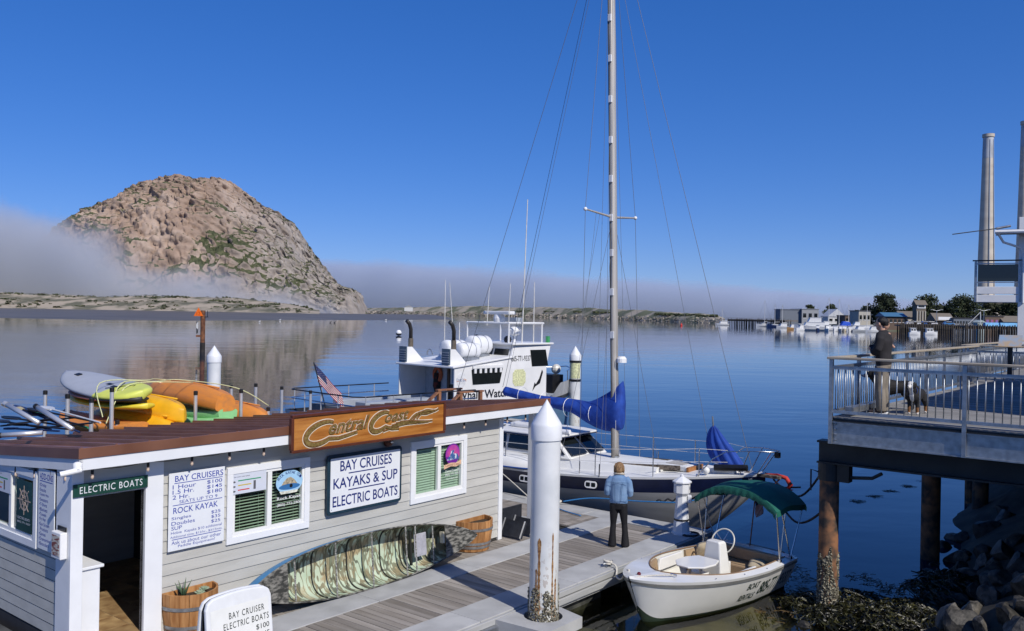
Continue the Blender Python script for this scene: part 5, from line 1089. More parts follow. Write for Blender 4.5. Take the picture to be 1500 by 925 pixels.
for sg in (1, -1):
    by = sg * (eb_b(.4) - .06)
    for x0, x1 in ((.62, CX1 - .04), (.62, .45), (.25, .62), (.25, CX0 + .05)): q_ = cano(x1, sg * .97); MB().tube([(x0, by, eb_s(x0) + .03), (q_[0], q_[1], q_[2] - .02)], .0125, 8).build('canopy_pole', STEEL, eb)
    for x in (.62, .25): MB().box(x - .03, x + .03, by - .025, by + .025, eb_s(x) + .02, eb_s(x) + .07).build('pole_mount', STEEL, eb)
# lettering on the starboard side (toward the camera)
def ebtext(body, x0, t_, h, w, name, mat, bold=.01):
    vs, fc, tw, th_ = textmesh(body, h, w, bold=bold, shear=.12); out = []
    for u, v in vs:
        xx = x0 - u; tt = t_ + v / (eb_s(xx) - eb_k(xx)); q_ = eb_ring(xx, tt, tt, 2)[0] if False else eb_ring(xx, tt, tt + .001, 2)[0]; out.append((q_[0], q_[1] + .006, q_[2]))
    MB().add(out, fc).build(name, mat, eb)
lk = M('dark green hull lettering', (.008, .03, .02), .4)
ebtext('BOAT', 1.72, .62, .13, .36, 'lettering', lk); ebtext('RENTALS', 1.82, .36, .13, .44, 'lettering', lk); ebtext('805-771-9337', 1.30, .42, .26, 1.20, 'phone_lettering', lk, .015)
# bow fittings, engine box, flag
MB().ball((LL - .26, 0, eb_s(LL - .3) + .05), .035).build('bow_light', M('red and green lamp', (.12, .01, .02), .2), eb); MB().bar((LL - .75, .28, eb_s(LL - .7) + .05), (LL - .75, .40, eb_s(LL - .7) + .05), .03, .03).build('bow_cleat', STEEL, eb)
for x in (.5, 1.2, 1.9, 2.6):
    for sg in (1, -1): MB().lathe([(.014, 0), (.010, .008), (0, .009)], 8, (x, sg * (eb_b(x) - .06), eb_s(x) + .022)).build('snap_stud', STEEL, eb)
MB().prism(rrect(-.30, .0, -.42, .42, .05), .05, .60).build('outboard_well', M('dark motor cover', (.02, .022, .025), .4), eb, bevel=.03)
rope('bow_line', 'speckled bow line lying across the electric boat foredeck', [eb.location + Matrix.Rotation(hd, 3, 'Z') @ Vector(q_) for q_ in ((LL - .08, .05, .80), (LL - .40, .16, .80), (LL - .75, .34, .78))], .012, ROPEW)
fl_ = thing('stern_flag', 'small striped flag on a staff at the electric boat stern', 'flag', eb.location + Matrix.Rotation(hd, 3, 'Z') @ Vector((.06, -.15, .64)), hd)
MB().tube([(0, 0, 0), (-.16, 0, .95)], .012, 7).build('staff', M('varnished staff', (.12, .04, .02), .4), fl_)
fred, fwht, fblu = M('flag red', (.42, .02, .03), .8), M('flag white', (.70, .68, .66), .8), M('flag navy', (.015, .025, .12), .8)
def flag(par, P, u, v, w, h, droop, n=14):
    """thirteen striped cloth with a canton; P hoist top, u fly direction, v down"""
    P, u, v = Vector(P), Vector(u), Vector(v); mb = MB()
    def pt(a, b): return P + u * (a * w) + v * (b * h) + Vector((0, 0, -1)) * droop * a ** 1.4 * w + u.cross(v).normalized() * (.05 * w * math.sin(a * 7 + b * 2) * a)
    for k in range(13):
        for i in range(n): mb.add([pt(i / n, k / 13), pt((i + 1) / n, k / 13), pt((i + 1) / n, (k + 1) / 13), pt(i / n, (k + 1) / 13)], [(0, 1, 2, 3)], 2 if (k < 7 and i < n * .42) else k % 2)
    cl_ = mb.build('cloth', [fred, fwht, fblu], par, smooth=True)
    sm = MB(); off = u.cross(v).normalized() * .004
    for r_ in range(5):
        for c in range(6):
            q_ = pt(.04 + .38 * c / 6 + .03, .04 + .46 * r_ / 5 + .03)
            for sgn in (1, -1): sm.add([q_ + off * sgn + u * (.009 * w * math.cos(a)) + v * (.016 * h * math.sin(a)) for a in np.linspace(0, 6.283, 6)[:-1]], [(0, 1, 2, 3, 4)])
    tag(sm.build('stars', fwht, cl_), kind='stuff')
flag(fl_, (-.155, 0, .92), (-.25, -.1, -.95), (-.85, .1, .2), .42, .26, 0)

# ================================================================ LIGHTHOUSE-SHAPED POWER PEDESTAL, CLEAT
pp = W(2.92, 2.55, DZ + .012); pd = thing('power_pedestal', 'white lighthouse shaped dock power pedestal near the yacht bow', 'power pedestal', pp, TH + R(10)); pd.scale = (.86, .86, .95); pwm = M('pedestal white', (.72, .73, .74), .45, var=.04)
def sqr(r_, z, n=8, ro=R(22.5)): return [(r_ * math.cos(ro + 2 * math.pi * k / n), r_ * math.sin(ro + 2 * math.pi * k / n), z) for k in range(n)]
for nm, prof_ in (('base', [(.24, 0), (.24, .04), (.215, .05)]), ('tower', [(.205, .05), (.135, .86)]), ('head', [(.15, .86), (.20, .92), (.20, 1.12), (.16, 1.14)]), ('roof', [(.235, 1.14), (.235, 1.17), (.05, 1.27), (.04, 1.31), (.001, 1.33)])): mb = MB(); mb.loft([sqr(r_, z) for r_, z in prof_], cap=True); mb.build(nm, pwm, pd)
for a in (R(-70), R(20)): c = Vector((.185 * math.cos(a), .185 * math.sin(a), .78)); mb = MB(); mb.xbox(Matrix.Translation(c) @ Matrix.Rotation(a, 4, 'Z'), .10, .16, .16); mb.build('socket_box', pwm, pd, bevel=.015); mb = MB(); mb.xbox(Matrix.Translation(c + Vector((.052 * math.cos(a), .052 * math.sin(a), 0))) @ Matrix.Rotation(a, 4, 'Z'), .01, .10, .09); mb.build('socket_cover', BLACK, pd)
mb = MB(); mb.loft([sqr(.190, .30), sqr(.186, .34)]); mb.build('hose_band', BLACK, pd); MB().xbox(Matrix.Translation((.19 * math.cos(R(-70)), .19 * math.sin(R(-70)), 1.03)) @ Matrix.Rotation(R(-70), 4, 'Z'), .012, .12, .07).build('id_plate', M('blue plate', (.05, .12, .4), .5, c2=(.6, .5, .1), scale=20), pd)
hs_t = thing('shore_cable', 'black shore power cable coiled at the foot of the pedestal', 'cable', W(2.95, 2.75, DZ + .012), TH); MB().tube([(.20 * math.cos(a) * (1 + .1 * math.sin(a * .7)), .16 * math.sin(a), .012 + .006 * a / 6) for a in np.linspace(0, 18, 60)], .011, 6).build('coil', BLACK, hs_t, smooth=True)
cl = thing('dock_cleat', 'galvanised dock cleat with white rope by the electric boat bow', 'cleat', W(-.20, 2.72, DZ + .012), TH); MB().box(-.09, .09, -.035, .035, 0, .015).build('foot', GALV, cl); MB().tube([(-.05, 0, 0), (-.04, 0, .06)], .018, 8).tube([(.05, 0, 0), (.04, 0, .06)], .018, 8).build('post', GALV, cl); MB().tube([(-.16, 0, .075), (0, 0, .06), (.16, 0, .075)], [.010, .02, .010], 8).build('horn', GALV, cl, smooth=True)
rope('dock_line', 'white dock line wrapped on the cleat and looped to the electric boat', [W(-.28, 2.72, .58)] + [W(-.20 + .07 * math.cos(k * 1.3), 2.72 + .07 * math.sin(k * 1.3), .56 + .008 * k) for k in range(9)] + [W(-.22, 2.9, .56), W(-.42, 3.05, .44), W(-.66, 3.3, .50), W(-.85, 3.50, .72), W(-.95, 3.62, .78)], .018, ROPEW, 6)

# ================================================================ PEOPLE
skin = M('skin', (.50, .29, .20), .5, var=.05); denim = M('washed denim', (.105, .20, .36), .85, c2=(.20, .31, .47), scale=5, bump=.35, bscale=16, detail=6); blk = M('black leggings', (.006, .006, .008), .8, var=.2); hairb = M('brown hair', (.10, .05, .025), .6, c2=(.36, .22, .10), scale=18, stretch=(4, 4, .5), bump=.4)
def limb(mb, pts, rs, n=14, ry=None): mb.tube(pts, rs, n, ry=ry)
def bodypart(name, build, voxel, mat, par, it=3): mb = MB(); build(mb); me = remeshed(mb, voxel, it); me.materials.append(mat); return inst(name, me, par)
def shoes(par, spots, mat, sole):
    for x, y, rz in spots:
        mb = MB(); mb.tube([(0, -.10, .045), (0, -.03, .05), (0, .06, .042), (0, .15, .03), (0, .17, .022)], [.034, .042, .045, .038, .015], 12, ry=[.04, .048, .042, .03, .012]); me = remeshed(mb, .008, 2); me.materials.append(mat); o_ = inst('shoe', me, par, (x, y, 0), (0, 0, rz)); MB().prism([(-.04, -.13), (.04, -.13), (.047, .05), (.035, .15), (0, .18), (-.035, .15), (-.047, .05)], 0, .018).build('sole', sole, o_)
def head(mb, c, face):
    """skull with jaw, nose and ears; face: unit direction the person looks"""
    c = Vector(c); f = Vector(face).normalized(); s_ = Vector((0, 0, 1)).cross(f).normalized(); u = f.cross(s_) * 1.0
    P = lambda a, b, h: c + f * a + s_ * b + Vector((0, 0, h))
    mb.ball(c + Vector((0, 0, .03)), .080, .080, .095, 16, 12); mb.tube([P(-.01, 0, -.02), P(.035, 0, -.075), P(.055, 0, -.10)], [.068, .052, .025], 12); mb.tube([P(.075, 0, .015), P(.105, 0, -.025)], [.010, .016], 8)
    for sg in (-1, 1): mb.ball(P(-.005, sg * .083, -.005), .018, .018, .032, 8, 6)
    mb.tube([P(-.02, 0, -.06), P(-.03, 0, -.15)], .055, 12); return P
def hand(mb, w, d, palm, curl=.5, s=1.0):
    """palm and five bent fingers; w wrist, d forward direction, palm facing"""
    w, d, pn = Vector(w), Vector(d).normalized(), Vector(palm).normalized(); sd = d.cross(pn).normalized()
    mb.tube([w, w + d * .045 * s, w + d * .085 * s], [.026 * s, .036 * s, .034 * s], 10, ry=[.018 * s, .016 * s, .013 * s])
    for k, ln in enumerate((.062, .072, .066, .052)):
        a = w + d * .08 * s + sd * (k - 1.5) * .019 * s; b = a + (d * math.cos(curl * .6) + pn * math.sin(curl * .6)) * ln * .5 * s; c = b + (d * math.cos(curl * 1.6) + pn * math.sin(curl * 1.6)) * ln * .5 * s; mb.tube([a, b, c], [.0095 * s, .009 * s, .007 * s], 7)
    a = w + d * .025 * s - sd * .028 * s; b = a + (d * .7 - sd * .6 + pn * .3).normalized() * .035 * s; mb.tube([a, b, b + (d * .9 + pn * .4).normalized() * .03 * s], [.011 * s, .010 * s, .008 * s], 7)
# woman on the dock, back to the camera, looking down at what her hands hold
wl = W(1.36, 1.86, DZ); wl = gz(905, 801, DZ); wo = thing('person', 'person in denim jacket and black flared trousers standing on the dock', 'person', wl, R(-12))    # +y is the way she faces
bodypart('body', lambda mb: (head(mb, (0, .045, 1.545), (0, 1, -.35)), mb.tube([(0, 0, 1.40), (0, 0, 1.1), (0, 0, .9)], [.13, .12, .13], 14, ry=[.07, .07, .08]), hand(mb, (-.13, .25, 1.13), (.55, .6, .2), (.6, -.2, .7), .9, .95), hand(mb, (.14, .25, 1.13), (-.55, .6, .2), (-.6, -.2, .7), .9, .95)), .011, skin, wo)
def jk(mb):
    mb.tube([(0, .0, .88), (0, 0, .95), (0, 0, 1.12), (0, -.005, 1.28), (0, .0, 1.38), (0, .01, 1.44)], [.175, .18, .18, .188, .165, .07], 20, ry=[.115, .12, .125, .13, .11, .065])
    for sg in (-1, 1): mb.tube([(sg * .13, 0, 1.375), (sg * .195, -.01, 1.29), (sg * .228, -.025, 1.12), (sg * .226, -.015, 1.06), (sg * .21, .07, 1.06), (sg * .14, .22, 1.12)], [.068, .072, .066, .064, .058, .048], 14)
    mb.tube([(0, .0, .865), (0, 0, .91)], [.178, .188], 20, ry=[.11, .118])
bodypart('denim_jacket', jk, .012, denim, wo); MB().tube([(.088 * math.cos(a), .012 + .075 * math.sin(a), 1.445 - .025 * math.sin(a)) for a in np.linspace(0, 6.283, 19)[:-1]], .026, 8, closed=True).build('fleece_collar', M('cream fleece', (.58, .52, .42), .95, var=.15, scale=40, bump=.5), wo, smooth=True)
stm = M('jacket stitching', (.05, .11, .22), .9)
for pts in ([(-.205, -.135, 1.30), (-.1, -.152, 1.305), (0, -.155, 1.305), (.1, -.152, 1.305), (.205, -.135, 1.30)], [(-.09, -.152, 1.30), (-.065, -.145, 1.1), (-.06, -.135, .93)], [(.09, -.152, 1.30), (.065, -.145, 1.1), (.06, -.135, .93)], [(-.17, -.09, .925), (0, -.137, .925), (.17, -.09, .925)]): MB().tube(pts, .004, 5).build('seam', stm, wo)
def pants(mb):
    mb.tube([(0, 0, .96), (0, -.005, .86), (0, 0, .76)], [.15, .168, .12], 18, ry=[.10, .115, .10])
    for sg, dx in ((-1, -.015), (1, .045)): mb.tube([(sg * .085, 0, .84), (sg * .088 + dx * .3, .01, .65), (sg * .09 + dx * .7, .02, .45), (sg * .092 + dx, .0, .28), (sg * .095 + dx * 1.15, -.01, .02)], [.094, .082, .060, .062, .088], 14, ry=[.105, .088, .064, .066, .095])
bodypart('trousers', pants, .011, blk, wo); shoes(wo, ((-.115, .05, .1), (.15, .05, -.15)), BLACK, BLACK)
def hairf(mb): mb.ball((0, .03, 1.585), .094, .10, .10, 16, 12); mb.tube([(0, -.03, 1.60), (0, -.055, 1.52), (-.01, -.05, 1.46)], [.08, .078, .05], 12, ry=[.05, .045, .03]); mb.tube([(-.075, .03, 1.58), (-.088, .02, 1.50), (-.08, .01, 1.44)], [.03, .028, .012], 8); mb.tube([(.075, .03, 1.58), (.086, .02, 1.50), (.075, .01, 1.45)], [.03, .024, .01], 8)
bodypart('hair', hairf, .009, hairb, wo, 2)
rh = random.Random(3); mb = MB()
for k in range(70): a = rh.uniform(3.3, 6.1); r_ = rh.uniform(.086, .104); z0 = rh.uniform(1.56, 1.66); sw__ = rh.uniform(-.02, .02); mb.tube([(r_ * .7 * math.cos(a), .03 + r_ * .75 * math.sin(a), z0), (r_ * 1.02 * math.cos(a + sw__ * 4), .03 + r_ * 1.02 * math.sin(a), z0 - .06), (r_ * .9 * math.cos(a) + sw__, .03 + r_ * .85 * math.sin(a), 1.455 + rh.uniform(-.02, .03))], [.007, .008, .003], 5)
tag(mb.build('hair_strands', M('light brown strand', (.16, .085, .04), .55, c2=(.40, .25, .12), scale=25), wo, smooth=True), kind='stuff')
ph_ = thing('phone', 'small dark phone held in the denim jacketed person hands', 'phone', wl + Matrix.Rotation(R(-12), 3, 'Z') @ Vector((0, .33, 1.17)), R(-12)); MB().box(-.038, .038, -.005, .005, -.06, .08).build('case', BLACK, ph_, bevel=.004).rotation_euler = (R(-35), 0, 0)

# ================================================================ PIER ON THE RIGHT
PZ = 3.43; pc = gz(1215.6, 604, 3.51); PS0 = (Vector((pc.x, pc.y, 0)) - O).dot(D3); PO0 = (Vector((pc.x, pc.y, 0)) - O).dot(N3)
pier = thing('pier', 'raised steel pier deck with galvanised railing on tall barnacled piles', 'pier', W(PS0, PO0, 0), math.atan2(N3.y, N3.x))   # local x = out along the near edge, y = back along the far edge
blackst = M('black painted beam', (.012, .015, .017), .5, c2=(.028, .033, .034), scale=2, bump=.1); railw = M('weathered handrail', (.30, .25, .19), .8, c2=(.42, .37, .29), scale=5, stretch=(.3, 4, 4)); dboard = M('grey deck board', (.20, .195, .185), .95, spec=.12, c2=(.28, .27, .255), scale=6, stretch=(.3, 3, 1), rand=.2, bump=.2)
PLX, PLY = 9.0, 11.5
MB().box(4.7, 12.0, 2.3, 14, PZ - .4, PZ + 4.2).build('deck_building', M('grey clapboard building', (.30, .31, .33), .7, var=.05), pier)
bw_ = .14; bme = MB().box(.0, PLX, .004, bw_ - .004, PZ - .04, PZ).mesh('deck_board', dboard)
for k in range(int(PLY / bw_)): inst('deck_board', bme, pier, (0.0, .02 + bw_ * k, 0))
for x, y0, y1 in ((.05, 0, PLY),): MB().box(x, x + .10, y0 + .14, y1, 2.98, PZ - .045).build('edge_channel', GALV, pier)
chm = MB().box(.02, 4.0, 0, .02, 2.98, 3.36).box(.02, 4.0, -.05, 0, 2.98, 3.0).box(.02, 4.0, -.05, 0, 3.34, 3.36).build('edge_channel', GALV, pier); MB().box(4.06, PLX, 0, .02, 2.98, 3.36).box(4.06, PLX, -.05, 0, 2.98, 3.0).build('edge_channel', GALV, pier)
grat = MB()
for k in range(3): grat.box(.0, PLX, -.06 + .03 * k, -.05 + .03 * k, 3.37 + .012 * k, 3.385 + .012 * k)
grat.build('grating_edge', blackst, pier)
for y, x0 in ((.35, -.30), (5.2, -.2), (10.2, -.2)):
    MB().box(x0, PLX, y, y + .06, 2.58, 2.975).box(x0, PLX, y - .11, y + .17, 2.94, 2.976).box(x0, PLX, y - .11, y + .17, 2.58, 2.61).build('beam', blackst, pier)
for x in (.9, 2.6, 4.3, 6.0, 7.7): MB().box(x, x + .10, .52, PLY, 2.98, 3.38).build('joist', blackst, pier)
for k in range(4): MB().lathe([(.02, 0), (.02, .02), (.001, .025)], 6).build('bolt', GALV, pier, loc=(.10, 0, 3.05 + .09 * k)).rotation_euler = (R(90), 0, 0)
# piles
pilr = M('rusty pier pile', (.045, .038, .032), .85, c2=(.28, .13, .06), scale=4, lo=.40, hi=.62, bump=.3, detail=7)
def pier_pile(x, y, r_, barn, name='pier_pile', top=2.6, rings=True):
    smooth_angle(MB().lathe([(r_, -1.5), (r_, top)], 24, (x, y, 0)).build('pile', pilr, pier)); 
    MB().lathe([(r_ + .005, top - .32), (r_ + .03, top - .32), (r_ + .03, top - .02), (r_ + .005, top - .02)], 24, (x, y, 0)).build('pile_cap_band', blackst, pier)
    if barn: o_ = barnacles(r_, -.4, 1.45, 6500, 5, (.010, .026), True).build('barnacles', bcm, pier, loc=(x, y, 0)); tag(o_, kind='stuff')
pier_pile(-.13, .42, .165, True); pier_pile(3.2, .40, .19, False); pier_pile(6.5, .40, .19, False); pier_pile(.4, 5.2, .19, False); pier_pile(3.6, 5.2, .19, False); pier_pile(.4, 10.2, .19, False)
MB().box(.04, .24, .30, .50, 2.28, 2.58).build('rope_bracket', blackst, pier); MB().tube([(.22, .40, 2.36), (.60, .40, 2.40), (.76, .40, 2.5)], .03, 8).build('rope_hook', blackst, pier); MB().tube([(-.27, .34, 2.40), (-.40, .26, 2.45), (-.40, .26, 2.08)], .016, 6).build('rope_tail', ROPEK, pier)
# railing
bal = MB().tube([(0, 0, .12), (0, 0, .83)], .0095, 6).mesh('baluster', GALV, True)
def rail(p0, p1, sp=.118, posts=(0,), mesh_=None, tops=True, par=pier):
    p0, p1 = Vector(p0), Vector(p1); d = p1 - p0; Ln = d.length; u = d / Ln
    MB().bar(p0 + Vector((0, 0, .10)), p1 + Vector((0, 0, .10)), .05, .05).build('bottom_rail', GALV, par); MB().bar(p0 + Vector((0, 0, .85)), p1 + Vector((0, 0, .85)), .05, .055).build('mid_rail', GALV, par)
    if tops: MB().bar(p0 - u * .06 + Vector((0, 0, 1.01)), p1 + u * .04 + Vector((0, 0, 1.01)), .14, .04).build('handrail', railw, par, bevel=.008)
    for k in range(1, int(Ln / sp)):
        if all(abs(k * sp - q_) > .05 for q_ in posts): inst('baluster', bal, par, p0 + u * (k * sp))
    for q_ in posts: c = p0 + u * q_; MB().box(-.03, .03, -.03, .03, -.45 if q_ > .1 else -.45, .99).build('rail_post', GALV, par, loc=c)
rail((.03, -.04, PZ), (PLX, -.04, PZ), posts=(0.0, 2.07, 4.1, 6.2))
rail((.03, .06, PZ), (.03, PLY - .2, PZ), posts=(1.35, 2.9, 4.5, 6.1, 7.7, 9.3, 11.2), sp=.118)
MB().box(.16, .30, .3, 2.2, PZ + .06, PZ + .16).build('kick_rail', GALV, pier)
# second walkway farther back
p2 = thing('walkway', 'farther waterside walkway with slender metal railing beyond the pier', 'walkway', W(PS0 + 11.6, PO0 + 1.0, 0), math.atan2(N3.y, N3.x))
MB().box(-1.5, 9, 0, 12.5, PZ - .35, PZ).build('deck', dboard, p2)
rail((-1.4, 12.4, PZ), (9, 12.4, PZ), sp=.14, posts=(0, 2, 4, 6, 8), par=p2); rail((-1.4, .3, PZ), (-1.4, 12.3, PZ), sp=.14, posts=(0, 2, 4, 6, 8, 10), par=p2); rail((-1.3, .3, PZ), (4, .3, PZ), sp=.14, posts=(0, 2, 4), par=p2)
for x, y in ((-1.2, .6), (-1.2, 6), (-1.2, 12), (4, 12), (4, .6)): MB().lathe([(.18, -1.5), (.18, PZ - .36)], 12, (x, y, 0)).build('pile', pilr, p2)
ibp = gz(1478, 508, PZ + 1.0); ib = thing('info_board', 'tilted visitor information panel standing on the walkway railing', 'info board', at(1480, 500, 22.5) - Vector((0, 0, .95)), TH)
MB().box(-.05, .05, -.05, .05, 0, .85).build('post', BLACK, ib); o_ = MB().box(-.26, .26, -.015, .015, -.22, .22).build('panel', M('information panel', (.22, .36, .52), .4, c2=(.45, .33, .20), scale=4), ib, loc=(0, 0, .95)); o_.rotation_euler = (R(-50), 0, R(-85)); MB().box(-.32, .32, -.02, .0, -.25, -.22).build('panel_frame', M('tan frame', (.35, .26, .16), .6), ib, loc=(0, 0, .95)).rotation_euler = (R(-50), 0, R(-85))

# ---- man with a child in his arms, two dogs
ml = gz(1292, 606, PZ); mw = thing('person', 'man in dark grey sweatshirt and khaki trousers at the pier railing', 'person', ml, R(52))      # +y is the way he faces (out over the water)
grey = M('charcoal sweatshirt', (.022, .020, .022), .9, var=.15, scale=9, bump=.25, bscale=14); khaki = M('worn khaki cloth', (.17, .145, .115), .9, c2=(.25, .215, .17), scale=5, bump=.5, bscale=9); hairk = M('black hair', (.010, .008, .007), .5, bump=.4, scale=30, stretch=(3, 3, .6))
bodypart('body', lambda mb: (head(mb, (0, .05, 1.60), (.1, 1, -.12)), mb.tube([(0, 0, 1.45), (0, 0, 1.0)], .12, 12), hand(mb, (.10, .18, 1.20), (.9, .05, .1), (0, -1, .2), .6), hand(mb, (-.10, .18, 1.15), (-.9, .05, .1), (0, -1, .2), .6)), .012, skin, mw)
def sw_(mb):
    mb.tube([(0, -.01, .86), (0, -.01, .95), (0, 0, 1.1), (0, -.01, 1.30), (0, 0, 1.42), (0, .01, 1.49)], [.185, .195, .20, .225, .195, .07], 20, ry=[.125, .13, .135, .145, .115, .065])
    for sg in (-1, 1): mb.tube([(sg * .17, 0, 1.42), (sg * .245, -.01, 1.33), (sg * .275, .02, 1.15), (sg * .245, .08, 1.10), (sg * .02, .19, 1.17), (-sg * .10, .18, 1.19)], [.08, .083, .072, .066, .052, .045], 14)
bodypart('sweatshirt', sw_, .013, grey, mw)
def pk(mb):
    mb.tube([(0, -.01, .95), (0, -.015, .86), (0, 0, .76)], [.17, .178, .14], 18, ry=[.115, .125, .11])
    for sg in (-1, 1): mb.tube([(sg * .09, 0, .84), (sg * .095, .015, .62), (sg * .10, .02, .45), (sg * .10, -.005, .25), (sg * .102, -.01, .05)], [.105, .098, .085, .082, .075], 14, ry=[.115, .105, .09, .09, .085])
bodypart('trousers', pk, .013, khaki, mw); shoes(mw, ((-.11, .03, .15), (.12, .06, -.2)), M('dark trainer', (.03, .02, .022), .7), WHITE)
bodypart('hair', lambda mb: (mb.ball((0, .025, 1.645), .090, .096, .088, 16, 12), mb.tube([(0, -.035, 1.65), (0, -.055, 1.57)], [.078, .066], 12, ry=[.05, .03])), .010, hairk, mw, 2)
ch = thing('child', 'small child in pink top held against the man at the pier railing', 'person', ml + Vector((.13, .26, 1.04)), R(52))
bodypart('body', lambda mb: (mb.ball((.02, .0, .54), .075, .075, .088, 14, 10), mb.ball((.02, -.074, .53), .012, n=6, m=5), mb.tube([(.02, 0, .48), (.01, 0, .40)], .032, 8), mb.tube([(.13, -.05, .26), (.17, -.10, .16)], .022, 8), mb.ball((.17, -.12, .14), .026), mb.tube([(0, 0, .05), (.05, .05, -.12)], .05, 10)), .012, skin, ch)
bodypart('pink_top', lambda mb: (mb.tube([(0, 0, .05), (0, 0, .25), (.01, 0, .40)], [.10, .095, .06], 14), mb.tube([(.06, 0, .37), (.13, -.02, .32), (.15, -.07, .22)], [.045, .042, .036], 10), mb.tube([(-.06, 0, .37), (-.12, .02, .28)], [.045, .04], 10)), .012, M('pink patterned cotton', (.55, .10, .14), .9, c2=(.72, .45, .46), scale=22), ch)
bodypart('hair', lambda mb: (mb.ball((.02, .018, .57), .080, .078, .078, 14, 10),), .012, M('fair hair', (.35, .24, .12), .6, var=.2, scale=20), ch, 2)
furk = M('black dog fur', (.008, .007, .007), .75, var=.3, scale=30, bump=.5, bscale=60)
def dog_mat(name, tan=True):
    m_ = bpy.data.materials.new(name); m_.use_nodes = True; global nd, L, geo, nt, p; nt, nd, L, p = nodes_of(m_); tcn_ = nd.new('ShaderNodeTexCoord'); sp_ = nd.new('ShaderNodeSeparateXYZ'); L(tcn_.outputs['Object'], sp_.inputs[0])
    geo = type('g', (), {'outputs': {'Position': tcn_.outputs['Object']}}); nz_ = mathn('MULTIPLY', mathn('SUBTRACT', noise_at(14, 1, 1, 4), .5), .10)
    low = mathn('LESS_THAN', mathn('ADD', sp_.outputs[2], nz_), .17); paw = mathn('LESS_THAN', mathn('ADD', sp_.outputs[2], nz_), .055)
    frontb = mathn('GREATER_THAN', mathn('SUBTRACT', sp_.outputs[0], mathn('MULTIPLY', mathn('ABSOLUTE', sp_.outputs[1]), 2.2)), .20)
    blaze = mathn('MULTIPLY', frontb, mathn('LESS_THAN', mathn('ABSOLUTE', mathn('ADD', sp_.outputs[1], mathn('MULTIPLY', nz_, .3))), .045))
    c_ = mixc(low, (.009, .008, .008), (.20, .085, .025)); c_ = mixc(paw, c_, (.62, .58, .52)); c_ = mixc(blaze, c_, (.66, .64, .60)); L(c_, p.inputs['Base Color']); p.inputs['Roughness'].default_value = .8; return m_
def dog(loc, rz, label, s_, mat):
    t = thing('dog', label, 'dog', loc, rz); t.scale = (s_, s_, s_)          # +x is the way it faces, shoulder about half a metre high
    def bd(mb):
        mb.tube([(-.36, 0, .42), (-.28, 0, .43), (-.10, 0, .42), (.10, 0, .41), (.22, 0, .44), (.28, 0, .48)], [.06, .115, .115, .135, .12, .08], 16, ry=[.07, .12, .12, .165, .15, .09])
        mb.tube([(.22, 0, .48), (.31, 0, .57), (.36, 0, .63)], [.10, .085, .075], 14); mb.ball((.385, 0, .655), .088, .080, .080, 14, 10); mb.tube([(.43, 0, .64), (.50, 0, .615), (.535, 0, .61)], [.048, .038, .026], 10); mb.ball((.545, 0, .622), .016, n=8, m=6)
        for sg in (-1, 1):
            mb.tube([(.355, sg * .06, .72), (.35, sg * .095, .68), (.36, sg * .098, .60)], [.022, .032, .018], 8, ry=[.012, .014, .01])
            mb.tube([(.20, sg * .085, .40), (.19, sg * .085, .25), (.205, sg * .085, .14), (.20, sg * .085, .04), (.235, sg * .085, .022)], [.062, .042, .034, .032, .03], 10)
            mb.tube([(-.28, sg * .08, .42), (-.22, sg * .09, .29), (-.33, sg * .09, .17), (-.335, sg * .09, .04), (-.30, sg * .09, .022)], [.092, .062, .036, .031, .03], 10)
        mb.tube([(-.36, 0, .46), (-.47, 0, .40), (-.52, 0, .30)], [.035, .045, .02], 8)
    me = remeshed(MBf(bd), .013, 2); me.materials.append(mat); inst('body', me, t)
    for sg in (-1, 1): MB().ball((.452, sg * .040, .675), .0115, n=8, m=6).build('eye', BLACK, t, smooth=True)
    MB().ball((.556, 0, .625), .015, n=8, m=6).build('nose', BLACK, t, smooth=True); MB().tube([(.26 + .02 * math.cos(a), .105 * math.cos(a), .53 + .10 * math.sin(a)) for a in np.linspace(0, 6.283, 17)[:-1]], .009, 6, closed=True).build('collar', M('blue collar', (.03, .06, .2), .6), t)
def MBf(f): mb = MB(); f(mb); return mb
dog(gz(1342, 607, PZ), R(228), 'tricolour dog with white blaze looking through the pier railing', .82, dog_mat('tricolour fur'))
dog(gz(1319, 603, PZ) + Vector((0, .35, 0)), R(170), 'taller black dog standing behind the man at the railing', 1.0, furk)

# ================================================================ SHORE ROCKS UNDER THE PIER
def shore_edge(s_): return 7.0 + .5 * mnoise.noise(Vector((s_ * .5, 3, 0))) + 1.15 * max(0, -s_ + .2) - .16 * max(0, s_ - 5) + .25 * max(0, 3 - abs(s_ - 3))
bank = []
for i in range(40):
    row = []
    for j in range(30):
        s_ = -9 + 30 * i / 39; o_ = 4.2 + 14 * j / 29; edge = shore_edge(s_)
        z = -.5 + max(0, o_ - edge + .6) * .62 + .18 * fbm(s_ * 1.1, o_ * 1.1, 5) - 1.3 * min(1, max(0, edge - .9 - o_)); row.append(W(s_, o_, min(z, 2.6 + .02 * o_)))
    bank.append(row)
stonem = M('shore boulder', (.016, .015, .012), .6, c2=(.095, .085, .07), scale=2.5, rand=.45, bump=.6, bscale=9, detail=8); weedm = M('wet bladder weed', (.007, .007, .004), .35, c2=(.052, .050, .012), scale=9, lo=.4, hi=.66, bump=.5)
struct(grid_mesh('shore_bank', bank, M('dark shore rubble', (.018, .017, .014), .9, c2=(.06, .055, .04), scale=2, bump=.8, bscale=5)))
rmesh = []
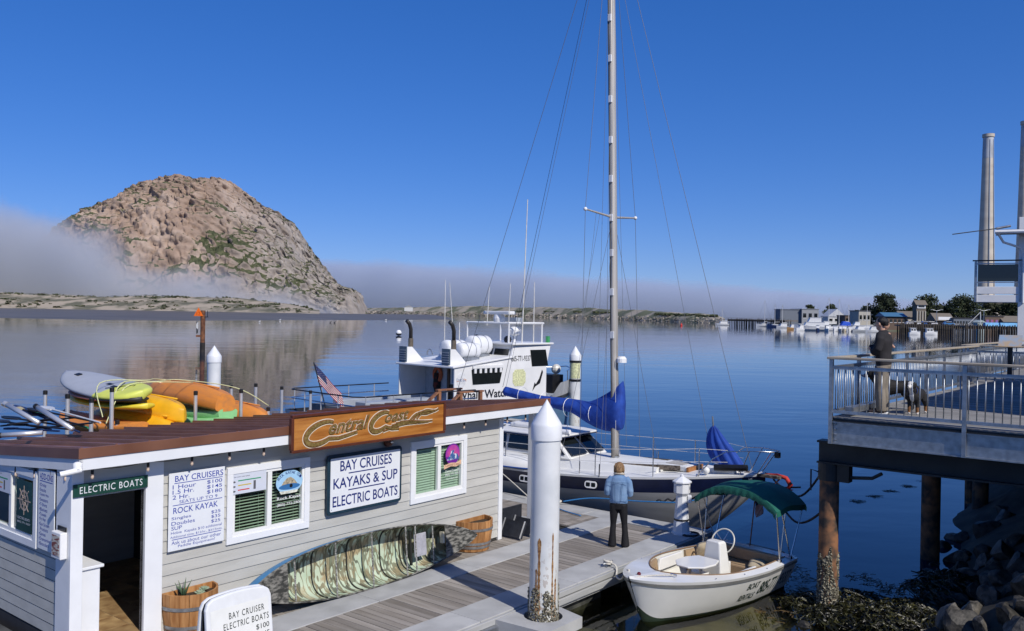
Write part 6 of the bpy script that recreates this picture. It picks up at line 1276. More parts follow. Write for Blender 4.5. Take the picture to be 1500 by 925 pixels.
for q_ in range(7):
    bm_ = bmesh.new(); bmesh.ops.create_icosphere(bm_, subdivisions=3, radius=1.0); rr = random.Random(40 + q_); off = Vector((rr.uniform(0, 50), rr.uniform(0, 50), 0)); pl_ = [(Vector((rr.gauss(0, 1), rr.gauss(0, 1), rr.gauss(0, 1))).normalized(), rr.uniform(.45, .8)) for _ in range(16)]
    for v in bm_.verts:
        c = v.co.copy()
        for n_, d_ in pl_:
            k_ = c.dot(n_)
            if k_ > d_: c -= n_ * (k_ - d_) * .98
        c *= 1 + .06 * mnoise.fractal(c * 1.7 + off, 1, 2, 4); v.co = c
    me = bpy.data.meshes.new('boulder'); bm_.to_mesh(me); bm_.free(); me.materials.append(stonem); me.polygons.foreach_set('use_smooth', [True] * len(me.polygons)); me.set_sharp_from_angle(angle=R(22)); rmesh.append(me)
def bz(s_, o_):
    edge = shore_edge(s_); return min(-.5 + max(0, o_ - edge + .6) * .62, 2.7)
rr = random.Random(11); nb = 0
pxs = [(1300, 905, .34), (1345, 918, .30), (1390, 880, .36), (1420, 900, .34), (1455, 880, .42), (1490, 868, .40), (1478, 905, .36), (1440, 922, .26), (1385, 918, .26), (1255, 890, .42), (1235, 915, .30), (1325, 890, .30), (1495, 925, .4), (1410, 865, .34), (1360, 895, .28), (1280, 922, .26), (1470, 850, .40), (1435, 850, .34), (1180, 918, .22), (1500, 830, .5), (1210, 900, .20)]
for px, py, r_ in pxs:
    r_ *= .72
    d = ray(px, py); c = None
    for k in range(400):
        P = Vector((0, 0, CAMZ)) + d * (8 + .035 * k); q_ = P - O; s_, o_ = q_.dot(D3), q_.dot(N3)
        if P.z < max(bz(s_, o_), -.05) + .05: c = P; break
    if c is None: continue
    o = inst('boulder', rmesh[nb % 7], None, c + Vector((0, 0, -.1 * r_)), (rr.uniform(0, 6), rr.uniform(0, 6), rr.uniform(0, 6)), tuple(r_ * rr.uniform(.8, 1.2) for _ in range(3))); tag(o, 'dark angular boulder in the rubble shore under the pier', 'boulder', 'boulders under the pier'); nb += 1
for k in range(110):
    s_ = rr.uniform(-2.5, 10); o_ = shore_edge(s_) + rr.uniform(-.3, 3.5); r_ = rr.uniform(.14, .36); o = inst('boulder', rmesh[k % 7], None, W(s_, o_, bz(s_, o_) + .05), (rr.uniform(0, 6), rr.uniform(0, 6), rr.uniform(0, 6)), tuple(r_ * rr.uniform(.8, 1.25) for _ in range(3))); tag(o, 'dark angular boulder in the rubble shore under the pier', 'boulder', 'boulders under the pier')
# weed draped over the rocks and floating on the water
def weed(name, label, spots, n, ln, wd, mat, flat=False):
    mb = MB(); rq = random.Random(hash(name) % 99 if False else len(name))
    for _ in range(n):
        c, rad = rq.choice(spots); a = rq.uniform(0, 6.28); q_ = Vector(c) + Vector((math.cos(a), math.sin(a), 0)) * rad * math.sqrt(rq.random()); b = rq.uniform(0, 6.28); L_ = ln * rq.uniform(.5, 1.4); w_ = wd * rq.uniform(.5, 1.3); d = Vector((math.cos(b), math.sin(b), 0)); sd = Vector((-d.y, d.x, 0)); pts = []
        for k in range(5): t_ = k / 4; z = (q_.z + (.0 if flat else rad * .25 * max(0, 1 - (q_ - Vector(c)).length / rad)) + (rq.uniform(.002, .012) if flat else rq.uniform(.01, .07) - .12 * t_)); P = q_ + d * L_ * t_ + sd * .3 * L_ * math.sin(t_ * 3 + b); pts.append(Vector((P.x, P.y, z)))
        vs = []
        for k, P in enumerate(pts): w2 = w_ * (1 - .7 * abs(k / 4 - .4)); vs += [P + sd * w2 + Vector((0, 0, .006 if flat else rq.uniform(-.02, .03))), P - sd * w2]
        mb.add(vs, [(2 * k, 2 * k + 1, 2 * k + 3, 2 * k + 2) for k in range(4)])
    return tag(mb.build(name, mat), label, 'seaweed', kind='stuff')
def rockhit(px, py, z): return tuple(gz(px, py, z))
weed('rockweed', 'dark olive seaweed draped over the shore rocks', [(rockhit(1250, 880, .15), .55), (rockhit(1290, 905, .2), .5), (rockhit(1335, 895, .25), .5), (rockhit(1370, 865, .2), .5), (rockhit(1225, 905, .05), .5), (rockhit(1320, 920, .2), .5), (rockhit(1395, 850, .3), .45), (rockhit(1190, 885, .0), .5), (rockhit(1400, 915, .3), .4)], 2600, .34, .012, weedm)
kelpm = M('brown floating kelp', (.030, .018, .006), .4, c2=(.11, .07, .02), scale=12)
weed('floating_kelp', 'brown kelp floating on the water beside the pier pile', [(rockhit(1150 + 14 * k, 830 + 12 * k, .004), .35) for k in range(6)] + [(rockhit(1255 + 25 * k, 735 - 7.5 * k, .004), .16) for k in range(5)] + [(rockhit(1260 + 22 * k, 845 + 10 * k, .004), .30) for k in range(6)] + [(rockhit(1140, 900, .004), .4), (rockhit(1160, 870, .004), .5)], 620, .13, .014, kelpm, True)

# ================================================================ HOUSE WITH BALCONY AT THE RIGHT EDGE
hw = M('pale house siding', (.50, .52, .55), .7, var=.05, scale=1, stretch=(.2, .2, 9)); HY = 36.0
hb = at(1497, 470, HY); hs2 = thing('waterfront_house', 'pale two storey waterfront house with glass balcony and gutter at the picture edge', 'house', (hb.x, hb.y, 0), R(-30))
k_ = HY / FPX
MB().box(.35, 9, 0, 9, 5.6, 9.8).build('upper_wall', hw, hs2); MB().box(.9, 9, .9, 9, -.2, 5.6).build('lower_wall', M('dark lower storey', (.03, .03, .034), .8), hs2)
for x, y in ((.0, .0), (.0, 6)): MB().box(x - .16, x + .16, y - .16, y + .16, 0, 9.4).build('column', WHITE, hs2, bevel=.01)
mb = MB(); mb.add([(-.95, -.8, 8.85), (9, -.8, 8.85), (9, 4.5, 9.3), (-.95, 4.5, 9.3), (-.95, -.8, 8.65), (9, -.8, 8.65), (9, 4.5, 9.1), (-.95, 4.5, 9.1)], [(0, 1, 2, 3), (4, 7, 6, 5), (0, 4, 5, 1), (3, 2, 6, 7), (0, 3, 7, 4), (1, 5, 6, 2)]); rfh = mb.build('roof', M('grey shingle', (.10, .095, .09), .9, var=.2, scale=3), hs2)
MB().tube([(-1.0, -.9, 8.75), (9, -.9, 8.75)], .08, 8).build('gutter', WHITE, rfh); MB().tube([(-.9, -.85, 8.7), (-.7, -.6, 8.35), (-.1, -.2, 8.15), (.02, -.20, 7.9), (.02, -.20, 5.9)], .05, 8).build('downspout', WHITE, rfh); MB().bar((-.95, -.82, 8.72), (-.95, 4.5, 9.2), .05, .24).build('barge_board', WHITE, rfh)
BX0, BX1 = -1.72, -.05
MB().box(BX0, BX1 + 1, -.1, 2.6, 5.95, 6.12).build('balcony_floor', WHITE, hs2); MB().box(BX0 - .02, BX1 + .1, -.14, -.10, 5.92, 6.22).box(BX0 - .02, BX1 + .1, -.14, -.10, 6.26, 6.56).build('balcony_fascia', WHITE, hs2, bevel=.01)
for x in (BX0 + .03, BX1 - .03): MB().box(x - .04, x + .04, -.18, -.12, 5.95, 7.62).build('rail_post', GALV, hs2)
MB().box(BX0 - .1, BX1 + .05, -.20, -.08, 7.62, 7.67).build('balcony_handrail', BLACK, hs2); MB().box(BX0, BX1, -.16, -.12, 6.72, 6.76).build('balcony_rail', GALV, hs2); MB().box(BX0, BX1, -.16, -.12, 7.50, 7.54).build('balcony_rail', GALV, hs2)
MB().box(BX0 + .1, BX1 - .1, -.15, -.14, 6.78, 7.48).build('glass_panel', GLASSDARK, hs2); MB().box(BX0 - .03, BX0, -.1, 2.5, 5.95, 7.6).build('side_screen', GLASSDARK, hs2)
wr = thing('flag_pole', 'thin bare pole jutting from the house eave', 'pole', hs2.location + Vector((-1.1, 0, 8.85)), R(-30)); MB().tube([(0, -.8, .0), (-1.55, -1.2, -.22)], .022, 6).build('rod', M('dark rod', (.05, .05, .05), .5), wr); MB().tube([(0, -.8, 0), (.5, -.7, .1)], .05, 8).build('bracket', GALV, wr)

# ================================================================ TOUR BOAT BEHIND THE SHED
WA = R(46); wbl = (-6.5, 30.0, 0); wb = thing('tour_boat', 'white whale watching tour boat with twin exhausts moored behind the shed', 'boat', wbl, WA); WL, WBm = 13.0, 2.1
whm = M('tour boat white', (.74, .74, .73), .4, var=.04, scale=2, bump=.05); wblue = M('slate blue hull', (.10, .20, .33), .4, var=.08); wgrey = M('pale grey deck paint', (.33, .36, .40), .6, var=.08)
def wbb(x): u = x / WL; return WBm * (1 if u < .6 else max(0, 1 - ((u - .6) / .4) ** 2.2) ** .8) + .02
def wbs(x): u = x / WL; return 1.55 + .30 * u ** 2
wxs = list(np.linspace(0, 12.9, 30))
def wring(x, t0, t1, n=5): return [(x, wbb(x) * (.72 + .28 * (t0 + (t1 - t0) * k / (n - 1))), -.3 + (wbs(x) + .3) * (t0 + (t1 - t0) * k / (n - 1))) for k in range(n)]
for nm, t0, t1, m_ in (('hull', 0, .93, wblue), ('gunwale', .93, 1, BLACK)):
    mb = MB()
    for sg in (1, -1): mb.loft([[(x, sg * y * (1.02 if nm == 'gunwale' else 1), z) for x, y, z in wring(x, t0, t1)] for x in wxs], closed=False)
    mb.build(nm, m_, wb, smooth=True)
r0 = wring(0, 0, 1, 5); MB().add([q_ for q_ in r0] + [(x, -y, z) for x, y, z in r0[::-1]], [tuple(range(10))]).build('transom', wblue, wb)
mb = MB(); mb.loft([[(x, -wbb(x) * .97, 1.25 if x < 9.5 else wbs(x) - .06), (x, wbb(x) * .97, 1.25 if x < 9.5 else wbs(x) - .06)] for x in wxs], closed=False); mb.build('deck', wgrey, wb)
# bow bulwark
for sg in (1, -1): mb = MB(); mb.loft([[(x, sg * wbb(x), wbs(x) - .02), (x, sg * wbb(x) * 1.03, wbs(x) + .55 * min(1, (x - 9.6) / .8))] for x in np.linspace(9.6, 12.9, 12)], closed=False); mb.build('bulwark', M('grey bulwark', (.36, .37, .38), .5, var=.1), wb, smooth=True)
# deck house: aft shelter and main cabin share one roof, wheelhouse forward and higher
CA, CB_, WHX = 4.7, 7.7, 9.85; hw_ = 1.62; zr = 3.12; zrf = lambda x: 3.12 + .10 * (x - 4.7)
MB().prism([(CA + 1.35, 1.25), (CB_, 1.25), (CB_, zrf(CB_) - .06), (CA + 1.35, zrf(CA + 1.35) - .06)], -hw_, hw_, lambda u, v, h: (u, h, v)).build('cabin', whm, wb, bevel=.03)
for sg in (1, -1): MB().prism([(CA, 1.25), (CA + 1.36, 1.25), (CA + 1.36, zrf(CA + 1.36) - .06), (CA, zr - .06)], hw_ - .05, hw_, lambda u, v, h: (u, sg * h, v)).build('shelter_side', whm, wb)
MB().prism([(CA - .12, zrf(CA - .12) - .055), (CB_ + .1, zrf(CB_ + .1) - .055), (CB_ + .1, zrf(CB_ + .1) + .02), (CA - .12, zrf(CA - .12) + .02)], -hw_ - .06, hw_ + .06, lambda u, v, h: (u, h, v)).build('cabin_roof', whm, wb, bevel=.02)
aft = CA + 1.33; MB().box(aft, aft + .03, -hw_ + .06, -.70, 1.26, zr - .08).build('bulkhead_panel', M('slate bulkhead', (.15, .18, .21), .6), wb); MB().box(aft - .04, aft, -1.42, -.86, 1.3, 2.95).build('cabin_door', M('grey door', (.25, .29, .33), .5), wb, bevel=.01); MB().box(aft - .05, aft - .04, -1.30, -.98, 1.9, 2.8).build('door_panel', M('pale door panel', (.36, .40, .44), .5), wb)
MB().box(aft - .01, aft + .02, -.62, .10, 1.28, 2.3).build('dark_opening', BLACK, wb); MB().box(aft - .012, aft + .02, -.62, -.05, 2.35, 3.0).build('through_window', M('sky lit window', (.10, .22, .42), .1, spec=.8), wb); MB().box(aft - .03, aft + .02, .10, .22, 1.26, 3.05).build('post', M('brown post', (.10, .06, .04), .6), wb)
for y0, y1 in ((.25, .80), (1.0, 1.52)): MB().box(aft - .03, aft + .01, y0, y1, 1.28, 3.0).build('locker_panel', M('light locker', (.42, .44, .47), .5), wb)
# gear hanging in the shelter
lj = thing('life_jacket', 'orange and black life jacket hanging inside the tour boat shelter', 'life jacket', Vector(wbl) + Matrix.Rotation(WA, 3, 'Z') @ Vector((aft - .10, .72, 1.9)), WA); MB().tube([(0, .20 * math.cos(a), .75 + .26 * math.sin(a)) for a in np.linspace(0, 6.28, 15)[:-1]], .075, 8, closed=True).build('collar', M('orange foam', (.55, .14, .06), .8, var=.3, scale=7), lj, smooth=True); MB().tube([(0, 0, .8), (0, .02, .3), (0, -.04, -.1)], [.14, .17, .07], 8).build('jacket', M('dark jacket', (.02, .02, .02), .9, c2=(.16, .03, .02), scale=5, lo=.5, hi=.6), lj, smooth=True)
# wheelhouse
mb = MB(); rings = [[(a, -b, z), (c_, -b, z), (c_, b, z), (a, b, z)] for a, c_, b, z in ((CB_ - .02, WHX, 1.55, 1.4), (CB_ - .02, WHX, 1.55, 2.95), (CB_ + .25, WHX + .32, 1.48, 3.86))]; mb.loft(rings, cap=True); mb.build('wheelhouse', whm, wb, bevel=.03)
MB().prism([(CB_ + .05, -1.62), (WHX + .42, -1.55), (WHX + .42, 1.55), (CB_ + .05, 1.62)], 3.86, 3.94).build('wheelhouse_roof', whm, wb, bevel=.02)
def sidewin(x0, x1, z0, z1, lean, nm='window'): pts = [(x0, z0), (x1 - lean, z0), (x1, z1), (x0 + lean * .6, z1)]; MB().prism(pts, 0, .02, lambda u, v, h: (u, -(1.55 - .077 * max(0, v - 2.95)) - .004 - h, v)).build(nm, GLASSDARK, wb, bevel=.01)
sidewin(8.95, 9.82, 3.0, 3.66, -.10); MB().prism([(5.62, 2.42), (7.05, 2.42), (7.2, 2.98), (5.55, 2.98)], 0, .02, lambda u, v, h: (u, -hw_ - .004 - h, v)).build('window', GLASSDARK, wb, bevel=.02)
for k in range(6): MB().box(5.66 + .27 * k, 5.77 + .27 * k, -hw_ - .06, -hw_ - .03, 2.84, 3.06).build('awning_tab', whm, wb)
MB().box(5.58, 7.2, -hw_ - .07, -hw_ - .01, 3.02, 3.12).build('awning_rail', whm, wb)
for y0, y1 in ((-1.3, -.5), (-.4, .4), (.5, 1.3)): MB().prism([(y0, 3.1), (y1, 3.1), (y1, 3.7), (y0, 3.7)], 0, .02, lambda u, v, h: (CB_ + .02 + (v - 2.95) * .28 - h - .02, u, v)).build('window', GLASSDARK, wb)
ws = lambda x: -hw_ - .006
mb = MB(); fw = lambda a, b: (a, -hw_ - .012, b); put_text(mb, 'Whale Watching', 4.85, 1.78, .42, 3.25, lambda a, b: (a, -hw_ - .012 if a < CB_ else -1.57, b), bold=.02); mb.build('lettering', M('dark boat lettering', (.015, .02, .03), .5), wb)
mb = MB(); put_text(mb, '805-771-9337', 7.80, 3.22, .22, 1.10, lambda a, b: (a, -1.55 + .077 * (b - 2.95) - .008, b), bold=.008); mb.build('phone_lettering', M('dark boat lettering'), wb)
MB().prism([(5.20 + .24 * math.cos(a), 2.62 + .28 * math.sin(a)) for a in np.linspace(0, 6.283, 21)[:-1]], 0, .006, lambda u, v, h: (u - .15, -hw_ - .003 - h, v)).build('roundel', M('roundel grey line', (.68, .69, .70), .5), wb); mb = MB(); put_text(mb, 'Lost Isle', 5.05, 2.56, .13, .48, lambda a, b: (a, -hw_ - .012, b), 'C', bold=.008); mb.build('roundel_lettering', M('blue orange print', (.05, .12, .30), .5, c2=(.6, .22, .04), scale=7, lo=.48, hi=.52), wb)
nt_ = [(7.98, 2.25), (8.45, 2.25), (8.58, 2.4), (8.58, 2.75), (8.45, 2.9), (7.98, 2.9), (7.85, 2.75), (7.85, 2.4)]; MB().prism(nt_, 0, .008, lambda u, v, h: (u, -1.556 - h, v)).build('notice', M('pale yellow notice'), wb)
MB().prism([(9.0, 2.0), (9.17, 2.18), (9.45, 2.3), (9.62, 2.75), (9.56, 2.85), (9.40, 2.5), (9.2, 2.27), (9.13, 2.35)], 0, .006, lambda u, v, h: (u, -1.553 - h, v)).build('dolphin_decal', BLACK, wb)
# exhaust stacks with louvred boxes
for y in (1.28, -1.22):
    e_ = MB().prism([(CA - .05, zr + .02), (CA + .95, zr + .02), (CA + .3, zr + .62), (CA - .05, zr + .62)], y - .10, y + .10, lambda u, v, h: (u, h, v)).build('stack_fairing', whm, wb); MB().box(CA - .09, CA - .05, y - .22, y + .22, zr + .04, zr + .64).build('louvre', M('slate louvre', (.10, .14, .18), .6), e_)
    for k in range(5): MB().box(CA - .11, CA - .09, y - .17, y + .17, zr + .12 + .09 * k, zr + .15 + .09 * k).build('louvre_slat', wgrey, e_)
    MB().tube([(CA + .30, y, zr + .3), (CA + .30, y, zr + .95)], .10, 12).build('exhaust_sleeve', M('bronze exhaust', (.28, .22, .15), .4, metal=.7), e_); MB().tube([(CA + .30, y, zr + .9), (CA + .30, y, zr + 1.30), (CA + .22, y, zr + 1.52), (CA + .08, y, zr + 1.64)], .075, 12).build('exhaust_pipe', M('sooty pipe', (.025, .022, .02), .5), e_, smooth=True)
MB().prism([(CA + .9, zr + .02), (CA + 1.7, zr + .02), (CA + 1.7, zr + .62), (CA + 1.45, zr + .62), (CA + 1.25, zr + .25)], .15, .75, lambda u, v, h: (u, h, v)).build('console', whm, wb, bevel=.02); MB().tube([(CA + 1.0 + .0 * a, .95, zr + .28 + .0) if False else (CA + 1.0, .95 + .16 * math.cos(a), zr + .30 + .22 * math.sin(a)) for a in np.linspace(0, 3.14, 9)], .025, 6).build('cowl', GALV, wb)
MB().tube([(CA + 1.5, -.1, zr), (CA + 1.5, -.1, zr + .65)], .03, 6).tube([(CA + 1.5, -.55, zr + .4), (CA + 1.5, .3, zr + .4)], .025, 6).build('light_mast', whm, wb); 
for y in (-.5, .25): MB().ball((CA + 1.45, y, zr + .45), .10, n=8, m=6).build('flood_light', BLACK, wb)
MB().ball((CA + 1.5, -.15, zr + .18), .15, n=8, m=6).build('winch_drum', BLACK, wb)
raft = M('liferaft canister', (.72, .73, .74), .35, var=.03)
for k, (x, y, r_) in enumerate(((6.1, .0, .34), (6.1, -.80, .30), (7.05, -.40, .38))):
    t = thing('life_raft', ('white life raft canister at the back of the tour boat roof', 'white life raft canister nearest the roof edge of the tour boat', 'large white life raft canister before the tour boat wheelhouse')[k], 'life raft', Vector(wbl) + Matrix.Rotation(WA, 3, 'Z') @ Vector((x, y, zrf(x) + .02)), WA)
    MB().tube([(-.52, 0, r_ + .08), (-.48, 0, r_ + .08), (-.40, 0, r_ + .08), (.40, 0, r_ + .08), (.48, 0, r_ + .08), (.52, 0, r_ + .08)], [r_ * .6, r_ * .9, r_, r_, r_ * .9, r_ * .6], 20).build('canister', raft, t, smooth=True); MB().box(-.4, .4, -.25, .25, 0, .12).build('cradle', GALV, t)
    for x2 in (-.2, .2): MB().tube([(x2, (r_ + .006) * math.cos(a), r_ + .08 + (r_ + .006) * math.sin(a)) for a in np.linspace(0, 6.28, 21)[:-1]], .012, 4, closed=True).build('strap', GALV, t)
# radar arch
arch = MB()
for y in (-1.2, 1.2):
    for x in (7.95, 9.9): arch.tube([(x, y, 3.92), (x, y, 4.72)], .035, 6)
for y in (-1.2, 1.2): arch.tube([(7.9, y, 4.72), (10.0, y, 4.72)], .045, 6)
for x in (7.95, 9.0, 9.9): arch.tube([(x, -1.2, 4.72), (x, 1.2, 4.72)], .045, 6)
arch.build('radar_arch', whm, wb); MB().box(8.4, 8.8, -.75, .75, 5.06, 5.2).build('radar_scanner', whm, wb, bevel=.04); MB().lathe([(.22, 4.74), (.24, 4.9), (.2, 5.06)], 14, (8.6, 0, 0)).build('radar_base', whm, wb); MB().box(9.2, 9.6, -.4, .3, 4.76, 4.94).build('light_box', wgrey, wb); MB().lathe([(.05, 3.75), (.05, 4.0), (.26, 4.1), (.28, 4.26), (.12, 4.38), (.001, 4.4)], 16, (9.0, -.5, .18)).build('radome', whm, wb)
for x, y in ((8.2, .9), (8.2, -.9)): MB().ball((x, y, 4.06), .16, n=8, m=6).build('fender_ball', BLACK, wb)
MB().tube([(10.0, -1.45, 3.94), (10.0, -1.45, 4.2)], .09, 8).build('nav_light', M('green lamp glass', (.05, .30, .10), .3), wb)
for x, y, z0, z1, dx, r_ in ((8.0, -1.1, 3.7, 6.3, .1, .02), (8.6, -1.3, 3.7, 9.7, .2, .028), (9.4, -1.2, 3.7, 6.4, 0, .025), (7.0, .9, 3.2, 6.3, -.35, .02), (6.6, 1.1, 3.2, 6.4, 0, .02), (8.3, .4, 4.6, 6.2, .1, .018), (7.5, 1.2, 3.2, 4.7, 0, .03)): MB().tube([(x, y, z0), (x + dx, y, z1)], [r_, r_ * .6], 6).build('antenna', M('antenna white', (.66, .64, .58), .5), wb)
# aft deck: benches, rails, flag
for y in (-1.0, .35): MB().box(1.2, 4.3, y, y + .62, 1.25, 1.95).build('bench_locker', wgrey, wb, bevel=.02)
MB().box(.5, 1.0, -1.3, 1.3, 1.25, 1.8).build('aft_locker', M('dark aft locker', (.12, .13, .14), .6), wb, bevel=.02)
for z in (2.28, 1.98): MB().tube([(CA - .1, wbb(1), z), (.35, wbb(0), z), (.05, wbb(0) - .3, z), (.05, -wbb(0) + .3, z), (.35, -wbb(0), z), (CA + .6, -wbb(1), z)], .024, 6).build('deck_rail', STEEL if z < 2 else BLACK, wb)
for x in (.35, 1.5, 2.7, 3.9):
    for sg in (1, -1): MB().tube([(x, sg * wbb(x), 1.55), (x, sg * wbb(x), 2.28)], .022, 6).build('rail_post', ALU, wb)
for y in (-1.0, 0, 1.0): MB().tube([(.05, y, 1.55), (.05, y, 2.28)], .022, 6).build('rail_post', ALU, wb)
for x in (11.5, 12.1, 12.7):
    for sg in (1, -1): MB().tube([(x, sg * wbb(x), wbs(x)), (x, sg * wbb(x), wbs(x) + .95)], .02, 6).build('bow_rail_post', STEEL, wb)
MB().tube([(11.4, -wbb(11.4), wbs(11) + .95), (12.7, -wbb(12.7), wbs(12) + .95), (12.9, 0, wbs(12) + 1.0), (12.7, wbb(12.7), wbs(12) + .95), (11.4, wbb(11.4), wbs(11) + .95)], .022, 6).build('bow_rail', STEEL, wb); MB().ball((12.1, -.1, wbs(12) + .9), .22, n=10, m=7).build('bow_searchlight', M('pale lamp head', (.6, .58, .52), .4), wb); MB().box(11.3, 12.0, -.6, .6, 1.7, 2.5).build('windlass_box', BLACK, wb)
tf = thing('tour_boat_flag', 'striped flag on a slanting staff at the tour boat stern', 'flag', Vector(wbl) + Matrix.Rotation(WA, 3, 'Z') @ Vector((.25, -.1, 1.55)), WA)
cam_r = Matrix.Rotation(-WA, 3, 'Z')
MB().tube([(0, 0, 0), tuple(cam_r @ Vector((-.55, .25, 1.75)))], .022, 6).build('staff', BLACK, tf)
flag(tf, cam_r @ Vector((-.54, .25, 1.72)), cam_r @ Vector((.66, -.05, -.60)), cam_r @ Vector((.22, 0, -.97)), 1.45, .66, .10)
# ramp with wooden hand rails by the boat
rp_ = thing('boarding_steps', 'brown wooden boarding steps with handrails beside the tour boat', 'steps', (at(655, 590, 27.5).x, 27.5, 0), WA); cw = M('brown rail timber', (.20, .085, .04), .6, c2=(.30, .14, .07), scale=4, stretch=(1, 1, .4))
for k in range(5): MB().box(-1.5 + .32 * k, -1.18 + .32 * k, -.5, .5, .5 + .26 * k, .54 + .26 * k).build('tread', cw, rp_)
for y in (-.5, .5):
    for x, z in ((-1.4, 1.5), (.1, 2.62), (.95, 2.62)): MB().box(x - .05, x + .05, y - .05, y + .05, .3, z).build('newel', cw, rp_)
    MB().bar((-1.5, y, 1.5), (.1, y, 2.62), .12, .05).build('handrail', cw, rp_); MB().bar((.0, y, 2.64), (1.05, y, 2.64), .14, .05).build('handrail', cw, rp_); MB().bar((-1.4, y, .55), (.1, y, 1.75), .05, .22).build('stringer', cw, rp_)
MB().box(.0, 1.05, -.5, .5, 1.72, 1.77).build('landing', cw, rp_)

# ================================================================ RACK OF KAYAKS AND BOARDS BEHIND THE SHED
rk = thing('kayak_rack', 'rack of capped aluminium posts behind the shed roof holding boats', 'rack', (O.x, O.y, 0), TH)
near = [(-6.33, 3.45), (-5.96, 3.62), (-6.75, 3.55), (-5.85, 3.02), (-4.76, 3.02), (-4.28, 3.46), (-3.67, 3.02), (-3.25, 3.44), (-2.58, 3.02)]; far_ = [(-6.14, 3.42), (-3.5, 3.32), (-1.96, 3.31), (-1.29, 3.31), (-.54, 3.2), (.34, 3.05)]
capm = M('black post cap', (.012, .012, .012), .5)
for y, lst in ((4.3, near), (6.6, far_)):
    for x, z in lst: p_ = MB().lathe([(.036, DZ), (.036, z)], 12, (x, y, 0)).build('post', ALU, rk, smooth=True); MB().lathe([(.040, z - .07), (.042, z), (.03, z + .012), (.001, z + .014)], 12, (x, y, 0)).build('post_cap', capm, p_)
for y in (4.34, 6.64): MB().box(-7.2, .5, y, y + .07, 2.42, 2.52).build('cross_beam', ALU, rk)
def board_hull(par, L_, w_, th_, mats, taper=2.4, tail=.55, rocker=.06, name='hull'):
    mb = MB(); rings = []
    for q_ in np.linspace(-1, 1, 27):
        b_ = w_ / 2 * (max(0, 1 - abs(q_) ** taper) ** .6 if q_ > 0 else max(0, 1 - (1 - tail) * 0 - abs(q_) ** (taper * 1.4)) ** .5) + .004; z = rocker * q_ * q_; rings.append([(q_ * L_ / 2, b_ * math.cos(a) ** 1 * (abs(math.cos(a)) ** -.35 if abs(math.cos(a)) > .05 else 1), z + th_ / 2 * math.sin(a)) for a in np.linspace(0, 2 * math.pi, 17)[:-1]])
    mb.loft(rings, cap=True); return mb
def paddleboard(s_, o0, z, L_, w_, th_, label, matA, matB=None, rz=0):
    t = thing('paddle_board', label, 'paddleboard', W(s_, o0, z), TH + R(90) + rz); o_ = board_hull(t, L_, w_, th_, None).build('hull', [matA, matB or matA], t, smooth=True)
    if matB:
        for pl_ in o_.data.polygons: pl_.material_index = 1 if pl_.center.x < -.20 * L_ + .25 * abs(pl_.center.y) or (th_ > .15 and abs(pl_.normal.z) < .5 and pl_.center.x < .05 * L_) else 0
    return t
gsup, ysup = M('grey board deck', (.36, .38, .42), .5, var=.04), M('lime board rail', (.62, .66, .12), .45, var=.06)
t = paddleboard(-5.40, -5.75, 3.52, 3.1, .95, .17, 'grey and lime paddle board on top of the stack behind the roof', gsup, ysup)
t.rotation_euler = (R(-13), R(-4), TH + R(90))
for k in range(3): MB().box(-.35 - .26 * k, -.18 - .26 * k, -.05 + .05 * k, .03 + .05 * k, .088, .094).build('deck_slot', BLACK, t)
MB().box(.95, 1.10, -.05, .05, .10, .13).build('grab_handle', BLACK, t)
for y in (-.2, .2): MB().tube([(-.5, y, .10), (-.9, -y, .10), (-1.2, y, .10)], .008, 5).build('bungee', BLACK, t)
paddleboard(-5.45, -5.55, 3.33, 2.7, .80, .10, 'salmon paddle board under the grey and lime one', M('salmon board', (.56, .20, .13), .5), M('black board rail', (.02, .02, .02), .5)); paddleboard(-5.35, -5.6, 3.20, 2.9, .82, .11, 'bright yellow paddle board low in the stack', M('bright yellow board', (.72, .55, .02), .45), M('yellow board tail', (.70, .55, .04), .45))
def kayak(s_, o0, z, L_, label, mat, rz=0, flip=True, blunt=False, w_=.80, dpt=.36):
    t = thing('kayak', label, 'kayak', W(s_, o0, z), TH + R(-90) + rz); mb = MB(); rings = []          # +x points toward the shed
    for q_ in np.linspace(-1, 1, 29):
        e = (max(0, 1 - abs(q_) ** 2.6) ** .62 if (q_ < 0 or not blunt) else max(.55, 1 - .45 * q_ ** 3)); b_ = w_ / 2 * e + .006; up = .07 * abs(q_) ** 3; sgn = -1 if flip else 1; prof_ = []
        for a in np.linspace(0, 2 * math.pi, 25)[:-1]:
            c_, s__ = math.cos(a), math.sin(a); zz = s__ * (dpt * (.62 + .38 * e) if s__ < 0 else .07) ; ridge = .022 * math.cos(5 * a) * (1 if s__ < 0 else 0)
            prof_.append((q_ * L_ / 2, b_ * math.copysign(abs(c_) ** .75, c_), sgn * (zz * (abs(s__) ** -.12 if abs(s__) > .05 else 1) + up + ridge * e)))
        rings.append(prof_)
    mb.loft(rings, cap=True); smooth_angle(mb.build('hull', mat, t), 50)
    if flip: MB().tube([(-L_ * .42, 0, dpt * .93), (0, 0, dpt * 1.04), (L_ * .42, 0, dpt * .93)], .018, 6).build('keel_strip', mat, t, smooth=True)
    for x in (-L_ * .46, L_ * .46): MB().tube([(x, .05, .02), (x * 1.05, 0, .02), (x, -.05, .02)], .012, 5).build('carry_handle', BLACK, t)
    return t
orr, yel, grn = M('orange kayak plastic', (.70, .25, .04), .55, c2=(.50, .20, .06), scale=5, stretch=(.4, 2, 2), lo=.4, hi=.75, bump=.12), M('mango kayak plastic', (.80, .42, .015), .4, var=.08), M('mint kayak plastic', (.28, .62, .26), .5, var=.06)
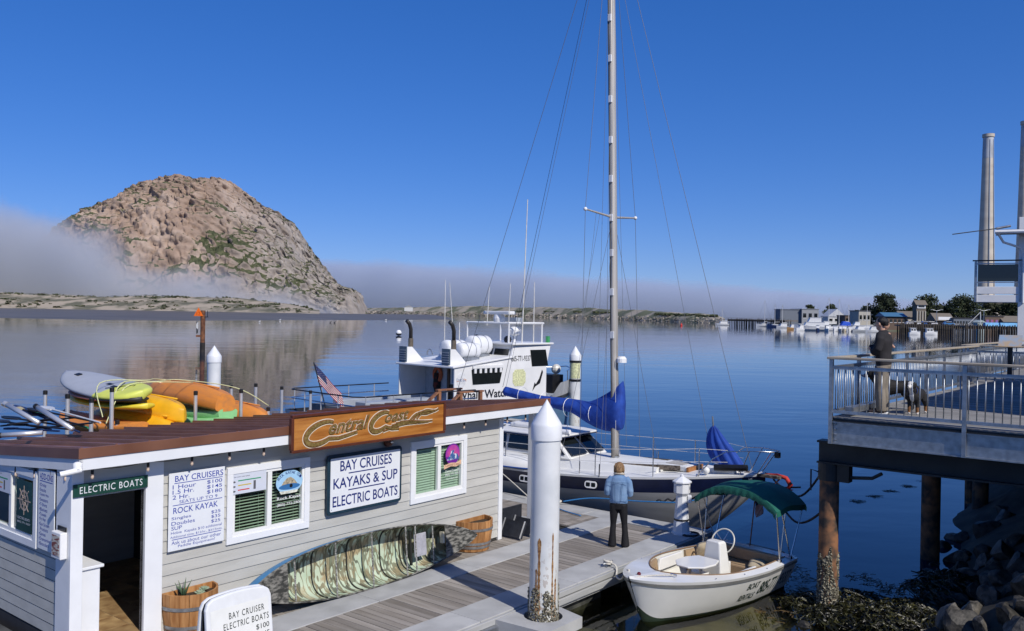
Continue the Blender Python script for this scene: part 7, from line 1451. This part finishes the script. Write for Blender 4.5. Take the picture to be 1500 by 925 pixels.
kayak(-3.62, -5.75, 3.18, 3.3, 'upturned orange kayak on top of the pile by the white pile', orr, R(-4), True, True, .78, .34); kayak(-3.60, -5.6, 2.96, 3.0, 'mint green kayak beneath the top orange kayak', grn, R(-3), False, True, .74, .26); kayak(-3.75, -5.6, 2.80, 3.0, 'mint green kayak lowest under the orange kayak', grn, R(-3), False, True, .74, .2)
kayak(-4.72, -5.55, 3.02, 2.9, 'upturned mango yellow kayak pointing over the roof edge', yel, R(3), True, False, .76, .34); kayak(-4.95, -5.5, 2.78, 2.9, 'second mango yellow kayak below the first', yel, R(3), True, False, .76, .26); kayak(-2.75, -5.6, 2.80, 3.1, 'orange kayak lowest at the right of the rack', orr, R(-2), True, False, .78, .30); kayak(-5.6, -5.5, 2.86, 2.9, 'orange kayak at the bottom of the board stack', orr, 0, False, True, .8, .2)
for k, pts in enumerate(([(-6.1, -4.35, 3.1), (-5.75, -5.2, 3.64), (-4.6, -5.6, 3.62), (-3.9, -6.4, 3.56), (-2.9, -6.3, 3.4)], [(-5.95, -4.35, 3.0), (-5.5, -4.9, 3.63), (-4.5, -5.4, 3.60), (-3.7, -5.8, 3.57), (-3.1, -4.7, 3.44), (-2.5, -4.4, 3.05)], [(-6.05, -4.32, 2.98), (-5.7, -4.6, 3.4), (-5.2, -4.9, 3.63), (-3.8, -5.2, 3.56)])): rope('tie_rope', ('pale yellow tie rope over the far ends of the stacked boats', 'pale yellow tie rope across the middle of the stacked boats', 'pale yellow tie rope down the near side of the stacked boards')[k], [W(*q_) for q_ in pts], .010, ROPEY, 7)
# paddles heaped at the left end
pdm = [M('black paddle', (.014, .014, .016), .5), M('grey paddle shaft', (.55, .56, .57), .4), M('cream paddle blade', (.45, .38, .22), .6), M('navy paddle', (.012, .03, .10), .5), M('green paddle', (.03, .28, .12), .5)]
rq = random.Random(5)
for k in range(13):
    a = at(12 + 9 * k * .6, 600 + rq.uniform(0, 30), 14.2 + rq.uniform(-.3, .6)); b = at(75 + 6 * k, 612 + rq.uniform(0, 22), 13.6 + rq.uniform(-.3, .3)); mi = (0, 0, 3, 0, 2, 0, 0, 3, 0, 4, 0, 0, 1)[k]; d = (b - a).normalized(); blade = ('grey shafted', 'black', 'cream', 'navy', 'green')[0 if mi == 1 else (1 if mi == 0 else mi)]
    t = thing('paddle', '%s bladed paddle in the heap at the left end of the rack' % blade, 'paddle', a, 0, 'paddles heaped on the rack'); MB().tube([(0, 0, 0), tuple(b - a)], .015, 7).build('shaft', pdm[mi if mi != 2 else 0], t); sd = d.cross(Vector((0, 0, 1))).normalized()
    bl = [Vector((0, 0, 0)) - d * .42 * q_ + sd * sg * .10 * math.sin(math.pi * min(1, q_ * .8 + .12)) for sg, qs in ((1, np.linspace(0, 1, 7)), (-1, np.linspace(1, 0, 7))) for q_ in qs]; MB().add([q_ + Vector((0, 0, .01)) for q_ in bl] + [q_ - Vector((0, 0, .012)) for q_ in bl], [tuple(range(14)), tuple(range(27, 13, -1))] + [(i, (i + 1) % 14, 14 + (i + 1) % 14, 14 + i) for i in range(14)]).build('blade', pdm[mi], t)
for k, (p0, p1, d0, d1) in enumerate((((10, 593), (57, 620), 13.6, 13.2), ((55, 597), (106, 629), 13.2, 12.7), ((2, 638), (62, 634), 12.8, 12.9))):
    a, b = at(*p0, d0), at(*p1, d1); t = thing('loose_pole', ('grey pole leaning farthest out over the paddles', 'capped grey pole leaning over the roof edge', 'capped grey pole lying flat along the roof edge')[k], 'pole', a); MB().tube([(0, 0, 0), tuple(b - a)], .036, 10).build('tube', ALU, t, smooth=True); MB().tube([(0, 0, 0), tuple((a - b).normalized() * .06)], .041, 10).build('end_cap', capm if k else ALU, t)

# ================================================================ FAR HARBOUR ON THE RIGHT
def P(px, y, z): q_ = at(px, 470, y); return Vector((q_.x, y, z))
def zat(px, py, y): return at(px, py, y).z
# ---- two tall chimneys
chm_ = M('weathered concrete stack', (.50, .44, .36), .85, c2=(.60, .54, .45), scale=.05, stretch=(1, 1, 4), detail=6); capw = M('pale painted stack top', (.50, .52, .55), .7, c2=(.36, .37, .38), scale=.3, stretch=(1, 1, .3))
for k, (pxt, pyt, D_, lab) in enumerate(((1448, 197, 700, 'tall tapering concrete power plant chimney with pale top, standing clear'), (1504, 178, 715, 'second concrete power plant chimney half cut by the picture edge'))):
    q_ = at(pxt, pyt, D_); t = thing('chimney', lab, 'chimney', (q_.x, D_, 0), 0, 'power plant chimneys'); H = q_.z; kx = D_ / FPX; rt, rb = 6.9 * kx, 14.2 * kx
    rf_ = lambda z: rb + (rt - rb) * (z / H) ** .8
    smooth_angle(MB().lathe([(rf_(z), z) for z in np.linspace(0, H * .875, 14)], 32).build('shaft', chm_, t)); smooth_angle(MB().lathe([(rf_(H * .875) + .05, H * .875), (rf_(H * .98) + .05, H * .982)], 32).build('painted_top', capw, t)); smooth_angle(MB().lathe([(rt + .3, H * .982), (rt + .7, H * .985), (rt + .7, H), (rt - .5, H), (rt - .5, H - 3)], 32).build('crown_ring', chm_, t), 30)
    for a in (R(-60), R(-100)): MB().bar((rf_(0) * math.cos(a) * 1.01, rf_(0) * math.sin(a) * 1.01, 0), (rf_(H * .97) * math.cos(a) * 1.03, rf_(H * .97) * math.sin(a) * 1.03, H * .97), .5, .4).build('ladder', GALV, t)
pb = thing('plant_block', 'pale concrete plant block at the foot of the chimney behind the trees', 'building', P(1462, 690, 0)); MB().box(-8, 9, -6, 8, 0, 24).build('block', chm_, pb); MB().box(-5, 4, -6.3, -6, 17, 20).build('opening', M('dark opening', (.03, .025, .02), .9), pb)
# ---- land behind
rows = [[(x, y, 2.2 if (k > 0) else -.5) for x in np.linspace(150, 800, 8)] for k, y in enumerate((395, 402, 900, 1500))]
rows = []
for k in range(4):
    row = []
    for i in range(9): px = 1135 + 420 * i / 8; y = (545, 552, 800, 1500)[k] if px < 1230 else (418, 424, 800, 1500)[k]; row.append(P(px, y, (-.4, 2.4, 3, 3)[k]))
    rows.append(row)
struct(grid_mesh('harbour_land', rows, M('harbour ground', (.14, .13, .11), .9, c2=(.08, .09, .05), scale=.05), False))
# ---- trees
bark = M('dark bark', (.05, .035, .025), .9); 
def leafm(n, c): return M('cypress foliage ' + n, c, .85, var=.45, scale=.35, detail=3, lo=.3, hi=.7)
lm = [leafm('a', (.020, .030, .012)), leafm('b', (.034, .046, .017)), leafm('c', (.046, .052, .024))]
def tree(px, py_top, wpx, y, label, seed, mi, shape=1.0):
    rr = random.Random(seed); kx = y / FPX; base = P(px, y, 2.3); H = zat(px, py_top, y) - 2.3; Rw = wpx * kx / 2 * 1.15; t = thing('harbour_tree', label, 'tree', base)
    mb = MB(); mb.tube([(0, 0, -.5), (Rw * .04, 0, H * .25), (0, 0, H * .5), (0, 0, H * .8)], [H * .035, H * .028, H * .018, .1], 8)
    cl_ = []
    for _ in range(int(70 * shape)):
        a = rr.uniform(0, 6.28); v = rr.random() ** .6; zz = rr.uniform(.10, 1.0); rad = Rw * math.sqrt(max(0, 1 - ((zz - .38) / .64) ** 2)) if zz > .38 else Rw * (.80 + .5 * zz)
        rad *= (.80 + .35 * mnoise.noise(Vector((math.cos(a) * 1.6 + seed, math.sin(a) * 1.6, zz * 3)))); cl_.append((Vector((math.cos(a) * rad * v, math.sin(a) * rad * v * .8, zz * H * .93)), Rw * rr.uniform(.16, .30)))
    for c, r_ in cl_[::5]: mb.tube([(0, 0, max(H * .2, c.z * .55)), tuple(c * .7 + Vector((0, 0, c.z * .22))), tuple(c)], [H * .012, H * .008, .05], 5)
    mb.build('trunk', bark, t)
    fb_ = MB()
    for c, r_ in cl_:
        for _ in range(46):
            d = Vector((rr.gauss(0, 1), rr.gauss(0, 1), rr.gauss(0, .75))).normalized() * r_ * rr.uniform(.55, 1.05); q_ = c + d; s_ = rr.uniform(.35, .75); u = Vector((rr.gauss(0, 1), rr.gauss(0, 1), rr.gauss(0, 1))).normalized(); v = d.cross(u).normalized() if d.cross(u).length > .01 else Vector((0, 0, 1))
            if q_.z < .3: continue
            w_ = (d.normalized() * .35 + u).normalized(); fb_.add([q_ - w_ * s_, q_ + v * s_ * .6, q_ + w_ * s_, q_ - v * s_ * .6], [(0, 1, 2, 3)])
    fb_.build('crown', lm[mi], t)
for a in ((1217, 446, 22, 560, 'small dark round tree behind the white gabled shed', 1, 1), (1186, 446, 16, 600, 'dark treetop showing over the warehouse roof', 2, 1), (1296, 430, 44, 470, 'big rounded dark cypress above the marina', 3, 0, 1.5), (1268, 450, 30, 480, 'low dark tree at the left foot of the big cypress', 4, 1), (1358, 433, 50, 460, 'spreading cypress behind the lookout tower', 5, 1, 1.4), (1330, 452, 34, 465, 'shorter dark tree left of the lookout tower', 6, 1), (1412, 435, 60, 450, 'wide cypress in the middle of the harbour trees', 7, 1, 1.5), (1385, 448, 40, 455, 'shaggy tree between two wide cypresses', 8, 2), (1446, 440, 46, 455, 'olive green tree at the foot of the chimney', 9, 2, 1.2), (1482, 436, 44, 450, 'tall olive tree beside the second chimney', 10, 1, 1.2), (1502, 446, 36, 440, 'dark tree at the picture edge by the house', 11, 0)): tree(*a)
# ---- buildings
def bld(px0, px1, py_top, y, label, wall, roof=None, kind='flat', depth=12, rz=0, base=2.3, wins=0, wcol=None, rise=.35, name='harbour_building'):
    kx = y / FPX; w_ = (px1 - px0) * kx; c = P((px0 + px1) / 2, y, base); H = zat((px0 + px1) / 2, py_top, y) - base; t = thing(name, label, 'building', c, rz); hb_ = H if kind == 'flat' else H * (1 - rise)
    MB().box(-w_ / 2, w_ / 2, 0, depth, -2.5, hb_).build('wall', wall, t)
    if kind == 'flat': MB().box(-w_ / 2 - .3, w_ / 2 + .3, -.3, depth + .3, hb_, hb_ + .35).build('roof', roof or wall, t)
    elif kind == 'gable': MB().prism([(-w_ / 2 - .4, hb_), (w_ / 2 + .4, hb_), (0, H)], -.4, depth, lambda u, v, h: (u, h, v)).build('roof', roof or wall, t)
    else: MB().prism([(-.9, hb_), (depth / 2, H), (depth + .5, hb_)], -w_ / 2 - .5, w_ / 2 + .5, lambda u, v, h: (h, u, v)).build('roof', roof or wall, t)
    for k in range(wins): x = -w_ / 2 + w_ * (k + .5) / wins; f_ = MB().box(x - w_ / wins * .28, x + w_ / wins * .28, -.12, 0.02, hb_ * .40, hb_ * .72).build('window', wcol or GLASSDARK, t); MB().box(x - w_ / wins * .32, x + w_ / wins * .32, -.16, 0, hb_ * .36, hb_ * .40).build('sill', WHITE, f_)
    return t
gw, lw_, wwm, brn, tanm = M('blue grey warehouse', (.16, .18, .21), .8, var=.08), M('light grey warehouse end', (.30, .31, .32), .8, var=.06), M('white harbour wall', (.62, .62, .60), .7, var=.05), M('brown harbour wall', (.13, .09, .065), .8, var=.2), M('cream harbour wall', (.45, .42, .36), .8, var=.08); blr, shr, dkr = M('blue metal roof', (.06, .16, .27), .5, var=.12), M('shingle roof', (.17, .145, .115), .9, var=.15), M('dark flat roof', (.06, .06, .065), .8)
t = bld(1143, 1174, 454, 520, 'long blue grey warehouse wall at the end of the harbour', gw, None, wins=0); t = bld(1174.5, 1199, 453.5, 518, 'light grey end of the warehouse behind the big white boat', lw_, None, depth=20, wins=3)
bld(1213, 1238, 453, 500, 'white gabled boat shed with pale roof in the marina', wwm, M('pale roof', (.55, .56, .57), .6), 'gable', wins=3, rise=.5); bld(1258, 1275, 456, 440, 'cream boxy harbour building in front of the big cypress', tanm, dkr, wins=3)
bld(1238, 1259, 463, 470, 'low dark roofed harbour building behind the moored boats', brn, dkr, wins=3); bld(1296, 1327, 458, 420, 'two storey restaurant with blue metal roof behind the man', brn, blr, 'ridge', 10, wins=5, rise=.3); bld(1322, 1343, 456, 425, 'cream building with sloping ramp beside the lookout tower', tanm, shr, 'ridge', wins=2, rise=.4)
tw = bld(1342, 1356, 440, 415, 'brown lookout tower with square sign above the harbour roofs', shr, shr, 'ridge', 4, rise=.18, name='lookout_tower', wins=0); kx = 415 / FPX
MB().box(-6 * kx, 6 * kx, -.35, -.05, zat(1349, 452, 415) - 2.3, zat(1349, 446, 415) - 2.3).build('sign_board', WHITE, tw); MB().box(-4.5 * kx, 4.5 * kx, -.45, -.36, zat(1349, 450.5, 415) - 2.3, zat(1349, 447.5, 415) - 2.3).build('sign_panel', GLASSDARK, tw)
for x in (-6, -2, 2, 6): MB().box(x * kx - .2, x * kx + .2, -.4, -.1, 0, zat(1349, 456, 415) - 2.3).build('tower_post', tanm, tw)
bld(1371, 1397, 459, 405, 'shingled building with pale wall sign on the harbour front', brn, shr, 'ridge', 9, rise=.55, wins=0); s3 = thing('wall_sign', 'pale lettered board on the shingled harbour roof', 'sign', P(1384, 402.5, zat(1384, 469, 402))); MB().box(-3, 3, -.1, 0, 0, 1.4).build('board', WHITE, s3)
bld(1397, 1431, 467, 400, 'long low grey harbour shed with many windows', gw, dkr, 'flat', 8, wins=8); bld(1432, 1443, 469, 385, 'small pale green gabled hut on the near pier', M('pale green hut', (.40, .46, .43), .7), None, 'gable', 4, wins=0, rise=.3); bld(1443, 1470, 464, 410, 'low shop with striped front at the harbour', brn, dkr, wins=4, wcol=M('shop front colours', (.45, .08, .10), .6, c2=(.10, .16, .45), scale=.4)); bld(1470, 1498, 463, 408, 'shop with grey ridge roof at the right end of the harbour', gw, shr, 'ridge', 8, wins=3, rise=.5)
bld(592, 604, 447.5, 1700, 'tiny white house on the far breakwater', wwm, lw_, 'gable', 8, base=9, wins=0, rise=.4)
for k, (px, y) in enumerate(((1372, 395), (1441, 392))):
    t = thing('lamp_post', ('twin armed lamp post left of the small green hut', 'twin armed lamp post right of the small green hut')[k], 'lamp post', P(px, y, 2.3)); z1 = zat(px, 455, y) - 2.3; MB().tube([(0, 0, 0), (0, 0, z1)], .12, 6).build('pole', GALV, t); MB().tube([(-2.2, 0, z1 + .3), (0, 0, z1 - .2), (2.2, 0, z1 + .3)], .1, 6).build('arm', GALV, t)
    for sg in (-1, 1): MB().box(sg * 2.2 - .5, sg * 2.2 + .5, -.25, .25, z1 + .2, z1 + .45).build('lantern', lw_, t)
dk = thing('derrick', 'white derrick crane with slanting boom on the harbour pier', 'crane', P(1436, 380, 3)); MB().tube([(0, 0, 0), (0, 0, 6.5)], .18, 6).build('mast', wwm, dk); MB().tube([(0, 0, 6.3), (-5.6, 0, .6)], .12, 6).build('boom', wwm, dk); MB().tube([(0, 0, 6.4), (1.2, 0, 1)], .05, 4).build('stay', GALV, dk)
# ---- timber piers
pilek = M('black timber pile', (.018, .015, .012), .9, c2=(.06, .05, .04), scale=.8); pdk = M('pier planking', (.16, .13, .10), .9, var=.2, scale=.6)
def tpier(pA, yA, pB, yB, ztop, width, n, label, rail_=True):
    a, b = P(pA, yA, 0), P(pB, yB, 0); d = b - a; L_ = d.length; t = thing('timber_pier', label, 'pier', a, math.atan2(d.y, d.x)); MB().box(0, L_, 0, width, ztop - .5, ztop).build('deck', pdk, t); MB().box(0, L_, -.25, 0, ztop - 1.1, ztop - .45).build('stringer', pilek, t)
    me = MB().lathe([(.24, -1.5), (.21, ztop + .5), (.001, ztop + .55)], 8).mesh('pile', pilek, True)
    for k in range(n):
        for yy in (-.3, width * .5): inst('pile', me, t, (L_ * (k + .5 + rnd.uniform(-.2, .2)) / n, yy, rnd.uniform(-.3, .2)))
    if rail_: MB().box(0, L_, -.2, -.05, ztop + .9, ztop + 1.0).build('rail', pdk, t)
    return t
tpier(1066, 575, 1150, 500, 4.0, 8, 30, 'dark timber jetty reaching left from the warehouse'); tpier(1318, 335, 1412, 330, 3.5, 10, 34, 'long dark timber pier behind the man at the railing'); tpier(1412.5, 318, 1500, 312, 3.6, 10, 24, 'timber pier with pale deck edge toward the house', False)
for k, (px0, px1) in enumerate(((1444, 1464), (1466, 1492))): t = thing('blue_tarp', ('left of two sky blue tarpaulin covers on the near pier', 'right of two sky blue tarpaulin covers on the near pier')[k], 'tarpaulin', P(px0, 316, 3.6)); w_ = (px1 - px0) * 316 / FPX; MB().prism([(0, 0), (2.0, 0), (1.6, 1.3), (.4, 1.3)], 0, w_, lambda u, v, h: (h, u, v)).build('sheet', M('sky blue tarp', (.10, .33, .58), .6, var=.15, scale=1), t, bevel=.1)
cars = ((1336, (.5, .5, .52), 'silver'), (1346, (.6, .6, .6), 'white'), (1357, (.03, .1, .3), 'blue'), (1366, (.55, .55, .57), 'pale grey'), (1391, (.05, .2, .45), 'bright blue'))
for px, c_, nm in cars:
    t = thing('parked_car', '%s car parked on the harbour pier' % nm, 'car', P(px, 340, 3.5)); m_ = M('car ' + nm, c_, .3); MB().prism([(-2.1, .3), (2.1, .3), (2.1, .85), (1.3, .95), (.8, 1.45), (-1.2, 1.45), (-1.8, .95), (-2.1, .9)], 0, 1.7, lambda u, v, h: (u, h, v)).build('body', m_, t, bevel=.06); MB().prism([(-1.5, .98), (1.2, .98), (.75, 1.38), (-1.15, 1.38)], -.02, 1.72, lambda u, v, h: (u, h, v)).build('glass', GLASSDARK, t)
    for x in (-1.3, 1.3): MB().lathe([(.001, -.1), (.32, -.1), (.32, .1), (.001, .1)], 12).build('wheel', RUBBER, t, loc=(x, 0, .32)).rotation_euler = (R(90), 0, 0)
# ---- moored boats
hullc = {'white': (.70, .70, .69), 'cream': (.55, .48, .36), 'navy': (.02, .04, .12), 'tan': (.42, .24, .10), 'grey': (.36, .38, .40)}
def mboat(px, y, wpx, kind, colr, label, mast=0, rz=0, decks=1):
    kx = y / FPX; L_ = wpx * kx * 1.2; t = thing('moored_boat', label, 'boat', P(px, y, 0), rz); hm_ = M('boat hull ' + colr, hullc[colr], .4, var=.05); H = max(.9, L_ * .13); B_ = L_ * .17; mb = MB(); rings = []
    for q_ in np.linspace(0, 1, 13):
        b_ = B_ * (1 if q_ < .5 else max(.03, (1 - ((q_ - .5) / .5) ** 2.2))); s_ = H * (1 + .45 * q_ ** 2); x = (q_ - .5) * L_; rings.append([(x, -b_, s_), (x, -b_ * .85, s_ * .3), (x, -b_ * .5, -.4), (x, b_ * .5, -.4), (x, b_ * .85, s_ * .3), (x, b_, s_)])
    mb.loft(rings, closed=True, cap=True); mb.build('hull', hm_, t); z = H; W2 = M('boat hull white', hullc['white'], .4, var=.05)
    for d_ in range(decks):
        x0, x1 = -L_ * (.38 - .10 * d_), L_ * (.22 - .12 * d_); h_ = max(1.5, L_ * .13) if kind != 'sail' else .6; w_ = B_ * (.85 - .1 * d_)
        MB().prism([(x0, z), (x1, z), (x1 - h_ * .5, z + h_), (x0, z + h_)], -w_, w_, lambda u, v, h: (u, h, v)).build('cabin', W2, t, bevel=.05)
        for k in range(4 if L_ > 7 else 2):
            n_ = 4 if L_ > 7 else 2; xa = x0 + (x1 - x0 - h_ * .4) * (k + .15) / n_; xb = x0 + (x1 - x0 - h_ * .4) * (k + .85) / n_; MB().box(xa, xb, -w_ - .03, -w_ + .02, z + h_ * .42, z + h_ * .80).build('window', GLASSDARK, t)
        MB().box(x0 - .5, x1 - h_ * .3, -w_ - .15, w_ + .15, z + h_, z + h_ + .1).build('cabin_roof', W2, t); z += h_ + .1
    for k in range(3): MB().tube([(L_ * (.25 + .08 * k), -B_ * .6, H), (L_ * (.25 + .08 * k), -B_ * .6, H + .9)], .04, 4).build('rail_post', STEEL, t)
    if mast: zt = zat(px, mast, y); MB().tube([(0, 0, H), (0, 0, zt)], [.14, .09], 6).build('mast', wwm, t); MB().tube([(0, 0, H + 1.8), (-L_ * .4, 0, H + 1.9)], .12, 6).build('boom', wwm, t); MB().tube([(0, 0, zt), (L_ * .48, 0, H)], .03, 3).build('forestay', WIRE, t); MB().tube([(0, 0, zt), (-L_ * .48, 0, H)], .03, 3).build('backstay', WIRE, t)
    return t
G = [(1160, 400, 13, 'm', 'tan', 'small tan hulled boat left of the big white tour vessel', 0, R(190), 1), (1188, 385, 40, 'm', 'white', 'biggest white two decked tour vessel in the marina', 0, R(172), 2), (1180, 415, 24, 'm', 'grey', 'grey hulled boat behind the two decked tour vessel', 0, 0, 1), (1206, 392, 22, 'm', 'white', 'white motor yacht behind the first tall mast', 0, R(185), 2), (1214, 396, 26, 'sail', 'white', 'white sailing boat with the tallest mast in the marina', 436, R(200), 1), (1224, 372, 17, 'm', 'white', 'white cabin cruiser right of the tallest mast', 0, R(240), 1), (1229, 420, 22, 'sail', 'navy', 'navy sailing boat with thin mast behind the cruisers', 438, R(170), 1), (1237, 372, 16, 'm', 'cream', 'cream hulled cabin cruiser in mid marina', 0, R(250), 1), (1247, 372, 18, 'm', 'white', 'white cruiser with low cabin next to the blue canvas', 0, R(235), 1), (1258, 368, 18, 'm', 'grey', 'small grey cruiser left of the man', 0, R(200), 1), (1270, 372, 22, 'sail', 'white', 'white sloop whose mast rises left of the man', 443, R(190), 1), (1266, 405, 20, 'm', 'white', 'white motor boat behind the white sloop', 0, R(175), 1), (1278, 360, 16, 'm', 'white', 'little white runabout close to the man head', 0, R(180), 1), (1340, 318, 14, 'm', 'white', 'white skiff tied under the long timber pier', 0, 0, 1), (1364, 320, 16, 'm', 'white', 'white launch tied under the middle of the timber pier', 0, 0, 1), (1058, 560, 16, 'm', 'white', 'white fishing boat at the tip of the timber jetty', 452, R(180), 1), (1120, 520, 20, 'sail', 'white', 'sailing boat moored behind the jetty with bare mast', 440, R(180), 1), (1135, 505, 18, 'sail', 'navy', 'navy sailing boat moored beside the warehouse', 445, R(180), 1)]
G += [(1172, 372, 12, 'm', 'white', 'small white boat at the stern of the tour vessel', 0, R(210), 1), (1198, 374, 13, 'm', 'navy', 'navy hulled cruiser before the white motor yacht', 0, R(250), 1), (1212, 366, 12, 'm', 'white', 'short white runabout just left of the tallest mast', 0, R(265), 1), (1243, 425, 18, 'sail', 'grey', 'grey sloop behind the blue canvas cover', 446, R(170), 1), (1252, 402, 20, 'm', 'white', 'white flybridge cruiser behind the row of runabouts', 0, R(185), 2), (1231, 362, 11, 'm', 'grey', 'tiny grey dinghy boat in the front row of the marina', 0, R(260), 1), (1286, 380, 20, 'm', 'cream', 'cream motor boat just right of the man head', 0, R(180), 1), (1146, 470, 14, 'm', 'white', 'white workboat under the dark warehouse wall', 447, R(180), 1)]
for g in G: mboat(*g)
cv = thing('canvas_cover', 'bright blue canvas boat cover in mid marina', 'canvas', P(1240, 378, 2.2)); MB().prism([(-2.4, 0), (2.4, 0), (1.6, 1.8), (-1.2, 2.1)], 0, 2.4, lambda u, v, h: (u, h, v)).build('cover', M('bright blue canvas', (.02, .09, .55), .6, var=.1), cv, bevel=.2)
# ---- buoys, birds
by = gz(584, 492, 0); t = thing('mooring_buoy', 'white round mooring buoy with dark band out in the channel', 'buoy', (by.x, by.y, 0)); kx = by.y / FPX; MB().ball((0, 0, 4.2 * kx), 4.2 * kx, n=18, m=12).build('float', WHITE, t, smooth=True); MB().lathe([(3.9 * kx, 1.2 * kx), (4.35 * kx, 2.6 * kx), (4.3 * kx, 3.2 * kx)], 18).build('band', BLACK, t, smooth=True)
rb_ = gz(998, 477.5, 0); t = thing('marker_buoy', 'tiny red buoy far out near the breakwater', 'buoy', (rb_.x, rb_.y, 0)); kx = rb_.y / FPX; MB().lathe([(1.6 * kx, -.5), (1.6 * kx, 1.5 * kx), (.6 * kx, 3.4 * kx), (.001, 3.6 * kx)], 12).build('can', M('red buoy', (.55, .03, .02), .5), t); MB().ball((0, 0, 3.7 * kx), .5 * kx, n=8, m=6).build('top_mark', M('red buoy'), t)
birdm = M('dark waterbird', (.03, .028, .025), .8); gullm = M('white gull', (.65, .65, .64), .8)
for k, (px, py, m_, lab) in enumerate(((380, 472, gullm, 'white gull floating left of the mud flat tip'), (410, 470, gullm, 'white gull standing by the edge of the mud flat'), (484, 473, birdm, 'leftmost of two dark ducks floating before the mud flat'), (490, 473.5, birdm, 'right one of two dark ducks floating before the mud flat'), (565, 470, gullm, 'white gull floating right of the mud flat ducks'))):
    q_ = gz(px, py, 0.05); s_ = q_.y / FPX * 1.3; t = thing('waterbird', lab, 'bird', q_); mb = MB(); mb.ball((0, 0, s_ * .6), s_ * 1.1, s_ * .6, s_ * .6, 8, 6); mb.tube([(s_ * .7, 0, s_ * .8), (s_ * 1.0, 0, s_ * 1.5)], [s_ * .3, s_ * .2], 6); mb.ball((s_ * 1.1, 0, s_ * 1.6), s_ * .32, n=7, m=5); me = remeshed(mb, s_ * .12, 1); me.materials.append(m_); inst('body', me, t); MB().tube([(s_ * 1.35, 0, s_ * 1.58), (s_ * 1.75, 0, s_ * 1.5)], [s_ * .1, s_ * .03], 5).build('beak', M('bird beak', (.4, .25, .05), .6), t)
